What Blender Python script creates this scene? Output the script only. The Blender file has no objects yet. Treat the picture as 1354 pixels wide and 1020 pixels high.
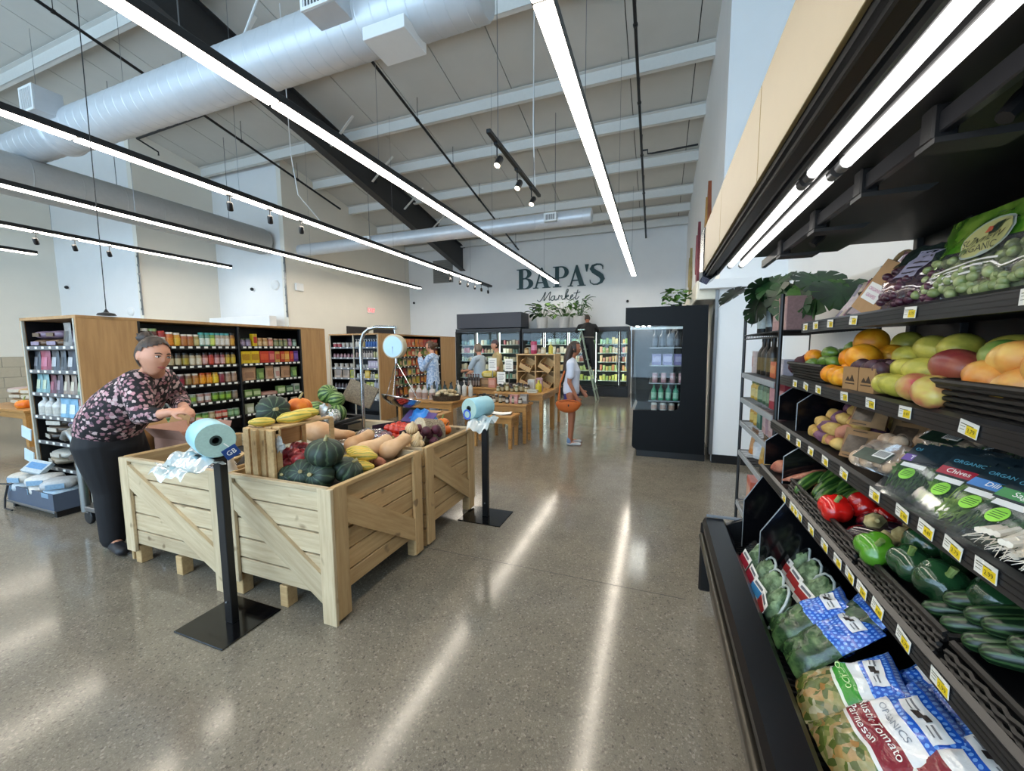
import bpy, math, random
from math import sin, cos, pi, radians, sqrt
from mathutils import Vector, Matrix, Euler, noise
random.seed(7)
S = bpy.context.scene
COL = S.collection

# ------------------------------------------------------------ camera, world, exposure
EYE = Vector((0, 0, 1.5))
yaw, pitch, roll = .355824, .0954624, -.0051349
F0 = Vector((-sin(yaw), cos(yaw), 0)); R0 = Vector((cos(yaw), sin(yaw), 0)); U0 = Vector((0, 0, 1))
fw = F0 * cos(pitch) - U0 * sin(pitch); up = U0 * cos(pitch) + F0 * sin(pitch)
rt = R0 * cos(roll) + up * sin(roll); up = up * cos(roll) - R0 * sin(roll)
cam = bpy.data.cameras.new('camera'); co = bpy.data.objects.new('camera', cam); COL.objects.link(co)
co.matrix_world = Matrix(((rt.x, up.x, -fw.x, EYE.x), (rt.y, up.y, -fw.y, EYE.y), (rt.z, up.z, -fw.z, EYE.z), (0, 0, 0, 1)))
cam.sensor_fit = 'HORIZONTAL'; cam.sensor_width = 36; cam.lens = 516.82 * 36 / 1354; cam.clip_start = .02; cam.clip_end = 200
S.camera = co
W = bpy.data.worlds.new('sky'); S.world = W; W.use_nodes = True
W.node_tree.nodes['Background'].inputs[0].default_value = (.54, .77, 1, 1)
W.node_tree.nodes['Background'].inputs[1].default_value = 5.0
S.view_settings.view_transform = 'Standard'; S.view_settings.look = 'None'
S.view_settings.gamma = 1; S.view_settings.use_curve_mapping = False
S.view_settings.exposure = 0.38
STRIP = 17.0      # ceiling strips
CASE_TUBE = 4.5   # tubes inside the produce case canopy
def portal(x, z, w, h, y, name='sky_portal'):
    L = bpy.data.lights.new(name, 'AREA'); L.shape = 'RECTANGLE'; L.size = w; L.size_y = h; L.cycles.is_portal = True
    o = bpy.data.objects.new(name, L); COL.objects.link(o); o.location = (x, y, z); o.rotation_euler = (radians(90), 0, 0)
portal(-7, 3.2, 15.4, 5.8, -3.4)

# ------------------------------------------------------------ materials
MATS = {}
def nd(nt, t, **kw):
    n = nt.nodes.new(t)
    for k, v in kw.items():
        if k.startswith('i_'): n.inputs[int(k[2:])].default_value = v
        else: setattr(n, k, v)
    return n
def c4(c): return (c[0], c[1], c[2], 1)
def hexc(h):
    v = [int(h[i:i + 2], 16) / 255 for i in (0, 2, 4)]
    return tuple(x / 12.92 if x <= .04045 else ((x + .055) / 1.055) ** 2.4 for x in v)
def base(name):
    m = bpy.data.materials.new(name); m.use_nodes = True; nt = m.node_tree
    return m, nt, nt.nodes['Principled BSDF']
def mix(nt, f, a, b):
    n = nt.nodes.new('ShaderNodeMix'); n.data_type = 'RGBA'
    for k, v in ((0, f), (6, a), (7, b)):
        if isinstance(v, (tuple, float, int)): n.inputs[k].default_value = v if not isinstance(v, tuple) else c4(v)
        else: nt.links.new(v, n.inputs[k])
    return n.outputs[2]
def math_(nt, op, a, b=None, c=None):
    n = nt.nodes.new('ShaderNodeMath'); n.operation = op
    for k, v in enumerate((a, b, c)):
        if v is None: continue
        if isinstance(v, (float, int)): n.inputs[k].default_value = v
        else: nt.links.new(v, n.inputs[k])
    return n.outputs[0]
def ramp(nt, f, *st):
    n = nt.nodes.new('ShaderNodeValToRGB'); e = n.color_ramp.elements
    while len(e) < len(st): e.new(.5)
    for k, (p, c) in enumerate(st): e[k].position = p; e[k].color = c4(c) if not isinstance(c, float) else (c, c, c, 1)
    nt.links.new(f, n.inputs[0]); return n.outputs[0]
def coord(nt, kind='Object', scale=None, rnd=False):
    t = nt.nodes.new('ShaderNodeTexCoord'); out = t.outputs[kind]
    if scale or rnd:
        mp = nt.nodes.new('ShaderNodeMapping'); nt.links.new(out, mp.inputs[0])
        if scale: mp.inputs['Scale'].default_value = scale
        if rnd:
            oi = nt.nodes.new('ShaderNodeObjectInfo'); m2 = nt.nodes.new('ShaderNodeVectorMath'); m2.operation = 'SCALE'
            m2.inputs[0].default_value = (37, 19, 53); nt.links.new(oi.outputs['Random'], m2.inputs['Scale']); nt.links.new(m2.outputs[0], mp.inputs[1])
        out = mp.outputs[0]
    return out
def noise_(nt, vec, scale, detail=3, rough=.55):
    n = nt.nodes.new('ShaderNodeTexNoise'); n.inputs['Scale'].default_value = scale; n.inputs['Detail'].default_value = detail; n.inputs['Roughness'].default_value = rough
    nt.links.new(vec, n.inputs['Vector']); return n.outputs['Fac']
def bump(nt, b, h, strength, dist=.01):
    n = nt.nodes.new('ShaderNodeBump'); n.inputs['Strength'].default_value = strength; n.inputs['Distance'].default_value = dist
    nt.links.new(h, n.inputs['Height']); nt.links.new(n.outputs[0], b.inputs['Normal'])
def setp(b, rough=.5, metal=0, spec=.5, coat=0, **k):
    b.inputs['Roughness'].default_value = rough; b.inputs['Metallic'].default_value = metal
    b.inputs['Specular IOR Level'].default_value = spec; b.inputs['Coat Weight'].default_value = coat
    if coat: b.inputs['Coat Roughness'].default_value = .08
def mat(name, col, rough=.5, metal=0, spec=.5, var=.08, scale=18, bmp=0, coat=0, rnd=False):
    if name in MATS: return MATS[name]
    if isinstance(col, str): col = hexc(col)
    m, nt, b = base(name); setp(b, rough, metal, spec, coat)
    if var or bmp:
        f = noise_(nt, coord(nt, rnd=rnd), scale)
        if var: nt.links.new(mix(nt, f, tuple(x * (1 - var * 1.6) for x in col), tuple(min(1, x * (1 + var * 1.6)) for x in col)), b.inputs['Base Color'])
        else: b.inputs['Base Color'].default_value = c4(col)
        if bmp: bump(nt, b, f, bmp)
    else: b.inputs['Base Color'].default_value = c4(col)
    MATS[name] = m; return m
def pk(h, rough=.35):   # printed packaging of one colour
    return mat('packaging_' + h, tuple(c * .72 for c in hexc(h)), rough, var=.2, scale=60)
def emis(name, col, s):
    if name in MATS: return MATS[name]
    m, nt, b = base(name); b.inputs['Base Color'].default_value = (0, 0, 0, 1); b.inputs['Emission Color'].default_value = c4(col); b.inputs['Emission Strength'].default_value = s
    MATS[name] = m; return m
def glass(name, tint=(1, 1, 1), refl=.08, rough=.02, body=0., bodycol=(1, 1, 1), fr=.6):
    if name in MATS: return MATS[name]
    m, nt, b = base(name); out = nt.nodes['Material Output']
    t = nd(nt, 'ShaderNodeBsdfTransparent'); t.inputs[0].default_value = c4(tint)
    g = nd(nt, 'ShaderNodeBsdfGlossy'); g.inputs['Roughness'].default_value = rough
    lw = nd(nt, 'ShaderNodeLayerWeight'); lw.inputs[0].default_value = .25
    f = math_(nt, 'MULTIPLY_ADD', lw.outputs['Fresnel'], fr, refl)
    mx = nd(nt, 'ShaderNodeMixShader'); nt.links.new(f, mx.inputs[0]); nt.links.new(t.outputs[0], mx.inputs[1]); nt.links.new(g.outputs[0], mx.inputs[2])
    last = mx
    if body:
        d = nd(nt, 'ShaderNodeBsdfDiffuse'); d.inputs[0].default_value = c4(bodycol)
        m2 = nd(nt, 'ShaderNodeMixShader'); m2.inputs[0].default_value = body; nt.links.new(mx.outputs[0], m2.inputs[1]); nt.links.new(d.outputs[0], m2.inputs[2]); last = m2
    nt.links.new(last.outputs[0], out.inputs[0]); MATS[name] = m; return m
def wood(name, c0, c1, rough=.55, gs=(2.2, 26, 26), knots=True):
    if name in MATS: return MATS[name]
    m, nt, b = base(name); setp(b, rough)
    v = coord(nt, 'Object', gs, True)
    f = noise_(nt, v, 1.6, 5, .65)
    col = mix(nt, ramp(nt, f, (.28, 0.), (.72, 1.)), hexc(c0), hexc(c1))
    if knots:
        k = noise_(nt, coord(nt, 'Object', (7, 9, 9), True), 1.3, 1)
        col = mix(nt, ramp(nt, k, (.70, 0.), (.78, .75)), col, hexc('6e5334'))
    oi = nt.nodes.new('ShaderNodeObjectInfo')
    hs = nt.nodes.new('ShaderNodeHueSaturation'); nt.links.new(col, hs.inputs['Color'])
    nt.links.new(math_(nt, 'MULTIPLY_ADD', oi.outputs['Random'], .22, .86), hs.inputs['Value'])
    nt.links.new(hs.outputs[0], b.inputs['Base Color']); bump(nt, b, f, .15, .004)
    MATS[name] = m; return m
def striped(name, c0, c1, n, w=.3, rough=.4, var=.25, c2=None, coat=0):   # stripes that run from stem to base of a round fruit
    if name in MATS: return MATS[name]
    m, nt, b = base(name); setp(b, rough, coat=coat)
    v = coord(nt, 'Object')
    g = nt.nodes.new('ShaderNodeTexGradient'); g.gradient_type = 'RADIAL'; nt.links.new(v, g.inputs[0])
    wob = noise_(nt, coord(nt, 'Object', (14, 14, 14), True), 2.2, 3)
    a = math_(nt, 'MULTIPLY_ADD', g.outputs['Fac'], n * 2 * pi, math_(nt, 'MULTIPLY', wob, 3.2))
    s = math_(nt, 'MULTIPLY_ADD', math_(nt, 'SINE', a), .5, .5)
    f2 = noise_(nt, coord(nt, 'Object', None, True), 30, 4)
    col = mix(nt, ramp(nt, s, (1 - w - .12, 0.), (1 - w + .12, 1.)), hexc(c0), hexc(c1))
    col = mix(nt, math_(nt, 'MULTIPLY', f2, var * 1.6), col, hexc(c2 or c0))
    nt.links.new(col, b.inputs['Base Color']); bump(nt, b, f2, .12, .004); MATS[name] = m; return m
def mottled(name, c0, c1, scale=12, rough=.4, lo=.4, hi=.62, coat=0, bmp=.1, sc=None):
    if name in MATS: return MATS[name]
    m, nt, b = base(name); setp(b, rough, coat=coat)
    f = noise_(nt, coord(nt, 'Object', sc, True), scale, 4)
    nt.links.new(mix(nt, ramp(nt, f, (lo, 0.), (hi, 1.)), hexc(c0), hexc(c1)), b.inputs['Base Color'])
    if bmp: bump(nt, b, f, bmp, .004)
    MATS[name] = m; return m

# ------------------------------------------------------------ mesh building
class MB:
    def __init__(s): s.v = []; s.f = []; s.m = []; s.uv = None
    def add(s, vs, fs, mi=0):
        o = len(s.v); s.v += [tuple(v) for v in vs]; s.f += [tuple(i + o for i in f) for f in fs]; s.m += [mi] * len(fs); return s
    def box(s, x0, y0, z0, x1, y1, z1, mi=0, M=None):
        p = [(x, y, z) for z in (z0, z1) for y in (y0, y1) for x in (x0, x1)]
        if M is not None: p = [M @ Vector(q) for q in p]
        return s.add(p, [(0, 2, 3, 1), (4, 5, 7, 6), (0, 1, 5, 4), (2, 6, 7, 3), (0, 4, 6, 2), (1, 3, 7, 5)], mi)
    def bbox(s, x0, y0, z0, x1, y1, z1, c=.004, mi=0, M=None):   # box with chamfered edges
        c = min(c, (x1 - x0) * .45, (y1 - y0) * .45, (z1 - z0) * .45)
        pts = []; idx = {}
        for a, X in enumerate((x0, x1)):
            for b_, Y in enumerate((y0, y1)):
                for d, Z in enumerate((z0, z1)):
                    sx, sy, sz = (c, -c)[a], (c, -c)[b_], (c, -c)[d]
                    for k, q in enumerate(((X, Y + sy, Z + sz), (X + sx, Y, Z + sz), (X + sx, Y + sy, Z))):
                        idx[a, b_, d, k] = len(pts); pts.append(q)
        fs = []
        for a in (0, 1):
            q = [idx[a, b, d, 0] for b, d in ((0, 0), (0, 1), (1, 1), (1, 0))]; fs.append(q if a == 0 else q[::-1])
            q = [idx[b, a, d, 1] for b, d in ((0, 0), (1, 0), (1, 1), (0, 1))]; fs.append(q if a == 0 else q[::-1])
            q = [idx[b, d, a, 2] for b, d in ((0, 0), (0, 1), (1, 1), (1, 0))]; fs.append(q if a == 0 else q[::-1])
        for a in (0, 1):
            for b in (0, 1):
                for (k1, k2, mk) in ((1, 2, lambda t: (t, a, b)), (0, 2, lambda t: (a, t, b)), (0, 1, lambda t: (a, b, t))):
                    p0, p1 = mk(0), mk(1)
                    fs.append((idx[p0 + (k1,)], idx[p1 + (k1,)], idx[p1 + (k2,)], idx[p0 + (k2,)]))
        for a in (0, 1):
            for b in (0, 1):
                for d in (0, 1): fs.append((idx[a, b, d, 0], idx[a, b, d, 1], idx[a, b, d, 2]))
        if M is not None: pts = [M @ Vector(q) for q in pts]
        return s.add(pts, fs, mi)
    def tube(s, path, r, n=10, mi=0, lat=None, cap=True, flat=None):
        P = [Vector(p) for p in path]; k = len(P)
        rs = r if isinstance(r, (list, tuple)) else [r] * k
        vs = []; prev = None
        for i, p in enumerate(P):
            t = (P[min(i + 1, k - 1)] - P[max(i - 1, 0)])
            t = t.normalized() if t.length > 1e-9 else Vector((0, 0, 1))
            ref = Vector(lat) if lat else (prev if prev is not None else (Vector((0, 0, 1)) if abs(t.z) < .9 else Vector((1, 0, 0))))
            u = ref - t * ref.dot(t)
            if u.length < 1e-6: u = t.orthogonal()
            u.normalize(); w = t.cross(u); prev = u
            ra, rb = rs[i] if isinstance(rs[i], (tuple, list)) else (rs[i], rs[i])
            vs += [p + u * (ra * cos(2 * pi * j / n)) + w * (rb * sin(2 * pi * j / n)) for j in range(n)]
        fs = [(i * n + j, i * n + (j + 1) % n, (i + 1) * n + (j + 1) % n, (i + 1) * n + j) for i in range(k - 1) for j in range(n)]
        if cap: fs += [tuple(range(n))[::-1], tuple(range((k - 1) * n, k * n))]
        return s.add(vs, fs, mi)
    def limb(s, path, r, n=12, lat=None):   # tapered tube with rounded ends
        P = [Vector(p) for p in path]; rr = [(q, q) if not isinstance(q, (tuple, list)) else q for q in r]
        a = (P[0] - P[1]).normalized(); b = (P[-1] - P[-2]).normalized()
        r0 = min(rr[0]); r1 = min(rr[-1])
        pre = [(P[0] + a * r0 * sin(t), tuple(max(q * cos(t), .0004) for q in rr[0])) for t in (1.45, 1.1, .6)]
        post = [(P[-1] + b * r1 * sin(t), tuple(max(q * cos(t), .0004) for q in rr[-1])) for t in (.6, 1.1, 1.45)]
        return s.tube([p for p, _ in pre] + P + [p for p, _ in post], [q for _, q in pre] + rr + [q for _, q in post], n, lat=lat)
    def lathe(s, prof, n=20, mi=0, c=(0, 0, 0), cap=True):
        vs = [(c[0] + r * cos(2 * pi * j / n), c[1] + r * sin(2 * pi * j / n), c[2] + z) for r, z in prof for j in range(n)]
        k = len(prof)
        fs = [(i * n + j, i * n + (j + 1) % n, (i + 1) * n + (j + 1) % n, (i + 1) * n + j) for i in range(k - 1) for j in range(n)]
        if cap: fs += [tuple(range(n))[::-1], tuple(range((k - 1) * n, k * n))]
        return s.add(vs, fs, mi)
    def prism(s, poly, h0, h1, axis='z', mi=0, M=None):
        n = len(poly)
        mk = {'z': lambda p, h: (p[0], p[1], h), 'y': lambda p, h: (p[0], h, p[1]), 'x': lambda p, h: (h, p[0], p[1])}[axis]
        vs = [mk(p, h) for h in (h0, h1) for p in poly]
        if M is not None: vs = [M @ Vector(v) for v in vs]
        return s.add(vs, [tuple(range(n))[::-1], tuple(range(n, 2 * n))] + [(i, (i + 1) % n, n + (i + 1) % n, n + i) for i in range(n)], mi)
    def ball(s, c, r, n=16, k=10, fn=None, mi=0):
        rx, ry, rz = r if isinstance(r, (tuple, list)) else (r, r, r)
        vs = []
        for i in range(k + 1):
            th = pi * (.0005 + .999 * i / k)
            for j in range(n):
                ph = 2 * pi * j / n; q = (sin(th) * cos(ph), sin(th) * sin(ph), -cos(th))
                m_ = fn(th, ph, q) if fn else 1
                if isinstance(m_, tuple): q = m_; m_ = 1
                vs.append((c[0] + rx * q[0] * m_, c[1] + ry * q[1] * m_, c[2] + rz * q[2] * m_))
        fs = [(i * n + j, i * n + (j + 1) % n, (i + 1) * n + (j + 1) % n, (i + 1) * n + j) for i in range(k) for j in range(n)]
        return s.add(vs, fs + [tuple(range(n))[::-1], tuple(range(k * n, (k + 1) * n))], mi)
    def grid(s, nu, nv, fn, mi=0, uv=True):   # open surface fn(u,v), with a uv map
        o = len(s.v)
        vs = [fn(i / nu, j / nv) for j in range(nv + 1) for i in range(nu + 1)]
        if uv:
            if s.uv is None: s.uv = [(0, 0)] * len(s.v)
            s.uv += [(i / nu, j / nv) for j in range(nv + 1) for i in range(nu + 1)]
        return s.add(vs, [(j * (nu + 1) + i, j * (nu + 1) + i + 1, (j + 1) * (nu + 1) + i + 1, (j + 1) * (nu + 1) + i) for j in range(nv) for i in range(nu)], mi)
    def mesh(s, name, smooth=False, nm=None):
        me = bpy.data.meshes.new(name); me.from_pydata(s.v, [], s.f)
        if any(s.m): me.polygons.foreach_set('material_index', s.m)
        if smooth:
            me.polygons.foreach_set('use_smooth', [True] * len(s.f))
            if smooth != 2 and hasattr(me, 'set_sharp_from_angle'): me.set_sharp_from_angle(angle=radians(38))
        if s.uv:
            s.uv += [(0, 0)] * (len(s.v) - len(s.uv)); L = me.uv_layers.new(name='uv')
            L.data.foreach_set('uv', [q for f in s.f for i in f for q in s.uv[i]])
        for _ in range((max(s.m) if s.m else 0) + 1): me.materials.append(None)
        me.update(); return me
    def build(s, name, mats, parent=None, smooth=False, **kw):
        return inst(name, s.mesh(name, smooth), mats, parent, **kw)
def inst(name, me, mats, parent=None, loc=None, rot=None, scale=None):
    o = bpy.data.objects.new(name, me); COL.objects.link(o)
    for k, m in enumerate(mats if isinstance(mats, (list, tuple)) else [mats]):
        if k >= len(me.materials): break
        if me.materials[k] is None: me.materials[k] = m
        elif me.materials[k] != m: o.material_slots[k].link = 'OBJECT'; o.material_slots[k].material = m
    if parent: o.parent = parent
    if loc is not None: o.location = loc
    if rot is not None: o.rotation_euler = rot
    if scale is not None: o.scale = (scale,) * 3 if isinstance(scale, (int, float)) else scale
    return o
def tag(o, label, cat, group=None, kind=None):
    o['label'] = label; o['category'] = cat
    if group: o['group'] = group
    if kind: o['kind'] = kind
    return o
def thing(name, label, cat, loc=(0, 0, 0), rotz=0, group=None):
    o = bpy.data.objects.new(name, None); COL.objects.link(o); o.location = loc; o.rotation_euler = (0, 0, rotz); o.empty_display_size = .05
    return tag(o, label, cat, group)
def struct(o): o['kind'] = 'structure'; return o
def stuff(o): o['kind'] = 'stuff'; return o
def clone(o, parent=None, **kw):   # a thing with its parts and their sub-parts
    c = o.copy(); COL.objects.link(c)
    if parent: c.parent = parent
    for ch in o.children: clone(ch, c)
    for k, v in kw.items():
        if k in ('label', 'group', 'category'): c[k] = v
        else: setattr(c, k, v)
    return c
_T = {}
def text_mesh(t, size, ext=.0, align='CENTER'):
    k = (t, size, ext, align)
    if k not in _T:
        cu = bpy.data.curves.new('lettering', 'FONT'); cu.body = t; cu.size = size; cu.extrude = ext; cu.align_x = align; cu.align_y = 'CENTER'; cu.resolution_u = 3
        o = bpy.data.objects.new('lettering', cu); COL.objects.link(o); bpy.context.view_layer.update()
        _T[k] = bpy.data.meshes.new_from_object(o.evaluated_get(bpy.context.evaluated_depsgraph_get()))
        bpy.data.objects.remove(o); bpy.data.curves.remove(cu); _T[k].materials.clear(); _T[k].materials.append(None)
    return _T[k]
def remesh(mb, name, vox, sm=4, dec=0):
    me = mb.mesh(name, 2); o = bpy.data.objects.new(name, me); COL.objects.link(o)
    r = o.modifiers.new('r', 'REMESH'); r.mode = 'VOXEL'; r.voxel_size = vox; r.use_smooth_shade = True
    s_ = o.modifiers.new('s', 'SMOOTH'); s_.iterations = sm; s_.factor = .5
    bpy.context.view_layer.update()
    m2 = bpy.data.meshes.new_from_object(o.evaluated_get(bpy.context.evaluated_depsgraph_get()))
    bpy.data.objects.remove(o); m2.polygons.foreach_set('use_smooth', [True] * len(m2.polygons))
    if not len(m2.materials): m2.materials.append(None)
    return m2
ORD = 'first second third fourth fifth sixth seventh eighth ninth tenth eleventh twelfth thirteenth fourteenth fifteenth sixteenth seventeenth eighteenth nineteenth twentieth'.split()
def RZ(a): return Matrix.Rotation(a, 4, 'Z')
def lerp(a, b, t): return a + (b - a) * t
# ------------------------------------------------------------ common materials
WALL = mat('wall_paint', (.80, .755, .66), .75, var=.02, scale=3)
WALLW = mat('white_wall_paint', (.80, .80, .79), .7, var=.02, scale=3)
CEIL = mat('ceiling_board', (.56, .54, .49), .85, var=.04, scale=2)
STEELW = mat('painted_white_steel', (.70, .69, .65), .55, var=.03)
DUCT = mat('galvanised_white_duct', (.62, .64, .66), .38, .25, var=.05, scale=8)
DARKST = mat('charcoal_steel', '2c2b2b', .55, var=.1)
BLK = mat('black_metal', '0c0c0e', .42, var=.1, bmp=.02, scale=40)
BLKG = mat('glossy_black_steel', '0b0b0d', .12, var=.05)
BLKP = mat('black_plastic', '111113', .5, var=.1)
GRAYM = mat('grey_metal', '8b8d90', .32, .9, var=.06)
WHT = mat('white_plastic', 'e8e8e6', .45, var=.02)
OAK = wood('oak_veneer', '9a7347', 'b58d5c', .5, (14, 14, 1.2), False)
PINE = wood('pale_pine', 'b39b78', 'd2bf9c', .65)
PINE2 = wood('honey_pine', 'b3905f', 'd0b080', .65)
TBL = wood('golden_tabletop_wood', '9c6e38', 'bf8f52', .4)
BROWN = mat('brown_kraft_paper', 'a4835c', .85, var=.12, scale=40)
PAPER = mat('white_paper', 'e9e7e0', .8, var=.04)
def concrete():
    m, nt, b = base('polished_concrete'); setp(b, .16, spec=.5)
    v = coord(nt, 'Object')
    big = noise_(nt, v, .7, 4); med = noise_(nt, v, 6, 4)
    vo = nt.nodes.new('ShaderNodeTexVoronoi'); vo.inputs['Scale'].default_value = 120; nt.links.new(v, vo.inputs['Vector'])
    w = nt.nodes.new('ShaderNodeTexWhiteNoise'); nt.links.new(vo.outputs['Color'], w.inputs['Vector'])
    vo2 = nt.nodes.new('ShaderNodeTexVoronoi'); vo2.inputs['Scale'].default_value = 260; nt.links.new(v, vo2.inputs['Vector'])
    w2 = nt.nodes.new('ShaderNodeTexWhiteNoise'); nt.links.new(vo2.outputs['Color'], w2.inputs['Vector'])
    c = mix(nt, ramp(nt, big, (.3, 0.), (.7, 1.)), hexc('756d5f'), hexc('8a8172'))
    c = mix(nt, ramp(nt, med, (.35, .0), (.7, .35)), c, hexc('5e584e'))
    c = mix(nt, ramp(nt, w.outputs['Value'], (.0, .55), (.12, .0), (.86, .0), (1., .42)), c, ramp(nt, w.outputs['Value'], (.4, hexc('3f3b35')), (.6, hexc('b3a99a'))))
    c = mix(nt, ramp(nt, w2.outputs['Value'], (.0, .35), (.2, .0), (.8, .0), (1., .35)), c, ramp(nt, w2.outputs['Value'], (.4, hexc('45413a')), (.6, hexc('a79e90'))))
    nt.links.new(c, b.inputs['Base Color'])
    nt.links.new(math_(nt, 'MULTIPLY_ADD', med, .10, .075), b.inputs['Roughness'])
    bump(nt, b, w2.outputs['Value'], .02, .002)
    return m
CONC = concrete()

# ------------------------------------------------------------ the room
XR, YB = .74, 13.30
SL = .19
def zc(y): return 5.35 + SL * (YB - y)
struct(MB().box(-17, -3.6, -.12, 4, YB + .2, 0).build('floor', CONC))
for k, (p, q) in enumerate((((-16, 2.42), (.2, 2.62)), ((-16, 7.6), (.2, 7.8)))):   # saw-cut joints: thin dark seams set in the slab
    struct(MB().box(p[0], p[1], .0, q[0], p[1] + .004, .0006).build('trim_%d' % (k + 1), mat('floor_joint', '3d3a34', .8)))
def wallbox(name, x0, y0, x1, y1, m=WALL, z1=9.2): return struct(MB().box(x0, y0, 0, x1, y1, z1).build(name, m))
wallbox('wall_back', -9.35, YB, .9, YB + .15, WALLW)
wallbox('wall_right', XR, 5.72, XR + .15, YB, WALLW)
wallbox('wall_right_return', .70, 5.58, 3.2, 5.72, WALLW)
wallbox('wall_right_near', 1.42, -3.6, 1.55, 5.58, WALLW)
wallbox('wall_left_far', -9.38, 7.8, -9.23, YB)
wallbox('wall_left_step', -11.87, 7.80, -9.38, 7.95, WALLW)
wallbox('wall_left_middle', -12.02, 5.98, -11.87, 7.95)
wallbox('wall_left_return', -15.6, 5.98, -12.02, 6.13, WALLW)
wallbox('wall_left_near', -15.75, -3.6, -15.6, 6.13)
# sloped roof deck: boards with an open joint every 1.08 m
for k in range(16):
    x0 = -15.75 + k * 1.08 + .57 - .54; x1 = x0 + 1.065
    if k == 15: x1 = 1.6
    mb = MB(); mb.prism([(-3.6, zc(-3.6)), (YB + .2, zc(YB + .2)), (YB + .2, zc(YB + .2) + .06), (-3.6, zc(-3.6) + .06)], x0, x1, 'x')
    o = mb.build('ceiling' if k == 0 else 'roof_board', CEIL)
    if k == 0: struct(o); CE = o
    else: o.parent = CE
mb = MB(); mb.prism([(-3.6, zc(-3.6) + .05), (YB + .2, zc(YB + .2) + .05), (YB + .2, zc(YB + .2) + .12), (-3.6, zc(-3.6) + .12)], -15.9, 1.7, 'x')
mb.build('roof_deck', mat('roof_deck_dark', '2a2926', .9), CE)
# front of the shop behind the viewer: tall windows that let the daylight in
mb = MB(); mb.box(-15.75, -3.6, 0, 1.55, -3.45, .35).box(-15.75, -3.6, 6.1, 1.55, -3.45, 9.2)
mb.box(.6, -3.6, .35, 1.55, -3.45, 6.1).box(-15.75, -3.6, .35, -14.7, -3.45, 6.1)
fr = struct(mb.build('wall_front', WALLW))
for k in range(6):
    x0 = -14.7 + k * 2.55
    w = struct(MB().box(x0, -3.56, .35, x0 + .07, -3.48, 6.1).box(x0 + 2.48, -3.56, .35, x0 + 2.55, -3.48, 6.1).box(x0 + .07, -3.56, .35, x0 + 2.48, -3.48, .43)
               .box(x0 + .07, -3.56, 6.02, x0 + 2.48, -3.48, 6.1).box(x0 + .07, -3.56, 2.6, x0 + 2.48, -3.48, 2.68).build('window_%d' % (k + 1), BLK))
    MB().box(x0 + .07, -3.525, .43, x0 + 2.48, -3.515, 2.6).build('pane', glass('window_glass'), w)
    MB().box(x0 + .07, -3.525, 2.68, x0 + 2.48, -3.515, 6.02).build('pane', glass('window_glass'), w)
# baseboards, header ledge, tiles
struct(MB().box(.695, 5.565, 0, 3.2, 5.58, .11).build('baseboard_right', BLK))
struct(MB().box(-9.23, 7.82, 0, -9.215, YB, .1).build('baseboard_left', BLK))
led = struct(MB().bbox(.47, 5.44, 2.22, 1.42, 5.58, 2.33, .004).build('trim_3', WALLW))
struct(MB().bbox(.44, 5.58, 2.10, .70, 9.2, 2.34, .01).build('trim_4', mat('cream_panel', 'ded6c2', .45)))
struct(MB().bbox(.66, 5.55, .11, .70, 5.72, 2.22, .004).build('trim_5', GRAYM))
tw = struct(MB().box(-15.6, -1.5, 0, -15.58, 5.97, 1.34).build('wall_left_tiling', mat('tile_grout', '8d877b', .8)))
tm = MB().bbox(0, 0, 0, .014, .59, .252, .004).mesh('tile')
TIL = mat('beige_tile', 'b9ad96', .35, var=.06, rnd=True)
for j in range(5):
    for i in range(12):
        inst('tile', tm, TIL, tw, (-15.585, -1.2 + i * .6 - (.3 if j % 2 else 0), .04 + j * .26))
# steel structure
mb = MB(); x = -6.85
def yz(y, dz): return (y, zc(y) - dz)
d0, d1 = .34, .98
mb.prism([yz(-3.4, .22), yz(YB - .02, .18), yz(YB - .02, d1), yz(-3.4, .62)], x - .008, x + .008, 'x')
mb.prism([yz(-3.4, .20), yz(YB - .02, .16), yz(YB - .02, .18), yz(-3.4, .22)], x - .10, x + .10, 'x')
mb.prism([yz(-3.4, .62), yz(YB - .02, d1), yz(YB - .02, d1 + .02), yz(-3.4, .64)], x - .10, x + .10, 'x')
for yy in (2.5, 5.5, 8.5, 11.4): mb.box(x - .09, yy - .006, zc(yy) - .6, x + .09, yy + .006, zc(yy) - .22)
raf = tag(mb.build('roof_beam', DARKST), 'dark steel roof beam running up under the ceiling behind the big duct', 'beam')
PUR = [-1.7, -.3, 1.2, 2.75, 4.33, 5.95, 7.56, 8.83, 10.18, 11.5, 12.35, 13.1]
for k, y in enumerate(PUR):
    z = zc(y)
    mb = MB(); mb.box(-15.6, y - .006, z - .22, XR, y + .006, z - .012).box(-15.6, y, z - .22, XR, y + .08, z - .212).box(-15.6, y - .08, z - .02, XR, y, z - .012)
    o = mb.build('roof_purlin', STEELW); o['kind'] = 'structure'
    tag(o, 'white steel purlin crossing under the ceiling, %s counted from the back wall' % ORD[len(PUR) - 1 - k], 'purlin', 'ceiling purlins')
mb = MB()
fb = MB().tube([(0, 0, 0), (0, .62, .52)], .018, 4).mesh('fly_brace')
for k, (y, s) in enumerate(((4.9, 1), (7.0, 1), (7.0, -1), (8.3, 1), (9.6, 1), (10.9, -1), (10.9, 1))):
    o = inst('fly_brace', MB().prism([(-.03, 0), (.03, 0), (.03, .012), (-.03, .012)], 0, .8, 'x').mesh('fly_brace') if k == 0 else bpy.data.meshes['fly_brace.001'], STEELW, raf, (x + .1 * s, y, zc(y) - .68), (0, radians(-38 if s > 0 else -142), 0))
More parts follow.
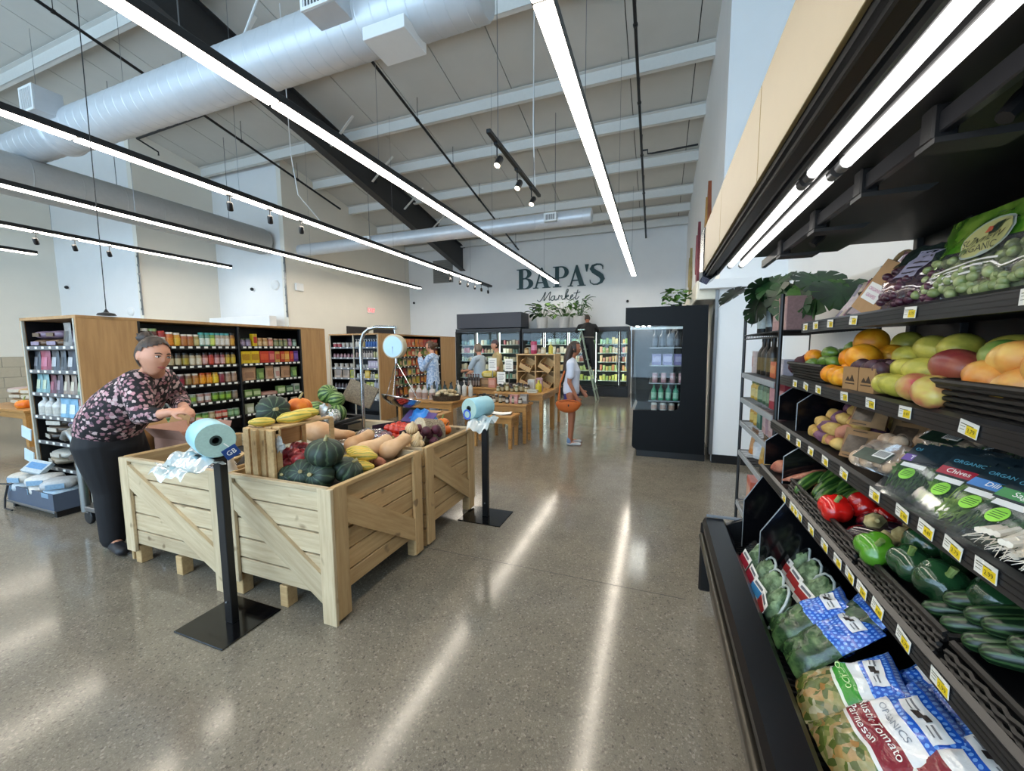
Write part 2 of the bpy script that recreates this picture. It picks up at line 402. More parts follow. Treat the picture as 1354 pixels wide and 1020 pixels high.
# ducts
def duct_profile(L, r, step=.19):
    p = [(r, 0)]; x_ = 0
    while x_ + step < L:
        x_ += step; p += [(r, x_ - .014), (r, x_ - .006), (r + .0035, x_), (r, x_ + .006), (r, x_ + .014)]
    return p + [(r, L)]
def xduct(name, x0, x1, y, z, r, label, step=.19, boxes=()):
    t = thing(name, label, 'duct', (x0, y, z))
    MB().lathe([(0.001, 0)] + duct_profile(x1 - x0, r, step) + [(r * .93, x1 - x0 + .03), (.001, x1 - x0 + .05)], 32).build('duct_shell', DUCT, t, True, rot=(0, radians(90), 0))
    return t
d1_ = xduct('main_duct', -8.75, -1.62, 3.6, 4.84, .278, 'large white spiral air duct crossing the ceiling toward the upper middle')
MB().lathe([(.25, 0)] + duct_profile(6.6, .25)[1:-1] + [(.25, 6.6)], 32).build('duct_extension', DUCT, d1_, True, loc=(-6.55, 0, 0), rot=(0, radians(90), 0))
MB().lathe([(.26, 0), (.30, .02), (.30, .07), (.28, .1)], 32).build('collar', DUCT, d1_, True, loc=(-.05, 0, 0), rot=(0, radians(90), 0))
def grille(parent, x, y, z, w, h, d, n=9, face=-1):
    """supply register: box neck, frame and upright blades, facing -y"""
    b = MB().bbox(x - w / 2, y, z - h / 2, x + w / 2, y + d, z + h / 2, .006).build('register_box', DUCT, parent)
    MB().box(x - w / 2 + .03, y - .004, z - h / 2 + .03, x + w / 2 - .03, y - .001, z + h / 2 - .03).build('register_throat', mat('register_dark', '3a3c3e', .7), b)
    mb = MB()
    for i in range(n):
        xx = x - w / 2 + .045 + i * (w - .09) / (n - 1); mb.box(xx - .006, y - .014, z - h / 2 + .03, xx + .006, y - .003, z + h / 2 - .03)
    stuff(mb.build('register_blades', WHT, b))
    mb = MB(); mb.box(x - w / 2, y - .016, z - h / 2, x + w / 2, y - .002, z - h / 2 + .03).box(x - w / 2, y - .016, z + h / 2 - .03, x + w / 2, y - .002, z + h / 2).box(x - w / 2, y - .016, z - h / 2 + .03, x - w / 2 + .03, y - .002, z + h / 2 - .03).box(x + w / 2 - .03, y - .016, z - h / 2 + .03, x + w / 2, y - .002, z + h / 2 - .03)
    mb.build('register_frame', WHT, b)
grille(d1_, .35, -.48, .18, .36, .34, .3); grille(d1_, 5.66, -.48, .02, .40, .30, .3)
MB().bbox(5.98, -.26, -.36, 6.46, .12, -.24, .005).build('damper_plate', WHT, d1_)
for xx in (2.9, 5.2): MB().tube([(xx, 0, .27), (xx, 0, 2.1)], .008, 6).build('hanger_rod', GRAYM, d1_)
MB().tube([(3.9, 0, .2), (4.6, .2, 1.6)], .012, 6).build('hanger_rod', WHT, d1_)
t = thing('side_duct', 'grey round air duct hanging along the left wall above the shelving', 'duct', (-9.8, -2.5, 4.31))
MB().lathe([(.001, 0)] + duct_profile(10.1, .33, .6) + [(.31, 10.18), (.22, 10.24), (.001, 10.26)], 32).build('duct_shell', mat('grey_duct', (.40, .40, .385), .5, .1, var=.05), t, True, rot=(radians(-90), 0, 0))
for yy in (5.6, 7.2, 9.3): MB().tube([(0, yy, .33), (0, yy, 2.2)], .006, 5).build('hanger_rod', GRAYM, t)
t = xduct('rear_duct', -9.5, -1.36, 8.3, 4.18, .155, 'narrow white air duct crossing in front of the back wall sign', .5)
grille(t, 7.35, -.22, 0, .26, .17, .14, 7); grille(t, 2.62, -.22, 0, .3, .17, .14, 7)
for xx in (2.6, 7.4): MB().tube([(xx, 0, .15), (xx, 0, 2.2)], .006, 5).build('hanger_rod', GRAYM, t)
# sprinkler pipes
def pipe(name, x, y0, y1, label, dz=.45, branch=None):
    t = thing(name, label, 'pipe', (x, y0, zc(y0) - dz))
    f = lambda y: (0, y - y0, -SL * (y - y0))
    MB().tube([f(y0), f(y1)], .026, 10).build('pipe_run', BLK, t, True)
    y = y0 + .6
    while y < y1:
        p = f(y); MB().tube([(0, p[1], p[2]), (0, p[1], p[2] + dz - .02)], .006, 5).tube([(0, p[1] - .02, p[2]), (0, p[1] + .02, p[2])], .036, 8).build('clevis_hanger', BLK, t)
        y += 1.45
    return t
pipe('sprinkler_pipe', -4.65, 2.2, 13.22, 'black sprinkler pipe under the ceiling beside the dark roof beam')
p2 = pipe('sprinkler_pipe', -.44, 1.5, 13.25, 'black sprinkler pipe above the right light strip near the right wall')
MB().tube([(0, 7.7, -SL * 7.7), (.12, 7.7, -SL * 7.7), (.12, 7.72, -SL * 7.7 - .07), (.22, 7.74, -SL * 7.7 - .07), (1.1, 7.8, -SL * 7.7 - .02)], .02, 8).build('branch', BLK, p2, True)
p3 = pipe('sprinkler_pipe', -8.92, 3.1, 9.5, 'black sprinkler pipe above the left light strips with side branch')
MB().tube([(-2.28, 2.72, -SL * 2.72 - .05), (0, 2.72, -SL * 2.72)], .024, 8).build('branch', BLK, p3, True)
MB().tube([(-2.28, 2.72, -SL * 2.72 - .05), (-2.25, 3.1, -SL * 3 - .12), (-2.25, 3.1, -SL * 3 - .2)], .018, 8).build('branch', BLK, p3, True)
# light strips
LENS = emis('strip_lens', (1, .90, .76), STRIP)
SX = [-.72, -3.15, -5.52, -7.92, -10.44, -12.88]
SY = [(-2.4, 12.3), (-2.4, 12.75), (-2.4, 11.85), (-2.4, 12.05), (-2.4, 7.2), (-2.4, 4.65)]
NM = ['rightmost, ending beside the wall sign', 'second from right, crossing before the big sign', 'third from right, ending in a row of spotlights', 'fourth from right, nearest the left wall corner', 'fifth from right, short and high over the shelving', 'leftmost and shortest, at the photo edge']
for k in range(6):
    y0, y1 = SY[k]; t = thing('light_strip', 'long hanging linear light, ' + NM[k], 'light', (SX[k], y0, 3.6), 0, 'hanging linear lights')
    yt = 12.75 if k == 2 else y1
    MB().bbox(-.07, 0, .008, .07, yt - y0, .075, .004).build('housing', BLK, t)
    n = round((y1 - y0) / 2.44); L = (y1 - y0) / n
    lm = MB().bbox(-.062, .012, 0, .062, L - .012, .03, .006).mesh('diffuser')
    for i in range(n): inst('diffuser', lm, LENS, t, (0, i * L, -.004))
    for yy in (3.2, 6.4, 9.8, 13.6):
        if yy < yt - y0: MB().tube([(0, yy, .075), (0, yy, zc(y0 + yy) - 3.62)], .003, 4).build('suspension_wire', GRAYM, t)
sb = MB().lathe([(.001, 0), (.034, .0), (.036, .01), (.036, .095), (.028, .11), (.001, .112)], 16).mesh('spot_body', True)
sl = MB().lathe([(.001, .0), (.03, .0), (.03, .004), (.001, .004)], 16).mesh('spot_lamp')
ss = MB().tube([(0, 0, 0), (0, 0, .1)], .007, 6).box(-.02, -.04, .10, .02, .04, .12).mesh('spot_stem')
SPL = emis('spot_lamp_glow', (1, .85, .62), 9)
def spot(x, y, z, label, tilt=(25, 0), lit=False):
    t = thing('spotlight', label, 'spotlight', (x, y, z - .12), 0, 'black track spotlights')
    inst('spot_stem', ss, BLK, t)
    h = inst('spot_body', sb, BLK, t, (0, 0, -.09), (radians(tilt[0]), radians(tilt[1]), 0)); inst('spot_lamp', sl, SPL if lit else mat('dark_lens', '2a2a2c', .2), h, (0, 0, -.004))
for k, y in enumerate((3.9, 4.52, 5.07)): spot(-1.6, y, 3.58, 'black spotlight on the short hanging track, %s from its near end' % ORD[k], (-28, 12), True)
for k, y in enumerate((9.9, 10.5, 11.0, 11.5, 12.0, 12.55)): spot(SX[2], y, 3.6, 'black spotlight near the back wall, %s of six along the strip' % ORD[k], (-30, -20))
for k, y in enumerate((3.86, 4.45, 5.0)): spot(SX[2], y, 3.6, 'black spotlight under the third strip over the shelving, %s of three' % ORD[k], (20, 25))
for k, y in enumerate((3.79, 4.29, 4.79)): spot(SX[4], y, 3.6, 'black spotlight under the fifth strip before the white wall, %s of three' % ORD[k], (20, 25))
tr = thing('spot_track', 'short black track with three spotlights hung from the ceiling', 'track', (-1.6, 3.68, 3.58))
MB().bbox(-.022, 0, 0, .022, 1.75, .04, .003).build('rail', BLK, tr)
for yy in (.25, 1.5): MB().tube([(0, yy, .04), (0, yy, zc(3.7 + yy) - 3.58)], .004, 5).build('suspension_wire', GRAYM, tr)
def cable(name, pts, label, m=WHT, r=.007):
    tag(MB().tube(pts, r, 6).build(name, m, None, True), label, 'cable')
cable('power_cable', [(-1.63, 5.35, 3.62), (-1.6, 5.2, 3.8), (-1.6, 5.15, 4.4), (-1.58, 5.15, 6.8)], 'white power cable dropping from the ceiling to the short spotlight track')
cable('power_cable', [(-5.52, 5.4, 3.7), (-5.55, 5.0, 4.0), (-5.6, 4.95, 4.6), (-5.6, 4.9, 6.8)], 'white power cable curving down to the third light strip')
# wall fittings
def wallbit(name, p, label, cat, mb, m, **k): return tag(mb.build(name, m, None, True, loc=p, **k), label, cat)
t = thing('vent_grille', 'grey slatted return air grille high on the back wall', 'grille', (-7.7, YB, 4.4))
MB().box(-.42, -.03, -.42, .42, 0, .42).build('grille_frame', mat('grey_grille', '8a8883', .6), t)
fm = MB().bbox(-.40, -.05, 0, .40, -.028, .028, .004).mesh('slat')
for i in range(16): inst('slat', fm, mat('grey_grille_slat', '77756f', .6), t, (0, 0, -.39 + i * .049), None)
es = thing('exit_sign', 'small red lit exit sign on the left wall', 'sign', (-9.22, 11.0, 2.8), radians(90))
MB().bbox(-.17, -.03, -.1, .17, .0, .1, .006).build('sign_box', WHT, es)
inst('lettering', text_mesh('EXIT', .17, .002), emis('exit_red', (1, .05, .06), 3), es, (0, -.034, 0), (radians(90), 0, 0))
MB().bbox(-.12, -.07, -.1, .12, 0, .1, .01).build('emergency_lamp', WHT, tag(bpy.data.objects.new('emergency_light', None), 'white emergency light box on the left wall beyond the corner', 'light'), loc=(-9.22, 8.15, 3.18), rot=(0, 0, radians(90)))
COL.objects.link(bpy.data.objects['emergency_light'])
def camera_bit(p, label):
    t = thing('security_camera', label, 'camera', p); MB().lathe([(.001, 0), (.05, 0), (.05, .03), (.001, .03)], 16).build('mount', WHT, t, True, rot=(radians(90), 0, 0))
    MB().ball((0, -.06, 0), .045, 12, 8).build('lens', BLKP, t, True)
camera_bit((-9.0, YB, 3.28), 'small dark camera on the back wall near the left corner')
camera_bit((-.95, YB, 2.98), 'small dark camera on the back wall above the right cooler doors')
camera_bit((-10.45, 7.8, 3.14), 'small dark camera on the white step of the left wall')
camera_bit((-15.05, 5.98, 3.2), 'small dark camera on the far left white wall')
wallbit('smoke_detector', (-12.36, 5.98, 2.46), 'white dome detector low on the white wall above shelving', 'detector', MB().lathe([(.001, 0), (.11, 0), (.11, .03), (.07, .07), (.001, .08)], 20), WHT, rot=(radians(90), 0, 0))
wallbit('siren', (-9.61, 7.8, 3.21), 'round white siren on the white step of the left wall', 'siren', MB().lathe([(.001, 0), (.13, 0), (.13, .05), (.09, .08), (.001, .08)], 20), WHT, rot=(radians(90), 0, 0))
for k, (x_, y_) in enumerate(((-11.86, 5.965), (-9.24, 7.785))):
    t = thing('corner_guard', ['metal hook strip on the near white wall corner', 'metal hook strip on the far white wall corner'][k], 'strip', (x_, y_, 2.35), 0)
    MB().box(-.03, -.012, 0, .03, .0, 1.6).build('strip_plate', GRAYM, t)
    h = MB().box(-.02, -.03, 0, .02, -.012, .05).mesh('hook')
    for i in range(7): inst('hook', h, GRAYM, t, (0, 0, .12 + i * .21))
t = thing('pendant_sensor', 'black puck on a thin black cable over the shelving end', 'sensor', (-4.95, 2.2, 1.83))
MB().lathe([(.001, 0), (.07, 0), (.06, .02), (.02, .03), (.006, .06)], 16).build('puck', BLKP, t, True); MB().tube([(0, 0, .05), (0, .02, 3.0), (0, .02, 5.2)], .004, 5).build('cable', BLKP, t)
for k, (a, b) in enumerate(((9.85, 10.8), (11.1, 12.2))):
    tag(MB().bbox(-9.228, a, 1.75, -9.17, b, 2.22, .006).build('menu_panel', mat('dark_brown_panel', '2a211c', .5)), ['dark panel on the left wall behind the far shelving, nearer one', 'dark panel on the left wall behind the far shelving, farther one'][k], 'panel')
tag(MB().bbox(-11.6, 7.3, 0, -9.3, 7.5, 2.36, .01).build('white_screen', WALLW), 'white partition box behind the jar shelving before the left wall', 'partition')
# hanging leaf-shaped wall art
def diamond(w, h): return [(0, h / 2), (w * .25, h * .12), (w / 2, -h * .1), (w * .3, -h * .35), (0, -h / 2), (-w * .3, -h * .35), (-w / 2, -h * .1), (-w * .25, h * .12)]
for k, (y, z, w, h, c1, c2) in enumerate(((7.3, 3.55, .5, 1.25, '8a4a2c', 'b98a4a'), (8.9, 3.35, .55, 1.3, '74323a', 'a0545a'), (10.9, 3.35, .6, 1.2, '9c8a5c', 'b7a676'))):
    t = thing('wall_art', 'pointed feather-like wall art on the right wall, ' + ['orange-brown, nearest', 'red-brown, middle one', 'tan, farthest'][k], 'artwork', (XR, y, z), radians(-90))
    MB().prism(diamond(w, h), -.05, 0, 'y').build('panel', mat('art_' + c1, c1, .6, var=.3, scale=8), t)
    MB().prism(diamond(w * .45, h * .6), -.075, -.05, 'y').build('inner_panel', mat('art_' + c2, c2, .6, var=.3, scale=8), t)
# wall sign
SIGN = mat('dark_teal_sign', '1f3f40', .45, var=.05)
def arc(cx, cy, rx, ry, a0, a1, n=14): return [(cx + rx * cos(radians(a0 + (a1 - a0) * i / n)), cy + ry * sin(radians(a0 + (a1 - a0) * i / n))) for i in range(n + 1)]
def letter(polys, x, z, w, h, parent):
    cu = bpy.data.curves.new('letter', 'CURVE'); cu.dimensions = '2D'; cu.fill_mode = 'BOTH'; cu.extrude = .02
    mx = max(p[0] for p in polys[0]); mn = min(p[0] for p in polys[0])
    for pl in polys:
        s_ = cu.splines.new('POLY'); s_.points.add(len(pl) - 1); s_.use_cyclic_u = True
        for q, p in zip(s_.points, pl): q.co = ((p[0] - mn) / (mx - mn) * w, p[1] * h, 0, 1)
    o = bpy.data.objects.new('letter', cu); COL.objects.link(o); bpy.context.view_layer.update()
    me = bpy.data.meshes.new_from_object(o.evaluated_get(bpy.context.evaluated_depsgraph_get())); bpy.data.objects.remove(o); bpy.data.curves.remove(cu)
    me.materials.clear(); me.materials.append(None)
    return inst('letter', me, SIGN, parent, (x, -.025, z), (radians(90), 0, 0))
LB = [[(0, 0), (.40, 0)] + arc(.40, .27, .32, .27, -90, 75) + [(.43, .545)] + arc(.37, .765, .27, .235, -60, 90) + [(0, 1), (0, .965), (.1, .95), (.1, .05), (0, .035)], [(.27, .045)] + arc(.36, .27, .17, .225, -90, 90) + [(.27, .495)], [(.27, .555)] + arc(.34, .755, .13, .20, -90, 90) + [(.27, .955)]]
LA = [[(0, 0), (.28, 0), (.28, .035), (.185, .05), (.25, .25), (.535, .25), (.60, .05), (.50, .035), (.50, 0), (.92, 0), (.92, .035), (.84, .05), (.50, 1), (.42, 1), (.11, .05), (0, .035)], [(.268, .305), (.512, .305), (.387, .70)]]
LP = [[(0, 0), (.38, 0), (.38, .035), (.27, .05), (.27, .42)] + arc(.38, .71, .33, .29, -90, 90) + [(0, 1), (0, .965), (.1, .95), (.1, .05), (0, .035)], [(.27, .47)] + arc(.36, .71, .17, .24, -90, 90) + [(.27, .95)]]
LQ = [[(0, 1), (.14, 1), (.09, .66), (.05, .66)]]
sp = [(.50, .72, .01), (.50, .86, .02), (.42, .955, .03), (.29, .97, .035), (.16, .91, .05), (.12, .78, .075), (.20, .65, .095), (.32, .54, .10), (.44, .42, .095), (.50, .27, .08), (.45, .12, .055), (.32, .035, .035), (.19, .035, .03), (.08, .13, .02), (.06, .27, .01)]
l_, r_ = [], []
for i, (a, b, w) in enumerate(sp):
    p0, p1 = sp[max(i - 1, 0)], sp[min(i + 1, len(sp) - 1)]; dx, dy = p1[0] - p0[0], p1[1] - p0[1]; n_ = sqrt(dx * dx + dy * dy)
    l_.append((a - dy / n_ * w, b + dx / n_ * w)); r_.append((a + dy / n_ * w, b - dx / n_ * w))
LS = [l_ + r_[::-1]]
ms = thing('market_sign', "dark teal BAPA'S Market lettering fixed to the back wall", 'sign', (0, YB, 0))
for L_, x_, w_ in ((LB, -4.73, .60), (LA, -4.13, .62), (LP, -3.42, .54), (LA, -2.91, .61), (LQ, -2.34, .13), (LS, -2.18, .50)): letter(L_, x_, 3.555, w_, .69, ms)
def script(pts, r=.013):
    P = [Vector((a, 0, b)) for a, b in pts]; out = []
    for i in range(len(P) - 1):
        p0, p1, p2, p3 = P[max(i - 1, 0)], P[i], P[i + 1], P[min(i + 2, len(P) - 1)]
        for k in range(6):
            t_ = k / 6; out.append(.5 * ((2 * p1) + (-p0 + p2) * t_ + (2 * p0 - 5 * p1 + 4 * p2 - p3) * t_ ** 2 + (-p0 + 3 * p1 - 3 * p2 + p3) * t_ ** 3))
    out.append(P[-1]); MB().tube(out, r, 5).build('letter', SIGN, ms, True, loc=(0, -.03, 0))
M0 = -3.98
script([(M0, 3.16), (M0 + .08, 3.10), (M0 + .19, 3.22), (M0 + .30, 3.42), (M0 + .26, 3.25), (M0 + .25, 3.13), (M0 + .36, 3.28), (M0 + .48, 3.42), (M0 + .44, 3.24), (M0 + .43, 3.14), (M0 + .50, 3.16)])
script([(-3.36, 3.27), (-3.44, 3.26), (-3.49, 3.18), (-3.44, 3.12), (-3.36, 3.2), (-3.35, 3.28), (-3.36, 3.16), (-3.30, 3.13), (-3.25, 3.18)])
script([(-3.24, 3.14), (-3.21, 3.26), (-3.20, 3.29), (-3.17, 3.25), (-3.10, 3.27), (-3.11, 3.18), (-3.07, 3.13), (-3.02, 3.18)])
script([(-3.01, 3.13), (-2.95, 3.30), (-2.89, 3.44), (-2.92, 3.47), (-2.97, 3.36), (-3.0, 3.16)])
script([(-2.985, 3.2), (-2.90, 3.28), (-2.88, 3.24), (-2.95, 3.2), (-2.88, 3.12), (-2.82, 3.16)])
script([(-2.82, 3.18), (-2.74, 3.23), (-2.73, 3.28), (-2.79, 3.26), (-2.81, 3.17), (-2.76, 3.12), (-2.67, 3.2)])
script([(-2.56, 3.44), (-2.62, 3.25), (-2.65, 3.15), (-2.60, 3.13), (-2.52, 3.22)]); script([(-2.70, 3.33), (-2.6, 3.335), (-2.48, 3.36)])
# ------------------------------------------------------------ wooden produce crates
def plank(parent, p0, p1, h, t, m=PINE, name='plank', up=(0, 0, 1), nrm=None):
    """board from p0 to p1 (centre line), height h across, thickness t along the outward normal"""
    a, b = Vector(p0), Vector(p1); L = (b - a).length; X_ = (b - a).normalized(); N = Vector(nrm); Y_ = N.cross(X_).normalized()
    me = MB().bbox(0, -h / 2, 0, L, h / 2, t, .003).mesh(name)
    o = inst(name, me, m, parent); o.matrix_local = Matrix(((X_.x, Y_.x, N.x, a.x), (X_.y, Y_.y, N.y, a.y), (X_.z, Y_.z, N.z, a.z), (0, 0, 0, 1))); return o
def crate(x0, y0, x1, y1, label, faces):
    H = .77; t = thing('wooden_crate', label, 'crate', (x0, y0, 0), 0, 'wooden produce crates'); w, d = x1 - x0, y1 - y0
    rnd = random.Random(int(x0 * 100 + y0 * 10))
    hs = [.145, .125, .125, .125, .105]
    for face in 'fblr':
        if face == 'f': P = lambda u, z, o=0: (u * w, -o, z); N = (0, -1, 0); ln = w
        if face == 'b': P = lambda u, z, o=0: (w - u * w, d + o, z); N = (0, 1, 0); ln = w
        if face == 'r': P = lambda u, z, o=0: (w + o, u * d, z); N = (1, 0, 0); ln = d
        if face == 'l': P = lambda u, z, o=0: (-o, d - u * d, z); N = (-1, 0, 0); ln = d
        e = .045 / ln if face in 'fb' else .02 / ln
        z = H
        for i, h in enumerate(hs):
            dz = rnd.uniform(-.003, .003)
            plank(t, P(e, z - h / 2, -.045), P(1 - e, z - h / 2 + dz, -.045), h - .009, .02 + rnd.uniform(-.002, .002), PINE if face in 'fb' else PINE2, nrm=N); z -= h
        m = PINE if face in 'fb' else PINE2
        if face in faces:
            pw = .095
            o_ = .0225 if face in 'lr' else 0; plank(t, P((pw / 2 + o_) / ln, H - .004, -.022), P((pw / 2 + o_) / ln, .02 if face == 'r' else .10, -.022), pw, .022, m, 'corner_post', nrm=N)
            plank(t, P(1 - (pw / 2 + o_) / ln, H - .004, -.022), P(1 - (pw / 2 + o_) / ln, .0 if face == 'f' else .02, -.022), pw, .022, m, 'corner_post', nrm=N)
            hh = .165; ps = [P(pw / ln, H - .05, -.024), P(1 - pw / ln, .115 + hh, -.024), P(1 - pw / ln, .115, -.024), P(pw / ln, H - .05 - hh, -.024)]
            A_ = Vector(ps[0]); X_ = (Vector(ps[1]) - A_).normalized(); N_ = Vector(N); Y_ = N_.cross(X_).normalized(); M_ = Matrix(((X_.x, Y_.x, N_.x, A_.x), (X_.y, Y_.y, N_.y, A_.y), (X_.z, Y_.z, N_.z, A_.z), (0, 0, 0, 1))); Mi = M_.inverted()
            o = MB().prism([tuple((Mi @ Vector(q))[:2]) for q in ps][::-1], 0, .021, 'z').build('diagonal_brace', m, t); o.matrix_local = M_
            plank(t, P(.03 / ln, H - .012, -.0235), P(1 - .03 / ln, H - .012, -.0235), .024, .0225, m, 'top_rail', nrm=N)
    for u in (.06, .5, .93):
        for v in (.075, .925):
            MB().bbox(u * w - .03, v * d - .035, .0, u * w + .03, v * d + .035, .13, .004).build('foot', PINE2, t)
    MB().bbox(.05, .05, .62, w - .05, d - .05, .66, .004).build('false_floor', mat('dark_liner', '23211f', .8, bmp=.2, scale=60), t)
    return t
crate(-3.46, 1.52, -2.445, 2.385, 'pale pine crate with a dark empty liner, nearest to the leaning woman', 'fl')
crate(-2.425, 1.52, -1.58, 2.385, 'pale pine crate at the near corner, filled with green squashes', 'fr')
crate(-3.46, 2.41, -2.445, 3.24, 'pine crate at the far side under the watermelon tray', 'bl')
crate(-2.425, 2.41, -1.58, 3.24, 'honey pine crate at the far corner, filled with beets and tomatoes', 'br')
# slatted apple box lying on its side on the crate
ab = thing('apple_box', 'small slatted wooden box lying on its side, filled with red apples', 'box', (-2.07, 1.60, .66), radians(90)); ab.scale = (1.45, .56, 1)
def apslat(x0, y0, z0, x1, y1, z1): 
    L = (x1 - x0, y1 - y0, z1 - z0); o = MB().bbox(-L[0] / 2, -L[1] / 2, -L[2] / 2, L[0] / 2, L[1] / 2, L[2] / 2, .002).build('slat', PINE2, ab, loc=((x0 + x1) / 2, (y0 + y1) / 2, (z0 + z1) / 2)); return o
for i in range(4): apslat(0, .015 + i * .115, 0, .012, .015 + i * .115 + .085, .37)          # side facing left
for z in (0, .345): apslat(.012, .0, z, .027, .47, z + .025)
for i in range(4): apslat(.03, .0 + i * .122, .37, .31, .0 + i * .122 + .10, .382)           # top
for i in range(3): apslat(.014, .0, .01 + i * .122, .30, .012, .01 + i * .122 + .10) if 0 else None
for (x_, y_) in ((.012, 0), (.29, 0), (.012, .46), (.29, .46)): apslat(x_, y_, 0, x_ + .025, y_ + .022, .37)
for i in range(4): apslat(.03, .0 + i * .122, .0, .31, .0 + i * .122 + .10, .012)
apslat(.012, .482, .03, .30, .494, .16); apslat(.012, .482, .2, .30, .494, .33)
apslat(-.012, -.03, .0, .0, .04, .37); apslat(-.014, .20, .0, .0, .27, .37)

# ------------------------------------------------------------ bag roll stands
BLUEP = mat('pale_blue_film', '9fd0da', .35, var=.05)
CREAMR = mat('film_roll_end', 'a9c4b8', .6, var=.1, scale=90)
def roll_stand(x, y, zr, ry, label_s, label_r, tx):
    s = thing('bag_stand', label_s, 'stand', (x, y, 0))
    MB().bbox(-.215 if tx else -.2, -.165, 0, .165 if tx else .2, .165, .008, .003).build('base_plate', BLKG, s)
    MB().bbox(-.028, -.02, .008, .028, .02, zr - .1, .003).build('post', BLK, s)
    MB().lathe([(.001, 0), (.006, 0), (.006, .006), (.001, .008)], 8).build('bolt', GRAYM, s, loc=(0, -.021, .13), rot=(radians(90), 0, 0))
    MB().bbox(-.19, -.07, zr - .105, .06, .07, zr - .099, .002).build('film_tray', BLK, s)
    MB().tube([(-.06, 0, zr - .1), (-.06, 0, zr)], .006, 6).tube([(-.06, -.06, zr), (-.06, .06, zr)], .010, 8).build('axle', WHT, s, True)
    r = thing('film_roll', label_r, 'roll', (x - .06, y, zr), ry)
    R_ = .09; HL_ = .115
    MB().lathe([(.026, -HL_), (R_ * .96, -HL_ - .002), (R_, -HL_ + .005), (R_, HL_ - .005), (R_ * .96, HL_ + .002), (.026, HL_), (.026, -HL_)], 32, cap=False).build('film', BLUEP, r, True, rot=(radians(90), 0, 0))
    MB().lathe([(.017, -HL_ - .006), (.027, -HL_ - .006), (.027, HL_ + .006), (.017, HL_ + .006), (.017, -HL_ - .006)], 20, cap=False).build('core', mat('dark_core', '2d3b34', .7), r, True, rot=(radians(90), 0, 0))
    MB().lathe([(.027, HL_ + .0025), (R_ * .95, HL_ + .0025), (R_ * .95, HL_ + .0045), (.027, HL_ + .0045)], 32, cap=False).build('roll_end', CREAMR, r, True, rot=(radians(90), 0, 0))
    return s, r
s1, r1 = roll_stand(-2.16, 1.36, 1.035, radians(68), 'black bag stand on a square plate before the near crates', 'pale blue plastic bag roll on the near black stand', True)
s2, r2 = roll_stand(-1.40, 3.08, .985, radians(-18), 'black bag stand beside the far corner of the crates', 'pale blue plastic bag roll on the far black stand', False)
MB().bbox(-.035, -.002, -.03, .035, .002, .03, .002).build('tag', mat('navy_tag', '1f3f78', .4), r1, loc=(.06, -.128, -.07), rot=(0, radians(-28), 0))
MB().tube([(0, 0, 0), (.02, 0, -.02), (.028, 0, -.05)], .003, 5).build('tag_string', PAPER, r1, loc=(.03, -.124, -.02))
inst('lettering', text_mesh('GB', .035, .0005), PAPER, r1, (.06, -.131, -.07), (radians(90), radians(-28), 0))
MB().lathe([(.03, 0), (.045, 0), (.045, .002), (.03, .002)], 20, cap=False).build('sticker', mat('blue_sticker', '3f62c4', .4), r2, True, loc=(-.02, -.121, -.05), rot=(radians(90), 0, 0))
def film(name, parent, w, d, loc, sd):
    r_ = random.Random(sd)
    ph = [r_.uniform(0, 6) for _ in range(4)]
    MB().grid(12, 10, lambda u, v: ((u - .5) * w * (1 - .25 * v), -v * d, .018 * sin(u * 9 + ph[0]) * v + .012 * sin(u * 17 + v * 6 + ph[1]) - .06 * v * v + .02 * sin(v * 11 + ph[2])), uv=False).build(name, glass('crumpled_film', (.86, .95, .97), .22, .12, .35, (.75, .88, .9)), parent, 2, loc=loc)
film('loose_film', s1, .34, .19, (-.09, -.02, .93), 1); film('loose_film', s1, .2, .2, (-.20, .05, .94), 4)
film('loose_film', s2, .26, .2, (.02, -.02, .90), 2)

# ------------------------------------------------------------ shelving units
SHZ = [1.54, 1.32, 1.10, .885, .67, .45]
TAGM = mat('shelf_tag_white', 'e3e1d8', .5, var=.05)
def shelf_tags(parent, n, L, h=.022, w=.04, z=0):   # little price tags along a rail that runs along local x, facing -y
    mb = MB(); r_ = random.Random(n * 7 + int(L * 100))
    for i in range(n): x_ = (i + .5) * L / n + r_.uniform(-.01, .01); mb.box(x_ - w / 2, -.0035, z - h / 2, x_ + w / 2, -.0005, z + h / 2)
    return stuff(mb.build('price_tags', TAGM, parent))
def bay(parent, p, rotz, L, D, zs, rail=BLK, ntag=11):
    """run of shelves; local x along the front, +y going in"""
    for z in zs:
        o = MB().bbox(0, 0, -.03, L, D, 0, .002).build('shelf', BLK, parent, loc=(p[0], p[1], z - .01), rot=(0, 0, rotz))
        MB().bbox(0, -.006, -.018, L, 0, .018, .002).build('shelf_rail', rail, o, loc=(0, 0, -.005)); t_ = shelf_tags(o, ntag, L, z=-.004); t_.location.y = -.0065
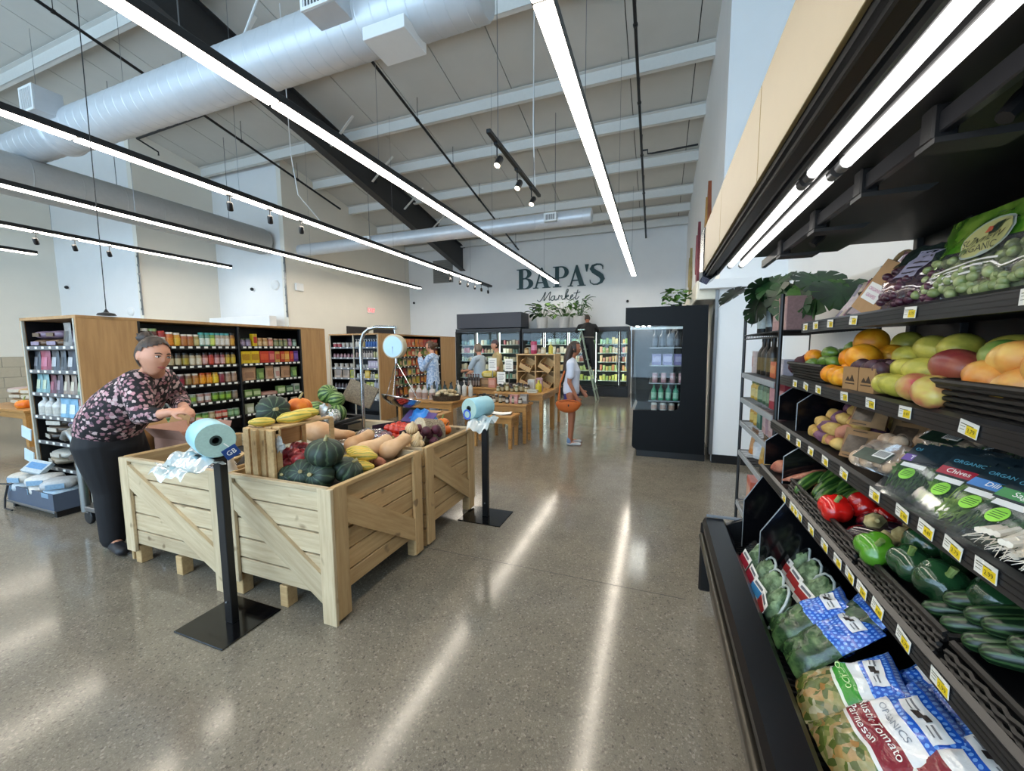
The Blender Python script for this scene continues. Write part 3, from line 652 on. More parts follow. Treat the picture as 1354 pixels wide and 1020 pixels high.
def gondola(name, label, x1, y0, y1, ye, yf, W_, ztop, endz, mid=None, post=None):
    """double sided unit along y; long face at x1 looks +x, end face at y0 looks -y"""
    x0 = x1 - W_; t = thing(name, label, 'shelving', (x1, y0, 0))
    X0 = -W_
    MB().bbox(X0, 0, ztop - .03, 0, yf - y0, ztop, .003).build('top_board', OAK, t)
    for a, b in ((0, ye - y0), (y1 - y0, yf - y0)):
        MB().bbox(-.022, a + .0, .0, 0, b, ztop - .03, .002).build('side_panel', OAK, t); MB().bbox(X0, a, .0, X0 + .022, b, ztop - .03, .002).build('side_panel', OAK, t)
    MB().bbox(X0 + .022, ye - y0 - .02, 0, -.022, ye - y0, ztop - .03, .002).build('divider', BLK, t)
    MB().bbox(X0 + .022, yf - y0 - .025, 0, -.022, yf - y0, ztop - .03, .002).build('end_panel', OAK, t)
    MB().bbox(-W_ / 2 - .02, ye - y0, 0, -W_ / 2 + .02, yf - y0 - .03, ztop - .03, .002).build('back_panel', BLK, t)
    for yy in [ye - y0 + .012, y1 - y0 - .012] + ([mid - y0] if mid else []): MB().bbox(-.05, yy - .012, 0, -.004, yy + .012, ztop - .03, .002).build('upright', BLK, t)
    MB().bbox(-.40, ye - y0, 0, -.03, y1 - y0, .15, .003).build('plinth', BLK, t)
    MB().bbox(X0 + .03, .03, 0, -.03, ye - y0 - .03, .11, .003).build('plinth', BLK, t)
    for xx in (X0 + .024, -.027): MB().box(xx, .03, .1, xx + .003, ye - y0 - .021, ztop - .032).build('black_liner', BLK, t)
    for xx in (X0 + .022, -.044): MB().bbox(xx, -.004, 0, xx + .022, .018, ztop - .03, .002).build('frame_edge', mat('light_grey_edge', 'a9a698', .5), t)
    segs = [(ye, mid), (mid, y1)] if mid else [(ye, y1)]
    for a, b in segs: bay(t, (-.012, a - y0 + .025), radians(90), b - a - .05, .40, SHZ, BLK, 12 if mid else 14)
    bay(t, (X0 + .05, .012), 0, W_ - .1, ye - y0 - .06, endz, mat('zinc_rail', '77787a', .4, .6), 7)
    if post:
        MB().bbox(post - x1 - .012, -.004, 0, post - x1 + .012, .02, ztop - .03, .002).build('upright', mat('light_grey_edge', 'a9a698', .5), t)
    return t
END1 = [1.54, 1.31, 1.085, .855, .60, .34]
gondola('shelving_unit', 'long oak-ended shelving unit with jars and boxes behind the leaning woman', -4.93, 1.97, 4.36, 2.42, 4.80, 1.0, 1.82, END1, 3.44)
gondola('shelving_unit', 'farther oak-ended shelving unit with body care and chip bags', -5.36, 6.6, 9.05, 7.1, 9.85, 1.32, 1.82, SHZ, None, -6.02)

# ------------------------------------------------------------ tables
def table(name, label, x0, y0, x1, y1, z, tt=.035, ap=.09, lw=.055, m=TBL, group='wooden display tables'):
    t = thing(name, label, 'table', ((x0 + x1) / 2, (y0 + y1) / 2, 0), 0, group); w, d = (x1 - x0) / 2, (y1 - y0) / 2
    MB().bbox(-w, -d, z - tt, w, d, z, .004).build('tabletop', m, t)
    i = .03
    for (a, b, c, e) in ((-w + i, -d + i, w - i, -d + i + .02), (-w + i, d - i - .02, w - i, d - i), (-w + i, -d + i, -w + i + .02, d - i), (w - i - .02, -d + i, w - i, d - i)):
        MB().bbox(a, b, z - tt - ap, c, e, z - tt, .002).build('apron', m, t)
    lm = MB().prism([(-lw / 2, -lw / 2), (lw / 2, -lw / 2), (lw / 2, lw / 2), (-lw / 2, lw / 2)], 0, z - tt, 'z')
    for k in range(4): v = lm.v[k]; lm.v[k] = (v[0] * .8, v[1] * .8, v[2])
    me = lm.mesh('leg')
    for sx in (-1, 1):
        for sy in (-1, 1): inst('leg', me, m, t, (sx * (w - i - lw / 2 + .008), sy * (d - i - lw / 2 + .008), 0))
    return t
table('display_table', 'low wooden table nearest to the far bag stand', -2.64, 5.30, -1.97, 5.66, .50)
table('display_table', 'middle-height wooden table nested behind the low one', -2.75, 5.70, -1.88, 6.05, .62)
table('display_table', 'tall wooden table with small jars beside the long-haired shopper', -2.62, 6.09, -1.72, 6.96, .76)
table('display_table', 'wooden table with a wide basket behind the hanging scale', -4.32, 5.72, -3.2, 6.70, .60)
table('display_table', 'tall wooden table with gift boxes in the middle of the store', -3.55, 6.78, -2.66, 7.4, .75)
table('display_table', 'wooden table under the tilted wooden bins', -2.58, 7.05, -1.80, 7.75, .74)
table('side_table', 'wooden table with a pumpkin and sacks at the far left edge', -10.9, 2.95, -9.1, 3.75, .58, .04, .1, .11)
cb = thing('cardboard_box', 'brown cardboard box with a flat parcel on top behind the tomatoes', 'box', (-3.33, 5.25, 0))
MB().bbox(-.28, -.2, 0, .28, .2, .5, .006).build('box_body', mat('cardboard', 'a27c50', .8, var=.08), cb); MB().bbox(-.2, -.12, .5, .18, .1, .52, .004).build('parcel', BROWN, cb)
# tilted wooden bins
wb = thing('bin_rack', 'two-tier rack of tilted wooden bins beside the long-haired shopper', 'rack', (-2.19, 7.4, .74))
for sx in (-.37, 0, .37): MB().bbox(sx - .012, -.22, 0, sx + .012, .22, .62, .003).build('upright', PINE2, wb)
MB().bbox(-.39, -.24, .62, .39, .24, .645, .003).build('top_board', PINE2, wb); MB().bbox(-.382, .2, 0, .382, .22, .62, .002).build('back_board', PINE2, wb); MB().bbox(-.36, -.2, .30, .36, .2, .318, .002).build('shelf', PINE2, wb)
for k, (sx, z) in enumerate(((-.19, .33), (.19, .33), (-.19, .02), (.19, .02))):
    b = MB().bbox(-.15, -.2, 0, .15, .12, .012, .002).bbox(-.15, -.2, 0, -.138, .12, .19, .002).bbox(.138, -.2, 0, .15, .12, .19, .002).bbox(-.15, -.212, 0, .15, -.2, .12, .002).bbox(-.15, .12, 0, .15, .132, .19, .002).build('bin', PINE2, wb, loc=(sx, -.10, z + .05), rot=(radians(16), radians(26 if sx < 0 else 32), 0), scale=.82)
    mb = MB()
    for i in range(7): mb.ball((-.1 + (i % 4) * .06, -.16 + (i // 4) * .07, .06), (.03, .045, .03), 8, 6)
    stuff(mb.build('small_bottles', mat('dark_red_bottles', '5e2420', .4, var=.4, scale=30), b, True))

# ------------------------------------------------------------ refrigerated cases at the back
COOLW = mat('cooler_interior', '97a29b', .5, var=.02)
LED = emis('cooler_led', (.86, 1, .92), 10)
def wall_cooler(label, x0, x1, doors, z=2.13, header=None):
    y0 = 12.2; t = thing('glass_door_cooler', label, 'cooler', (x0, y0, 0), 0, 'glass door coolers'); w = x1 - x0
    MB().bbox(0, .0, 0, w, .9, .27, .006).build('base', BLK, t)
    MB().box(0, .86, .27, w, .9, z).build('back_panel', mat('cooler_back', '343b39', .5), t)
    MB().bbox(0, .0, z - .10, w, .9, z, .006).build('top_cover', BLK, t)
    MB().bbox(0, .0, .27, .05, .9, z - .1, .003).build('end_panel', BLK, t); MB().bbox(w - .05, .0, .27, w, .9, z - .1, .003).build('end_panel', BLK, t)
    if header: MB().bbox(0.02, .05, z + .02, w - .0, .85, z + header, .008).build('header_box', mat('slate_panel', '33343d', .5), t)
    for zz in SHC:
        MB().bbox(.05, .22, zz - .02, w - .05, .85, zz, .002).build('shelf', COOLW, t)
    ed = [0] + [d - x0 for d in doors] + [w]
    for a, b in zip(ed[:-1], ed[1:]):
        d = MB().bbox(a + .005, -.035, .28, a + .045, 0, z - .08, .003).bbox(b - .045, -.035, .28, b - .005, 0, z - .08, .003).bbox(a + .045, -.035, .28, b - .045, 0, .33, .003).bbox(a + .045, -.035, z - .13, b - .045, 0, z - .08, .003).build('door', BLK, t)
        MB().box(a + .045, -.022, .33, b - .045, -.014, z - .13).build('pane', glass('cooler_glass', (.98, 1, .99), .02, .02, 0, (1, 1, 1), .22), d)
        MB().tube([(b - .065, -.05, .85), (b - .065, -.06, 1.3)], .012, 6).build('handle', GRAYM, d)
        MB().box(a + .012, .05, .36, a + .03, .09, z - .15).build('light_tube', LED, t); MB().box(b - .03, .05, .36, b - .012, .09, z - .15).build('light_tube', LED, t)
    return t
SHC = [.48, .78, 1.06, 1.34, 1.62]
wall_cooler('three-door glass cooler under a dark header box on the back wall', -6.62, -4.22, [-5.85, -5.02], 2.16, .52)
wall_cooler('five-door glass cooler under the potted plants on the back wall', -4.18, -.80, [-3.44, -2.65, -1.77, -1.08], 2.13)

# open merchandiser, black, seen from its end
om = thing('open_cooler', 'tall black grab-and-go cooler with a window in its side', 'cooler', (-.42, 5.57, 0))
FRD = 1.15
pr_ = [(.18, .09), (1.03, .09), (1.01, 2.035), (.0, 2.035), (.0, 1.82), (.08, 1.79), (.72, 1.785), (.715, .75), (.69, .68), (.64, .655), (.125, .64), (.12, .14)]
MB().prism([(.18, .09), (1.03, .09), (1.01, 2.035), (.0, 2.035), (.0, 1.82), (.07, 1.80), (.11, .64), (.125, .64), (.12, .14)], FRD - .04, FRD, 'y').build('end_panel', BLK, om)
for yy in (0,): MB().prism(pr_, yy, yy + .04, 'y').build('end_frame', mat('satin_black_panel', '06080b', .5, spec=.2, var=.1), om)
MB().bbox(.18, .02, 0, 1.04, FRD - .02, .09, .004).build('kick_base', BLK, om)
MB().bbox(.13, .04, .1, .98, FRD - .04, .62, .006).build('tub', BLK, om); MB().bbox(.02, .04, 1.82, 1.0, FRD - .04, 2.02, .006).build('top_canopy', BLK, om)
MB().bbox(.93, .04, .62, .985, FRD - .04, 1.82, .004).build('back_panel', BLK, om)
MB().box(.12, .012, .66, .71, .018, 1.79).build('side_window', glass('cooler_glass', (.98, 1, .99), .02, .02, 0, (1, 1, 1), .22), om)
fw_ = MB().prism([(.10, .66), (.11, .66), (.08, 1.8), (.07, 1.8)], .04, FRD - .04, 'y').build('front_window', glass('front_mirror_glass', (.85, .9, .92), .16, .02), om)
for zz in (.78, 1.02, 1.26, 1.5): MB().bbox(.32, .06, zz - .014, .93, FRD - .06, zz, .002).build('shelf', GRAYM, om)
for xx in (.12, .2, .28): MB().box(xx, .06, 1.80, xx + .03, FRD - .06, 1.815).build('light_tube', emis('fridge_tube', (1, .98, .93), 12), om)
MB().bbox(.06, .05, 1.74, .9, .06, 1.775, .002).build('wire_rail', WHT, om)

# ------------------------------------------------------------ produce case on the right
PC = thing('produce_case', 'long black open produce case with four lit shelves at the right', 'case', (0, 0, 0))
CY0, CY1 = -.7, 2.42
BRSH = mat('brushed_dark_panel', '6a6258', .3, .7, var=.1, scale=4)
MB().prism([(.33, .07), (1.2, .07), (1.2, .40), (.36, .40), (.30, .44)], CY0, CY1 - .03, 'y').build('base_tub', BLK, PC)
MB().prism([(.318, .10), (.326, .10), (.293, .425), (.285, .425)], CY0, CY1 - .06, 'y').build('front_panel', BRSH, PC)
MB().prism([(.30, .40), (.40, .36), (.40, .49), (.375, .525), (.285, .525), (.27, .50), (.27, .47)], CY0, CY1, 'y').build('front_lip', mat('black_enamel_lip', '0d0e12', .28, var=.05), PC)
MB().tube([(.268, CY0, .42), (.268, CY1 - .02, .42), (.28, CY1 + .01, .42), (.34, CY1 + .02, .42)], .017, 10).build('bumper_rail', mat('dark_bronze_rail', '4a453c', .3, .6), PC, True)
MB().bbox(.262, CY1 - .02, .08, .33, CY1 + .005, .50, .012).build('corner_cap', BLK, PC)
MB().tube([(.29, CY1, .535), (.6, CY1 + .01, .535)], .009, 8).build('end_rail', mat('clear_edge', '7c7f82', .2), PC, True)
MB().prism([(.33, .07), (1.2, .07), (1.2, 2.12), (1.12, 2.12), (1.12, .62), (.62, .62), (.36, .49)], CY1 - .03, CY1, 'y').build('end_panel', BLK, PC)
MB().box(1.12, CY0, .3, 1.16, CY1 - .03, 2.1).build('back_panel', mat('black_back_panel', '0f1012', .45, var=.1), PC)
mb = MB()
for i in range(120):
    y_ = CY0 + .05 + i * .0255; mb.box(.40, y_, .405, .62, y_ + .010, .418)
stuff(mb.build('deck_grille', BLK, PC)); MB().box(.40, CY0, .398, 1.12, CY1 - .03, .404).build('deck_pan', BLK, PC)
CSH = [(.63, 1.600, .03), (.61, 1.343, .05), (.58, 1.107, .07), (.54, .865, .05)]
yel = mat('price_yellow', 'e6c81e', .5, var=.02); ink = mat('price_ink', '4a4418', .6, var=0)
def price_tag(k):
    w, h = .052, .030
    mb = MB().box(-w / 2, -.0012, -h / 2, w / 2, 0, h / 2, 0).box(-.004, -.002, -h / 2 + .002, w / 2 - .002, -.0008, h / 2 - .009, 1)
    mb.box(-w / 2 + .004, -.0016, .006, w / 2 - .012, -.0009, .0075, 2).box(-w / 2 + .004, -.0016, .001, -.008, -.0009, .002, 2).box(-w / 2 + .004, -.0016, -.006, -.010, -.0009, -.005, 2)
    tx = text_mesh(k, .0125); o = len(mb.v)
    mb.add([(v.co.x + .0105, -.0026, v.co.y - .0035) for v in tx.vertices], [tuple(p.vertices) for p in tx.polygons], 2)
    return mb.mesh('price_tag')
PT = [price_tag(k) for k in ('2.99', '4.49', '1.89', '3.79', '5.99')]
TY = {0: [2.12, 2.0, 1.85, 1.66, 1.34, .98, .6], 1: [2.14, 2.0, 1.86, 1.63, 1.455, 1.28, 1.06, .83], 2: [2.08, 1.94, 1.80, 1.66, 1.51, 1.32, 1.19, 1.10, 1.015, .93, .8], 3: [1.94, 1.83, 1.79, 1.74, 1.62, 1.50, 1.40, 1.32, 1.25, 1.17, 1.06, .94]}
for k, (xf, z, rise) in enumerate(CSH):
    y1 = [2.18, CY1 - .03, CY1 - .03, CY1 - .03][k]
    s = MB().prism([(xf, z - .03), (xf + .01, z + .005), (1.12, z + rise), (1.12, z + rise - .04)], CY0, y1, 'y').build('shelf', BLK, PC)
    MB().prism([(xf - .008, z - .036), (xf + .004, z - .036), (xf + .004, z + .012), (xf - .008, z + .004)], CY0, y1, 'y').build('shelf_rail', mat('ribbed_black_rail', '222224', .3, var=.05), s)
    for zz in (-.024, -.012, .0): MB().box(xf - .0095, CY0, z + zz - .001, xf - .007, y1, z + zz + .001).build('rail_rib', BLKP, s)
    for i, y_ in enumerate(TY[k]):
        inst('price_tag', PT[(i * 2 + k) % 5], [TAGM, yel, ink], s, (xf - .0105, y_, z - .012), (radians(random.uniform(-3, 3)), radians(random.uniform(-2, 10)), radians(-90)))
def divider(x0, y, z, h, label=None):
    MB().prism([(x0, z), (x0, z + h * .62), (x0 + .09, z + h), (1.11, z + h), (1.11, z)], y - .004, y + .004, 'y').build('divider', BLKG, PC)
    MB().tube([(x0, y, z), (x0, y, z + h * .62), (x0 + .09, y, z + h), (x0 + .2, y, z + h)], .0035, 5).build('divider_edge', mat('clear_edge', '7c7f82', .2), PC)
for (x0, y_, z, h) in ((.60, 2.37, 1.12, .2), (.60, 2.09, 1.12, .2), (.55, 2.37, .88, .2), (.55, 2.05, .88, .2), (.46, 2.34, .42, .42), (.46, 1.98, .42, .40)): divider(x0, y_, z, h)
for y_ in (.75, 1.4, 2.05, 2.38): MB().bbox(1.095, y_ - .015, .45, 1.12, y_ + .015, 2.08, .002).build('standard', DARKST, PC)
# canopy
CREAM = mat('glossy_cream_fascia', '8c7850', .3, spec=.22, var=.03)
ys_ = [CY0, -.1, .5, 1.1, 1.7, 2.24]
for a, b in zip(ys_[:-1], ys_[1:]): MB().bbox(.207, a + .002, 1.885, .215, b - .002, 2.10, .001).build('fascia_panel', CREAM, PC)
MB().prism([(.203, 1.86), (.24, 1.84), (.27, 1.86), (.27, 2.06), (.215, 2.10), (.203, 2.10)], 2.24, 2.42, 'y').build('canopy_end_cap', BLKG, PC)
MB().prism([(.215, 1.872), (.30, 1.90), (.30, 1.99), (1.16, 1.99), (1.16, 2.13), (.216, 2.10)], CY0, 2.40, 'y').build('canopy', mat('matt_black_canopy', '141415', .5, var=.1), PC)
MB().bbox(.222, CY0, 1.858, .25, 2.38, 1.872, .003).build('canopy_rail', BLK, PC)
MB().tube([(.275, CY0, 1.875), (.275, 2.3, 1.875)], .009, 8).build('conduit', mat('grey_conduit', '55565a', .4, .5), PC, True)
MB().bbox(.29, CY0, 1.955, .80, 2.36, 1.99, .003).build('light_deck', mat('matt_black_canopy', '141415', .5, var=.1), PC)
TUBE = emis('canopy_tube', (1, .97, .93), CASE_TUBE)
for xx in (.335, .385):
    for a, b in ((CY0, .30), (.36, 1.16 if xx < .35 else 1.12), (1.24 if xx < .35 else 1.20, 2.28)):
        MB().tube([(xx, a, 1.912), (xx, b, 1.912)], .0125, 10).build('light_tube', TUBE, PC, True)
        for e in (a - .03, b): MB().tube([(xx, e, 1.912), (xx, e + .03, 1.912)], .0145, 10).build('tube_cap', GRAYM, PC, True)
        MB().bbox(xx - .01, a, 1.925, xx + .01, b, 1.957, .002).build('tube_bracket', BLKP, PC)
MB().bbox(.48, CY0, 1.895, .50, 2.34, 1.935, .003).build('mist_rail', mat('dark_grey_alu', '45464b', .3, .8), PC)
for y_ in (.75, 1.02, 1.3, 1.62, 2.0):
    MB().bbox(.470, y_ - .02, 1.885, .51, y_ + .02, 1.95, .004).build('rail_clip', BLKP, PC)
    MB().prism([(.47, 1.885), (.62, 1.89), (.60, 1.875), (.47, 1.875)], y_ - .03, y_ + .03, 'y').build('rail_wing', DARKST, PC)
for y_ in (.93, 1.78): 
    MB().tube([(.56, y_, 1.955), (.56, y_, 1.92), (.545, y_ - .01, 1.90), (.52, y_ - .015, 1.87)], [.014, .013, .016, .013], 8).build('mist_nozzle', BLKP, PC, True)

# ------------------------------------------------------------ wire rack between case and wall
WR = thing('wire_rack', 'black wire rack with bottles and boxes beyond the produce case', 'rack', (.62, 2.5, 0))
for xx in (0, .42):
    for yy in (0, .93): MB().tube([(xx, yy, 0), (xx, yy, 1.78)], .011, 8).build('post', BLK, WR, True)
for zz in (1.585, 1.30, 1.11, .93, .70, .30):
    m_ = BLK if zz > 1.5 else mat('zinc_rail', '77787a', .4, .6)
    s = MB().tube([(0, 0, zz), (0, .93, zz), (.42, .93, zz), (.42, 0, zz), (0, 0, zz)], .005, 6).tube([(0, 0, zz - .03), (0, .93, zz - .03)], .005, 6).build('wire_shelf', m_, WR, True)
    mb = MB()
    for i in range(24): mb.tube([(0, .02 + i * .0388, zz + .003), (.42, .02 + i * .0388, zz + .003)], .002, 4)
    for i in range(20): mb.tube([(0, .02 + i * .0465, zz), (0, .045 + i * .0465, zz - .03)], .002, 4)
    stuff(mb.build('wires', m_, s))
    if zz < 1.5: MB().bbox(-.012, .03, -.02, -.006, .9, .014, .001).build('shelf_rail', mat('translucent_grey_strip', '9aa0a4', .3), s, loc=(0, 0, zz - .01))
MB().box(.415, .02, .2, .425, .92, 1.9).build('back_board', WHT, WR)

# ------------------------------------------------------------ hanging dial scale
HS = thing('hanging_scale', 'hanging dial scale with a steel pan on a curved steel stand', 'scale', (-2.72, 3.08, .66))
CHR = mat('polished_steel', 'b9bcc0', .18, 1, var=.05)
MB().tube([(0, 0, 0)] + [(0, 0, z) for z in (.3, .6, .84)] + [(.012, 0, .92), (.05, 0, .99), (.11, 0, 1.03), (.2, 0, 1.045), (.42, 0, 1.035)], .018, 12).build('stand_pole', CHR, HS, True)
MB().lathe([(.001, 0), (.11, 0), (.11, .01), (.02, .015)], 20).build('stand_foot', CHR, HS, True)
MB().tube([(.40, 0, 1.035), (.41, 0, .98)], .006, 6).build('hook', CHR, HS)
dr = MB().lathe([(.001, -.05), (.096, -.05), (.108, -.047), (.112, -.04), (.112, .015), (.105, .02), (.001, .02)], 32).build('dial_case', mat('cream_dial_case', 'b5a88c', .4), HS, True, loc=(.41, 0, .86), rot=(radians(-90), 0, radians(6)))
MB().lathe([(.001, -.0525), (.096, -.0525), (.096, -.0505), (.001, -.0505)], 32).build('dial_face', mat('pale_dial', 'b0cdea', .4, var=.02), dr)
MB().prism([(-.003, 0), (.003, 0), (.0, .07)], -.0545, -.053, 'z').build('needle', BLKP, dr)
pan = (.47, -.02, .37)
for (a, b) in ((-.17, 0), (.17, 0), (.02, -.15)): MB().tube([(.41, 0, .72), (pan[0] + a, pan[1] + b, pan[2] + .02)], .004, 5).build('chain', CHR, HS)
MB().tube([(.41, 0, .76), (.41, 0, .70)], .012, 8).build('hook', CHR, HS)
MB().lathe([(.001, -.075), (.10, -.065), (.165, -.02), (.185, .012), (.188, .012), (.168, -.022), (.1, -.069), (.001, -.079)], 32, cap=False).build('pan', CHR, HS, True, loc=pan, rot=(radians(-12), radians(8), 0))

# ------------------------------------------------------------ stocking cart and boxes beside the woman
SATIN = mat('satin_aluminium', '8f9290', .35, .8, var=.06)
CT = thing('stocking_cart', 'steel stocking cart with bent handles behind the leaning woman', 'cart', (-4.64, 1.77, 0))
for yy in (0, .46):
    MB().tube([(-.16, yy, .74), (-.12, yy, .79), (-.06, yy, .80), (.0, yy, .74), (.04, yy, .62), (.06, yy, .35), (.06, yy, .12)], .03, 10).build('handle_tube', SATIN, CT, True)
MB().tube([(-.16, 0, .74), (-.16, .46, .74)], .026, 8).build('handle_tube', SATIN, CT, True)
MB().bbox(.02, -.02, .13, 1.12, .50, .17, .005).build('deck', GRAYM, CT); MB().bbox(.06, .01, .52, 1.08, .47, .55, .005).build('upper_deck', GRAYM, CT)
for xx in (.06, 1.06):
    for yy in (.02, .44): 
        MB().lathe([(.001, -.015), (.055, -.015), (.06, -.01), (.06, .01), (.055, .015), (.001, .015)], 16).build('wheel', BLKP, CT, True, loc=(xx, yy, .061), rot=(radians(90), 0, 0)); MB().bbox(xx - .02, yy - .02, .1, xx + .02, yy + .02, .13, .002).build('caster_fork', GRAYM, CT)
for xx in (1.06,):
    for yy in (.02, .44): MB().tube([(xx, yy, .17), (xx, yy, .52)], .014, 8).build('upright', CHR, CT)
def openbox(name, label, x0, y0, x1, y1, z0, z1, m, flap=.14, inner=None):
    t = thing(name, label, 'box', ((x0 + x1) / 2, (y0 + y1) / 2, z0)); w, d, h = (x1 - x0) / 2, (y1 - y0) / 2, z1 - z0
    MB().box(-w, -d, 0, w, d, .006).box(-w, -d, .006, -w + .005, d, h).box(w - .005, -d, .006, w, d, h).box(-w + .005, -d, .006, w - .005, -d + .005, h).box(-w + .005, d - .005, .006, w - .005, d, h).build('box_body', m, t)
    MB().box(-w, 0, 0, w, .004, flap).build('flap', m, t, loc=(0, -d, h), rot=(radians(35), 0, 0)); MB().box(-w, -.004, 0, w, 0, flap).build('flap', m, t, loc=(0, d, h), rot=(radians(-20), 0, 0))
    MB().box(0, -d, 0, .004, d, flap).build('flap', m, t, loc=(-w, 0, h), rot=(0, radians(-40), 0))
    if inner: MB().grid(10, 10, lambda u, v: (-w + .01 + u * (2 * w - .02), -d + .01 + v * (2 * d - .02), h * .8 + .03 * noise.noise((u * 5, v * 5, w))), uv=False).build('crumpled_paper', inner, t, 2)
    return t
CARD = mat('cardboard', 'a27c50', .8, var=.08)
openbox('carton', 'open brown carton on the cart beside the pine crate', -4.30, 1.95, -4.02, 2.28, .55, .80, CARD)
openbox('carton', 'open pinkish carton with crumpled paper beside the pine crate', -3.99, 2.0, -3.52, 2.30, .55, .76, mat('pink_cardboard', 'b98d7a', .8, var=.08), .12, mat('crumpled_kraft', 'a88c74', .8, var=.15))
# ------------------------------------------------------------ packaged goods
KM = {}
def kmesh(kind, w, h, d):
    k = (kind, round(w, 3), round(h, 3), round(d, 3))
    if k in KM: return KM[k]
    r = w / 2; out = []   # list of (part name, mesh, material slot key, offset)
    if kind == 'jar':
        out = [('jar', MB().lathe([(r * .9, 0), (r, .006), (r, h * .72), (r * .8, h * .84), (r * .8, h * .9)], 12).mesh('jar', True), 'c'),
               ('lid', MB().lathe([(r * .86, h * .86), (r * .86, h), (.001, h)], 12).mesh('lid', True), 'l'),
               ('front_label', MB().lathe([(r * 1.015, h * .16), (r * 1.015, h * .62)], 12, cap=False).mesh('front_label', True), 'b')]
    elif kind == 'can':
        out = [('can', MB().lathe([(r * .95, 0), (r, .004), (r, h - .004), (r * .95, h), (r * .9, h), (r * .88, h - .003), (.001, h - .003)], 12).mesh('can', True), 'c'),
               ('lid', MB().lathe([(r * .88, h - .002), (r * .93, h + .002), (r * .99, h - .001)], 12, cap=False).mesh('lid', True), 'l'),
               ('front_label', MB().lathe([(r * 1.02, h * .3), (r * 1.02, h * .72)], 12, cap=False).mesh('front_label', True), 'b')]
    elif kind == 'bottle':
        out = [('bottle', MB().lathe([(r * .92, 0), (r, .008), (r, h * .58), (r * .75, h * .68), (r * .36, h * .78), (r * .34, h * .93), (r * .34, h * .93)], 12).mesh('bottle', True), 'c'),
               ('cap', MB().lathe([(r * .4, h * .9), (r * .4, h), (.001, h)], 10).mesh('cap', True), 'l'),
               ('front_label', MB().lathe([(r * 1.015, h * .12), (r * 1.015, h * .48)], 12, cap=False).mesh('front_label', True), 'b')]
    elif kind == 'pump':
        out = [('bottle', MB().lathe([(r * .92, 0), (r, .008), (r, h * .62), (r * .5, h * .72), (r * .3, h * .74)], 12).mesh('bottle', True), 'c'),
               ('pump_head', MB().lathe([(r * .32, h * .73), (r * .32, h * .84), (r * .12, h * .85), (r * .12, h * .95), (.001, h * .95)], 8).box(-.008, -r * .8, h * .92, .008, r * .2, h).mesh('pump_head', True), 'l')]
    elif kind == 'tub':
        out = [('tub', MB().lathe([(r * .85, 0), (r, h * .8), (r, h * .8)], 12).mesh('tub', True), 'c'), ('lid', MB().lathe([(r * 1.05, h * .8), (r * 1.05, h), (.001, h)], 12).mesh('lid', True), 'l')]
    elif kind == 'box':
        out = [('box', MB().bbox(-r, -d / 2, 0, r, d / 2, h, .002).mesh('box'), 'c'),
               ('front_label', MB().box(-r * .82, -d / 2 - .0015, h * .30, r * .82, -d / 2 - .0004, h * .78).mesh('front_label'), 'b')]
    elif kind == 'pouch':
        def f(s_):
            def g(u, v):
                x = (u - .5) * 2; tp = (1 - abs(x) ** 3) * max(0, (1 - v) ** .6) * (.55 + .45 * (1 - v))
                return (x * r * (1 - .06 * sin(pi * v)), s_ * d / 2 * max(tp, .015), v * h)
            return g
        mb = MB(); mb.grid(8, 8, f(-1), uv=False); mb.grid(8, 8, f(1), uv=False); n0 = 81
        out = [('pouch', mb.mesh('pouch', 2), 'c'),
               ('front_label', MB().grid(4, 4, lambda u, v: (lambda q: (q[0] * .99, q[1] - .003, q[2]))(f(-1)(.18 + .64 * u, .22 + .45 * v)), uv=False).mesh('front_label', 2), 'b'),
               ('top_seal', MB().box(-r * .97, -.003, h * .95, r * .97, .003, h * 1.03).mesh('top_seal'), 'l')]
    elif kind == 'sack':   # pillow bag lying down
        out = [('sack', MB().ball((0, 0, h / 2), (r, d / 2, h / 2), 14, 8, lambda t, p, q: (math.copysign(abs(q[0]) ** .6, q[0]), math.copysign(abs(q[1]) ** .6, q[1]), math.copysign(abs(q[2]) ** .8, q[2]))).mesh('sack', 2), 'c'),
               ('front_label', MB().box(-r * .5, -d / 2 - .004, h * .25, r * .5, -d / 2 + .002, h * .7).mesh('front_label'), 'b')]
    KM[k] = out; return out
def product(kind, w, h, d, cols, loc, rz, name, label, cat, group=None, parts=True, rot=None):
    ms = kmesh(kind, w, h, d); cm = dict(zip('clb', cols)); root = None
    for i, (pn, me, key) in enumerate(ms):
        if i and not parts: break
        c_ = cm.get(key) or cm['c']; m_ = c_ if not isinstance(c_, str) else pk(c_)
        if i == 0: root = tag(inst(name, me, m_, None, loc, rot or (0, 0, rz)), label, cat, group)
        else: inst(pn, me, m_, root)
    return root
def row(items, p0, dv, L, rz, where, group, jit=.006, parts=True, order='from left'):
    """items (kind, w, h, d, colours, description, count) spread over length L from p0 along dv"""
    seq = [it for it in items for _ in range(it[6] if len(it) > 6 else 1)]
    tot = sum(i[1] for i in seq); gap = (L - tot) / max(len(seq), 1); x = gap / 2
    dv = Vector(dv); p0 = Vector(p0); n = 0
    for it in seq:
        kind, w, h, d, cols, desc = it[:6]; n += 1
        p = p0 + dv * (x + w / 2 + random.uniform(-.3, .3) * jit) - Vector((dv.y, -dv.x, 0)) * (d / 2 + random.uniform(0, jit)); x += w + gap
        nm = {'pump': 'bottle'}.get(kind, kind)
        product(kind, w, h, d, cols, p, rz + random.uniform(-.12, .12), nm, '%s, %s %s on %s' % (desc, ORD[n - 1], order, where), nm, group, parts)
    return n
def J(c, l='e8e4d8', b='efe9da', desc=None, n=1, w=.07, h=.135, k='jar'): return (k, w, h, w, (c, l, b), desc, n)
def B(c, b, desc, n=1, w=.09, h=.16, d=.06): return ('box', w, h, d, (c, c, b), desc, n)
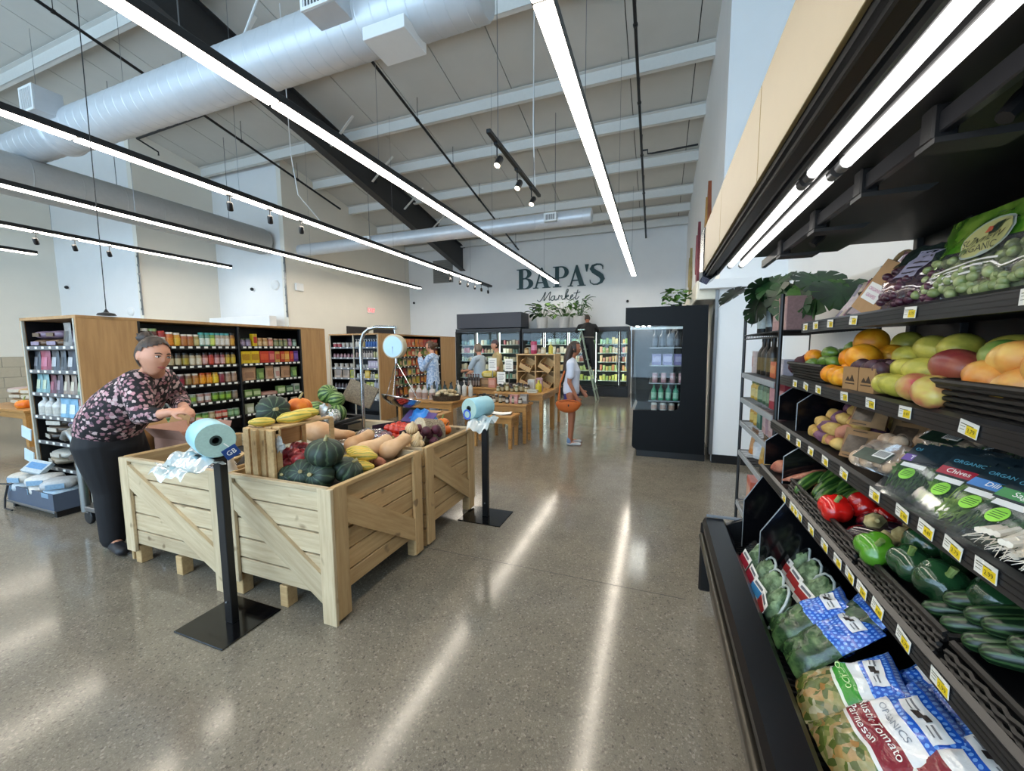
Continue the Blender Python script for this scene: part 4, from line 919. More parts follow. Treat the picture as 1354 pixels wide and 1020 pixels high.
def PO(c, b, desc, n=1, w=.13, h=.2, d=.07, l=None): return ('pouch', w, h, d, (c, l or c, b), desc, n)
GX = -4.95; UPY = (0, 1, 0); R90 = radians(90)
def longrow(y0, y1, z, items, where, group, x=GX): row(items, (x, y0, z - .008), UPY, y1 - y0, R90, where, group)
J1 = 'jar bay behind leaning woman'
longrow(2.46, 3.41, 1.54, [J('3a2c18', 'e8e6dc', 'c9c04a', 'tall dark yellow-label jar', 1, .08, .19), J('5b1a14', '9db77a', 'e9ddd0', 'tall dark-red green-lidded jar', 1, .085, .19), J('a3231d', 'c23a33', 'e7dccb', 'red sauce jar', 1, .08, .17), J('d2691a', 'efe8d8', 'e38a2a', 'orange sauce jar', 1, .08, .16), J('d99a1e', 'efe8d8', 'e0b73a', 'amber sauce jar', 1, .075, .155), J('a8592a', 'efe8d8', 'b8763a', 'brown sauce jar', 2, .072, .14), J('9a8a4a', 'efe8d8', 'c8b87a', 'olive sauce jar', 1, .07, .14), J('6f9a86', '3fa79c', 'dfe8d8', 'teal-lidded jar', 2, .066, .165), J('7da23c', '3fa79c', 'd8e070', 'green teal-lidded jar', 1, .066, .165), J('b8a48c', '4fa9a9', 'e6ded0', 'pale jar with teal lid', 3, .066, .165), J('a06a2c', '2b2a26', 'd9a03a', 'dark-capped amber bottle', 1, .066, .17)], 'top shelf, ' + J1, 'jars on the top shelf of the jar bay')
longrow(2.46, 3.41, 1.32, [J('4a3a22', '1b1a18', 'c9b98f', 'black-lidded beige-label bottle', 5, .066, .15), J('6a5428', '1b1a18', 'b5a23c', 'black-lidded mustard bottle', 1, .068, .15), J('b9a583', '1b1a18', 'ddd1b4', 'black-lidded cream bottle', 2, .064, .145), J('8c4a3a', '2a1412', 'd9a79a', 'dark-capped pinkish bottle', 1, .062, .15), J('a82c20', '2a1412', 'd4553e', 'dark-capped red bottle', 1, .062, .15), J('8a3c3c', '2a1412', 'dba9a0', 'dark-capped rosy bottle', 2, .06, .15), J('9a7a20', '1b1a18', 'd8b93a', 'black-capped yellow bottle', 2, .06, .15)], 'second shelf, ' + J1, 'bottles on the second shelf of the jar bay')
longrow(2.46, 3.41, 1.10, [J('6a8a34', '9cc23a', 'aacb52', 'lime-labelled jar', 2), J('a58272', 'd8c8bb', 'c9a799', 'pinkish jar', 1), J('4a1420', '3a1015', '5a1a26', 'dark red jar', 1), J('5a1c26', 'c9bfb4', '96273a', 'maroon jar, pale lid', 1), J('7a5230', 'd6cdbb', 'a78a52', 'brown jar, pale lid', 1), J('a8682e', 'd6cdbb', 'c98c44', 'tan jar, pale lid', 1), J('d07d12', 'c24f1c', 'efa21e', 'orange-lidded jar', 2), J('d8ac18', 'b58b2c', 'eccb2a', 'yellow jar', 1), J('7c2430', 'cfc6ba', '8f3440', 'dark pink jar', 1), J('8d6a52', 'd6cdbb', 'ab8c72', 'beige-brown jar', 2)], 'third shelf, ' + J1, 'jars on the third shelf of the jar bay')
CANG = dict(k='can', w=.072, h=.11)
longrow(2.46, 3.41, .885, [J('b7ab8c', 'b9b9b4', 'c7b85a', 'cream can', 1, **CANG), J('a4a8a0', 'b9b9b4', 'd6d6cc', 'grey-white can', 2, **CANG), J('8d9a7c', 'b9b9b4', '9dbb45', 'green-label can', 3, **CANG), J('b18678', 'b9b9b4', 'd9cfc4', 'pinkish can', 2, **CANG), J('55762c', 'b9b9b4', '8fb83c', 'bright green can', 3, **CANG), J('7a6a58', 'b9b9b4', '9a8670', 'brown can', 1, **CANG)], 'fourth shelf, ' + J1, 'cans on the fourth shelf of the jar bay')
CANG = dict(k='can', w=.076, h=.10)
longrow(2.46, 3.41, .67, [J('55802c', 'b9b9b4', 'bcd8a0', 'green can', 3, **CANG), J('b05a4a', 'b9b9b4', 'dcbcae', 'reddish can', 1, **CANG), J('9a9468', 'b9b9b4', 'c3b884', 'khaki can', 1, **CANG), J('b87464', 'b9b9b4', 'd6b3a4', 'salmon can', 1, **CANG), J('4a7a30', 'b9b9b4', '9ec25c', 'leaf-green can', 2, **CANG), J('b59a6c', 'b9b9b4', 'd7c49a', 'tan can', 1, **CANG), J('c03c2c', 'b9b9b4', 'e2c0a4', 'tomato-red can', 2, **CANG), J('6a8f5c', 'b9b9b4', '9cc090', 'pale green can', 2, **CANG)], 'fifth shelf, ' + J1, 'cans on the fifth shelf of the jar bay')
J2 = 'box bay before far oak panel'
longrow(3.47, 4.31, 1.54, [J('7a6680', '4a5a34', 'a895ad', 'purple-label jar', 2, .068, .11), B('dcb81c', 'c43a2e', 'yellow red-label box', 1, .06, .17), J('b5864a', 'c8a06a', 'd8b684', 'tan spread jar', 2, .07, .12), J('b56a52', 'c9b49a', 'd99c84', 'salmon jar', 1, .072, .125), J('6d7448', 'b38a6c', '9fa070', 'olive jar', 3, .062, .115), J('8b5a70', '9a7a86', 'b78ba0', 'mauve jar', 1, .064, .12), J('5d7a68', '8f9a88', '9fb8a4', 'grey-green jar', 1, .062, .11)], 'top shelf, ' + J2, 'jars on the top shelf of the box bay')
longrow(3.47, 4.31, 1.32, [B('e2bd18', 'b98a10', 'wide yellow box', 2, .115, .165), B('c93a1c', 'e0582c', 'wide red-orange box', 1, .13, .165), B('b3303e', 'd8766a', 'crimson box', 1, .08, .165), B('d2a24c', 'c45a36', 'amber box', 1, .07, .16), B('c33c24', 'd98a4a', 'vermilion box', 1, .07, .16), B('d98626', 'e8b25a', 'orange box', 1, .07, .16), B('c22f36', 'd8653c', 'scarlet box', 1, .06, .16), B('4c2a7c', '7c5aa8', 'purple box', 1, .07, .165)], 'second shelf, ' + J2, 'boxes on the second shelf of the box bay')
longrow(3.47, 4.31, 1.10, [PO('b58a63', '9a6e4c', 'wide tan bag', 1, .19, .17), PO('5f7d33', '8fae55', 'green pouch', 1, .11, .15), PO('bd8f68', 'a5764f', 'tan bag', 1, .115, .18), PO('cfc2ae', 'b8877a', 'cream bag', 1, .085, .16), PO('ba8c64', '9f7350', 'wide brownish bag', 1, .16, .17), PO('557434', '86a850', 'dark green pouch', 1, .1, .15)], 'third shelf, ' + J2, 'bags on the third shelf of the box bay')
longrow(3.47, 4.31, .885, [B('6f8f4c', 'c3d09c', 'low green box', 2, .10, .10), B('b78474', 'd0a796', 'flat pink pack', 1, .22, .05, .12), B('7e9c58', 'c8d6a8', 'pale green box', 1, .11, .11), B('3f5e44', '9cb890', 'dark green box', 1, .11, .10), B('b9bcae', '6a8a6c', 'white and green box', 1, .09, .12)], 'fourth shelf, ' + J2, 'packs on the fourth shelf of the box bay')
longrow(3.47, 4.31, .67, [PO('a9b08f', 'd3d6c4', 'white-green pouch', 3, .12, .13), PO('bdb7a6', '9a6e5a', 'whitish pouch', 2, .12, .14)], 'fifth shelf, ' + J2, 'pouches on the fifth shelf of the box bay')
# near end face: pet food, sacks, white bottles
EY = 1.985; E0, E1 = -5.88, -4.99
def endrow(z, items, where, group, x0=E0, x1=E1, y=EY): row(items, (x0, y, z - .008), (1, 0, 0), x1 - x0, 0, where, group)
EW = 'pet shelf, oak unit end'
def SK(c, b, desc, n=1, w=.2, h=.07, d=.3): return ('sack', w, h, d, (c, c, b), desc, n)
endrow(1.54, [SK('6d5138', '9a8aa0', 'brown lying sack', 2, .26, .08), PO('8e8a84', '4a4640', 'grey standing pouch', 1, .13, .22), PO('3b3440', '8a8494', 'dark standing pouch', 1, .1, .2)], 'top ' + EW, 'pet food on the top end shelf')
for k in range(2): product('sack', .25, .08, .28, ('8a7488', '8a7488', '6a543c'), (-5.74 + k * .26, EY + .16, 1.615), 0, 'sack', 'mauve-brown sack lying on another, %s on top pet shelf, oak unit end' % ['left one', 'right one'][k], 'sack', 'pet food on the top end shelf')
endrow(1.31, [PO('2c2c33', '6a6a72', 'black pouch', 1), PO('9c2b44', 'c0647a', 'crimson pouch', 1, .15, .2), PO('3a3f46', 'b9bcc0', 'black-white pouch', 1, .15, .2), PO('4a4c50', '26262a', 'charcoal pouch', 1, .1, .2), PO('2e3240', 'c4c6c8', 'navy-white pouch', 1, .15, .2), PO('a5ae5a', 'd4d79a', 'lime pouch', 1, .08, .12)], 'second ' + EW, 'pet food on the second end shelf')
endrow(1.085, [PO('7fa7a8', 'c5d2b4', 'pale teal pouch', 2, .12, .2), PO('6a2336', 'a4586a', 'maroon pouch', 1, .12, .18), PO('4c3a44', '9a8490', 'dark mauve pouch', 1, .11, .2), PO('a08a78', 'd8ccb4', 'beige pouch', 2, .11, .19), PO('5f7c66', 'b9c4a4', 'green-grey pouch', 1, .12, .18)], 'third ' + EW, 'pet food on the third end shelf')
endrow(.855, [('bottle', .11, .2, .11, ('e4e2dc', 'd8d4ca', 'c9c4b8'), 'white jug bottle', 3), PO('7fb4d2', 'dfe8ee', 'light blue pack', 2, .13, .2), PO('c48a80', 'e2d8d0', 'pink-white pack', 1, .15, .19)], 'fourth ' + EW, 'jugs and packs on the fourth end shelf')
for j, z in enumerate((.60, .34)):
    for i in range(6 if j == 0 else 4):
        c = ['3a3128', 'b8a88f', '5a4a3c', 'd2cabb', '4c4034', '9a8cae'][(i + j) % 6]
        product('sack', .34, .085, .30, (c, c, ['d2cabb', '5a4a3c'][i % 2]), (-5.72 + (i % 2) * .42 + (.07 if i % 3 else 0), EY + .17, z + (i // 2) * .07), .1 * (i - 2), 'sack', '%s sack in the slumped pile on the %s end shelf, %s from the bottom' % (['striped dark', 'pale', 'brown', 'whitish', 'dark brown', 'lilac'][(i + j) % 6], ['fifth', 'sixth'][j], ORD[i]), 'sack', 'slumped sacks on the lower end shelves')
# low blue crate with white packs at the foot of the end face
lc = thing('storage_crate', 'low grey-blue crate of white packs at the shelving foot', 'crate', (-5.42, 1.84, 0))
CRB = mat('grey_blue_crate', '4a5566', .5, var=.08)
MB().box(-.42, -.11, .06, .42, .11, .07).box(-.42, -.11, .07, -.41, .11, .22).box(.41, -.11, .07, .42, .11, .22).box(-.41, -.11, .07, .41, -.10, .22).box(-.41, .10, .07, .41, .11, .22).build('crate_body', CRB, lc)
MB().bbox(-.43, -.12, .05, .43, -.105, .07, .003).build('crate_rim', GRAYM, lc)
for sx in (-.38, .38): MB().box(sx - .02, -.09, 0, sx + .02, .09, .06).build('foot', BLKP, lc)
MB().tube([(-.42, -.1, .22), (-.58, -.12, .21), (-.64, -.13, .13), (-.65, -.13, .01)], .008, 6).build('wire_hoop', BLKP, lc, True)
MB().tube([(-.36, -.12, .22), (-.38, -.14, .1), (-.34, -.16, .012), (-.2, -.16, .012)], .008, 6).build('wire_hoop', BLKP, lc, True)
for i in range(6):
    product('sack', .24, .10, .22, (['c9d4dc', 'e0ddd6', 'b8cfe0', 'd8d2c6', 'e6e6e2', 'c4c9cc'][i],) * 2 + ('8fb3cf',), (-5.72 + (i % 3) * .29, 1.83 + random.uniform(-.02, .02), .15 + (i // 3) * .08), .3 * (i - 2), 'pack', '%s pack in the low grey-blue crate, %s counted' % (['bluish white', 'off-white', 'pale blue', 'cream', 'white', 'light grey'][i], ORD[i]), 'pack', 'white packs in the low crate')
product('box', .2, .13, .04, ('c8d6dc', 'c8d6dc', '5a9ad0'), (-5.55, 1.80, .34), .3, 'tray_pack', 'pale tray pack with blue label propped on the low crate', 'pack', None, True, (radians(-50), radians(10), .3))
for k, z in enumerate((.42, .66)): tag(MB().box(-.09, -.004, -.06, .09, .004, .06).build('info_card', mat('pale_blue_card', 'bcd0dc', .4), None, loc=(-6.03, 1.96, z), rot=(0, radians(12), 0)), ['lower', 'upper'][k] + ' pale blue card hanging off the shelving end edge', 'card')
# farther unit: end face with body care, long face with chips
E2 = 'body care end shelf'
def e2(z, a, b, wh): endrow(z, a, wh + ' ' + E2 + ', left part', 'body care left part', -6.62, -6.05, 6.62); endrow(z, b, wh + ' ' + E2, 'body care on the far end shelves', -6.0, -5.41, 6.62)
def PB(c, l, b, desc, n, w=.06, h=.17, k='pump'): return (k, w, h, w, (c, l, b), desc, n)
e2(1.54, [J('b0505a', 'd9d5cc', 'd8c4c0', 'rosy tub', 2, .09, .1, 'tub'), J('c9c4ba', 'b9b5ac', 'dedad0', 'pale tub', 3, .08, .1, 'tub')], [PB('dcdad2', 'e6e4de', 'b9a184', 'white bottle', 3), PB('b39a5c', 'e6e4de', 'd9cda4', 'golden bottle', 1), PB('3f6cb0', 'dfe3ea', 'c4d2e8', 'blue bottle', 5)], 'top')
e2(1.32, [J('8a6a72', '6a4a54', 'b08a94', 'mauve jar', 6, .06, .09)], [PB('9a8880', '5a4a44', 'c4b4aa', 'taupe bottle', 3, .05, .16), PB('cfc6c0', 'b9aaa4', 'e0d8d2', 'cream bottle', 4, .052, .15), PB('b7b98a', '3c4034', 'dadab8', 'sage bottle', 2, .052, .18)], 'second')
e2(1.10, [J('cfcbc2', 'b7b4ac', 'e4e2dc', 'white jar', 4, .09, .1, 'tub')], [J('c8ccc8', '8a9290', 'e6e8e6', 'white round jar', 4, .075, .08, 'tub'), B('b9b0cc', 'dcd8e6', 'lilac box', 4, .06, .16)], 'third')
e2(.885, [PO('b5a08c', '8a7a6c', 'tan bag', 2, .2, .24), PO('c8c83a', '8a8f3a', 'yellow-green bag', 1, .12, .22)], [J('b4bfc0', 'dde0de', 'dfe6e4', 'pale jar', 3, .07, .1), B('d8b024', 'e8cf6a', 'yellow box', 1, .11, .17), PB('c9cdc8', 'e2e2de', '9aa8b4', 'whitish bottle', 2, .06, .14), B('b9bf3c', 'dfe2a0', 'lime box', 1, .09, .1)], 'fourth')
e2(.67, [J('3b3438', '2a2628', '6a6066', 'dark jar', 6, .07, .1)], [PB('c9cfd2', 'e2e2de', '9fb4c8', 'pale bottle', 3, .07, .17), PO('b6bc4a', 'e0e3b4', 'lime pouch', 2, .1, .14), PB('b9c0d2', 'dfe3ea', '4a5a9c', 'white-blue bottle', 2, .07, .2)], 'fifth')
e2(.45, [J('564c50', '2a2628', '8a8086', 'grey jar', 5, .08, .11)], [('sack', .26, .2, .26, ('1f6b3c', '1f6b3c', '3a8a58'), 'large green bag', 1), B('b4bab8', 'd5dad8', 'pale grey box', 2, .12, .12)], 'lowest')
CH = 'chip shelves, farther unit'
cc = ['c4522a', 'd98a2e', 'd8b83a', 'b23a2c', '6f8a3a', 'c9b48a', 'd4702c', 'a8a048', '8c3a34', 'c8a070', '547a48', 'b0604a']
cn = ['orange-red', 'orange', 'yellow', 'red', 'green', 'cream', 'deep orange', 'olive', 'maroon', 'beige', 'dark green', 'salmon']
for j, z in enumerate(SHZ):
    its = []
    for i in range(11):
        k = (i * 5 + j * 3 + (i // 3)) % 12
        if j == 0: k = [1, 2, 2, 6, 0, 1, 6, 3, 3, 0, 3][i]
        if j == 2: k = [10, 4, 5, 9, 0, 6, 5, 3, 0, 9, 5][i]
        if j == 3: k = [0, 3, 3, 9, 5, 0, 8, 5, 9, 11, 3][i]
        its.append(PO(cc[k], cc[(k + 5) % 12], cn[k] + ' snack bag', 1, .155, .19, .08))
    longrow(7.13, 9.0, z, its, ['top', 'second', 'third', 'fourth', 'fifth', 'lowest'][j] + ' ' + CH, 'snack bags on the farther unit', -5.39)
# cooler contents
cpal = [['8fb7b4', '9fc0a0', '6f9a8c', 'b8c8c0', '5f8f9c', 'c9b9a0'], ['c9a48c', 'd8c8b0', 'b0606a', 'e0d8c8', '9a7a6a', 'cdb89a'], ['b8c4a8', 'd8d0b0', '8fa890', 'c8b090', 'e2dcc8', '7a9a90'], ['cfc4a8', 'd9cdb4', 'b9946a', 'e4dccc', 'a87a5a', 'c9c0a0'], ['c99a80', 'b8a890', '8a6a5c', 'd8c8b8', 'a0543c', 'd0b8a0']]
cpal2 = [['9fc9a4', 'b9d69a', '7fb08c', 'd9c27a', 'e0b050', 'a8c870'], ['d9a48c', 'c9b08a', 'e0c07a', '9ab47a', 'c97a6a', 'd8d0a0'], ['c9a070', 'b06a4c', 'd9b88a', 'd0907a', '9a5a4a', 'e0c8a0'], ['d9c070', 'c98a5a', 'b0c07a', 'e0d090', 'b86a50', 'a8b870'], ['b9c05a', 'd9d070', '9ab060', 'e0d8a0', 'c9b860', 'd9e08a']]
cnm = {}
def coolfill(x0, x1, pal, where, dens, kinds):
    for j, z in enumerate(SHC[::-1]):
        n = dens; w = (x1 - x0 - .14) / n
        for i in range(n):
            c = random.choice(pal[j]); kd = kinds[(j + i // 3) % len(kinds)]; h = random.uniform(.13, .2)
            nm = {'pump': 'bottle'}.get(kd, kd)
            product(kd, round(w * .88, 3), round(h, 2), round(w * .8, 3), (c, random.choice(['e6e6e0', '4a6a5a', 'c9c0b0']), random.choice(['e8e4d8', 'b8c8b8', 'd8b8a0'])), (x0 + .07 + (i + .5) * w, 12.2 + .25 + w / 2, z), 0, nm, 'chilled %s, %s from left, %s shelf, %s' % (nm, ORD[i], ['top', 'second', 'third', 'fourth', 'lowest'][j], where), nm, 'chilled goods behind ' + where, False)
coolfill(-6.62, -5.85, cpal, 'left door of header-box cooler', 6, ['bottle', 'box']); coolfill(-5.85, -5.02, cpal, 'middle door of header-box cooler', 6, ['box', 'bottle', 'tub']); coolfill(-5.02, -4.22, cpal[1:] + cpal[:1], 'right door of header-box cooler', 6, ['tub', 'box'])
coolfill(-4.18, -3.44, cpal, 'first door of five-door cooler', 5, ['bottle', 'box']); coolfill(-3.44, -2.65, cpal, 'second door of five-door cooler', 5, ['box', 'pouch']); coolfill(-2.65, -1.77, cpal2, 'third door of five-door cooler', 6, ['box', 'tub']); coolfill(-1.77, -1.08, cpal2, 'fourth door of five-door cooler', 6, ['pouch', 'box', 'pouch']); coolfill(-1.08, -.80, cpal2, 'last door of five-door cooler', 2, ['box'])
# black open cooler contents: seen through its side window
OC = 'shelf in black open cooler'
def ocrow(z, items, wh, y=5.57 + .12): row(items, (-.08, y, z), (1, 0, 0), .56, 0, wh + ' ' + OC, 'bottles in the black open cooler')
ocrow(1.5, [PB('2a2f3a', '15171c', '5a6270', 'dark bottle', 6, .07, .24, 'bottle')], 'top')
ocrow(1.26, [B('8a84b8', 'b9b4d8', 'lavender carton', 4, .12, .15), ], 'second')
ocrow(1.02, [J('b98a94', 'c8c4c0', 'd9b8bc', 'pink can', 5, .07, .13, 'can'), ], 'third'); ocrow(.78, [PB('3f9a78', '2f7a5c', 'a8d8c0', 'green glass bottle', 6, .07, .22, 'bottle')], 'fourth')
ocrow(.63, [J('e2ddd0', '26262a', 'c9a08c', 'cream carton jar', 5, .075, .13), ], 'lowest')
# wire rack goods (front faces the aisle)
WRK = 'of the wire rack'
def wrow(z, items, wh): row(items[::-1], (.66, 3.40, z + .008), (0, -1, 0), .86, -R90, wh + ' ' + WRK, 'goods on the wire rack', order='from near post')
def PBt(c, l, b, desc, n, w=.08, h=.3): return ('bottle', w, h, w, (c, l, b), desc, n)
wrow(1.585, [B('c9a09c', 'dfc4c0', 'pink patterned gift bag', 1, .2, .19, .14), PBt('1a1d20', '0e0f12', 'b8c4c4', 'dark wine bottle', 2, .08, .3)], 'top shelf')
wrow(1.30, [B('c6c0cc', 'e0dce4', 'small pale box', 1, .12, .12, .08), B('d2662c', 'e89a5a', 'orange box', 1, .14, .1, .08), PBt('23201a', '14140f', '6a5a34', 'dark bottle', 3, .08, .25), B('d8c0b4', 'b9786a', 'tall pinkish box', 1, .07, .16, .06)], 'second shelf')
wrow(1.11, [B('a83446', 'd8a0a8', 'crimson box', 2, .12, .17, .08), J('4f6a52', '2c3c30', '8aa080', 'green jar', 3, .075, .14), J('c9a84a', '6a7a4a', 'd9c88a', 'golden jar', 2, .075, .13)], 'third shelf')
wrow(.93, [B('c4a0a0', 'e0c8c8', 'rose-white carton', 3, .11, .15, .08), B('3f6a58', '8ab09a', 'green box', 1, .1, .14), J('b8903c', '6a7a4a', 'd9c070', 'amber jar', 2, .08, .13)], 'fourth shelf')
wrow(.70, [PO('b98a34', 'd9b870', 'golden pack', 3, .17, .19), J('c8ccd0', '9aa0a4', 'e2e4e6', 'silver jar', 1, .1, .14), PO('c98440', 'd8a878', 'orange-brown pack', 1, .15, .18)], 'fifth shelf')
wrow(.30, [B('9abf4a', 'd8d24a', 'lime-yellow leaflet pack', 2, .2, .22), B('d9705a', 'e8b8a0', 'coral leaflet pack', 1, .2, .22)], 'lowest shelf')
# table goods
def onT(kind, w, h, d, cols, x, y, z, label, cat, nm=None, group=None, rz=0): return product(kind, w, h, d, cols, (x, y, z), rz, nm or cat, label, cat, group)
for i in range(4): onT('bottle', .11, .25, .11, ('d8cfc8', 'cfc4bc', 'b99a8c'), -4.14 + i * .135, 5.95 + .02 * (i % 2), .60, 'white wrapped loaf pack on the basket table, %s from left' % ORD[i], 'pack', 'bread_pack', 'wrapped packs on the basket table')
bk = thing('bread_basket', 'wide dark wicker basket of small paper sacks on the table', 'basket', (-3.46, 6.0, .60))
WICK = mottled('dark_wicker', '2a221a', '57452f', 60, .7, bmp=.5)
MB().lathe([(.22, 0), (.25, .09), (.262, .09), (.235, 0)], 24, cap=False).lathe([(.001, .004), (.22, .004)], 24, cap=False).build('basket_wall', WICK, bk, True)
for i in range(11): product('sack', .16, .06, .09, (['d2bd94', 'c8ae80', 'dccaa4'][i % 3],) * 2 + ('9a7a4c',), (-3.46 + .17 * cos(i * 1.9) * (1 - i * .05), 6.0 + .15 * sin(i * 1.9) * (1 - i * .05), .65 + i * .008), i * .9, 'paper_sack', 'small kraft sack heaped in the wide wicker basket, %s layer from below' % ORD[i], 'sack', 'kraft sacks in the wicker basket')
for i in range(3): onT('pump', .085, .30, .085, ('dcdcd4', 'cfcfc6', 'b9b9ae'), -3.52 + i * .13, 6.55, .60, 'white spray bottle behind the bread basket, %s from left' % ORD[i], 'bottle', 'spray_bottle', 'white bottles behind the bread basket')
for i in range(10): onT('bottle', .06, .22 + .03 * (i % 3), .06, (['2f4a40', '3c5a50', '27323a'][i % 3], '1b1d1c', ['9ab0a4', '6f8a80', 'b8c0b4'][i % 3]), -4.10 + i * .062, 6.45 + .06 * (i % 2), .60, 'dark green bottle in the row behind the wrapped packs, %s from left' % ORD[i], 'bottle', 'oil_bottle', 'green bottles on the basket table')
for i in range(9): onT('bottle', .045, .25, .045, ('3a2824', '5a1c20', '8a7a70'), -3.47 + (i % 5) * .055, 6.9 + .07 * (i // 5), .75, 'slim dark bottle on the middle tall table, %s counted from left' % ORD[i], 'bottle', 'slim_bottle', 'slim bottles on the middle table')
onT('box', .14, .18, .07, ('d48a72', 'd48a72', 'e2a892'), -2.95, 6.86, .75, 'coral pink box on the middle tall table', 'box')
onT('sack', .30, .14, .18, ('d2bc52', 'd2bc52', 'e2d488'), -3.1, 7.05, .92, 'yellow cellophane bundle above the coral box', 'bundle'); onT('box', .3, .17, .2, ('8a6a48', '8a6a48', 'b08a60'), -3.1, 7.05, .75, 'brown riser box under the yellow bundle', 'box')
def sign_holder(x, y, z, h, label):
    t = thing('sign_holder', label, 'sign', (x, y, z)); MB().bbox(-.06, -.04, 0, .06, .04, .006, .002).build('base', glass('acrylic', (.95, .97, .98), .1, .05, .1), t)
    MB().bbox(-.008, -.004, .006, .008, .004, h, .001).build('stem', GRAYM, t); MB().bbox(-.085, -.008, h, .085, -.004, h + .24, .002).build('card', PAPER, t)
    for i in range(5): MB().box(-.06, -.0092, h + .19 - i * .035, .06 - .02 * (i % 2), -.0082, h + .197 - i * .035).build('printed_line', BLKP, t)
sign_holder(-2.98, 6.95, .75, .32, 'tall white card sign on a stem in front of the grey-haired shopper'); sign_holder(-2.78, 6.9, .75, .06, 'low white card sign beside the coral box'); sign_holder(-2.62, 6.86, .76, .34, 'white card sign on a stem in front of the tan-shirted shopper') if 0 else None
sign_holder(-2.72, 7.15, .75, .30, 'tan-framed card sign before the tan-shirted shopper')
r_ = random.Random(3)
for i in range(13): onT('jar', .062, .10 + .03 * (i % 2), .062, (['2a1c18', '3c2a1c', '54402a', '2c3428'][i % 4], ['c9c0ae', '1b1a18', '8a6a4a'][i % 3], ['e4dccb', 'c8b89a'][i % 2]), -2.70 + (i % 7) * .115 + r_.uniform(-.01, .01), 5.80 + (i // 7) * .12, .62, 'small dark preserve jar on the middle nested table, %s counted from left' % ORD[i], 'jar', None, 'preserve jars on the nested table')
onT('box', .13, .14, .08, ('d08a84', 'd08a84', 'e0b0a8'), -2.12, 5.82, .62, 'pink box on the middle nested table', 'box'); onT('box', .12, .15, .08, ('8a8078', '8a8078', 'c9c0b4'), -1.97, 5.86, .62, 'grey printed box on the middle nested table edge', 'box')
for i in range(14): onT('jar', .06, .09 + .03 * (i % 3), .06, (['6f7040', '4a3a24', '8a6a34', '343a30'][i % 4], ['d8cfb8', '2a2624'][i % 2], ['d8d0a8', 'b8a880'][i % 2]), -2.56 + (i % 7) * .085, 6.2 + (i // 7) * .1, .76, 'small olive preserve jar on the tall front table, %s counted from left' % ORD[i], 'jar', None, 'preserve jars on the tall table')
for i in range(5): onT('jar', .07, .12, .07, ('3a2c3a', '5a4038', 'b8a8a0'), -2.5 + i * .09, 6.42, .76, 'dark jar in the back row of the tall front table, %s from left' % ORD[i], 'jar', None, 'dark jars on the tall table')
onT('bottle', .11, .2, .11, ('d8c02a', 'e0cc50', 'd8c02a'), -1.86, 6.3, .76, 'round yellow bottle on the tall front table', 'bottle', 'yellow_bottle'); onT('box', .12, .2, .1, ('d6d2c8', 'd6d2c8', 'b9b0a4'), -2.02, 6.42, .76, 'tall white box on the tall front table', 'box'); onT('box', .10, .22, .07, ('c49aa0', 'c49aa0', 'd9b8bc'), -1.92, 6.55, .76, 'tall rosy box on the tall front table', 'box'); onT('box', .16, .05, .1, ('d8d4c4', 'd8d4c4', 'b9b49c'), -1.93, 6.18, .76, 'flat cream box on the tall front table', 'box')
onT('can', .12, .24, .12, ('b83a62', 'c9508a', 'd88aa4'), -2.27, 7.35, 1.385, 'tall pink tin on the tilted bin rack', 'tin'); onT('jar', .1, .13, .1, ('c9c0a4', 'b0a684', 'e0d8c0'), -2.08, 7.35, 1.385, 'cream jar on the tilted bin rack', 'jar'); onT('pump', .09, .22, .09, ('d8cc5a', 'e0d890', 'd8cc5a'), -1.93, 7.35, 1.385, 'yellow-green bottle on the tilted bin rack', 'bottle', 'yellow_green_bottle'); onT('jar', .09, .12, .09, ('a8864a', '8a6a34', 'd0b88a'), -2.42, 7.35, 1.385, 'brown jar on the tilted bin rack', 'jar')
nt = thing('recipe_book', 'open recipe book on the low nested table', 'book', (-2.2, 5.46, .50), .2)
for sx in (-1, 1): MB().box(0, -.1, 0, .15, .1, .008).build('page', PAPER, nt, loc=(0, 0, 0.002), rot=(0, radians(-6), 0 if sx > 0 else pi))
MB().bbox(-.16, -.11, 0, .16, .11, .002, .0005).build('cover', BLKP, nt)
product('sack', .34, .17, .24, ('1f5a2c', '1f5a2c', '3a7a48'), (-4.36, 1.92, .17), .2, 'sack', 'dark green sack on the low deck of the stocking cart', 'sack')
tag(MB().bbox(-.13, -.09, 0, .13, .09, .018, .003).build('slate_tray', BLKP, None, loc=(-2.47, 5.44, .50)), 'black slate tray on the low nested table', 'tray')
# far left table
for i in range(9):
    c = ['a8865c', 'c9b08c', 'b89a94', '8a6844', 'd2c49a', '9a7a52', 'c4a8a0', 'b8925c', 'd8cc8a'][i]
    product('sack', .5, .11, .3, (c, c, 'd8cdb8'), (-10.35 + (i % 3) * .42, 3.42, .58 + (i // 3) * .09), .05 * i, 'sack', '%s paper sack in the pile on the far left table, %s counted upward' % (['tan', 'cream', 'pinkish', 'brown', 'yellowish', 'khaki', 'rosy', 'ochre', 'pale yellow'][i], ORD[i]), 'sack', 'paper sacks on the far left table')
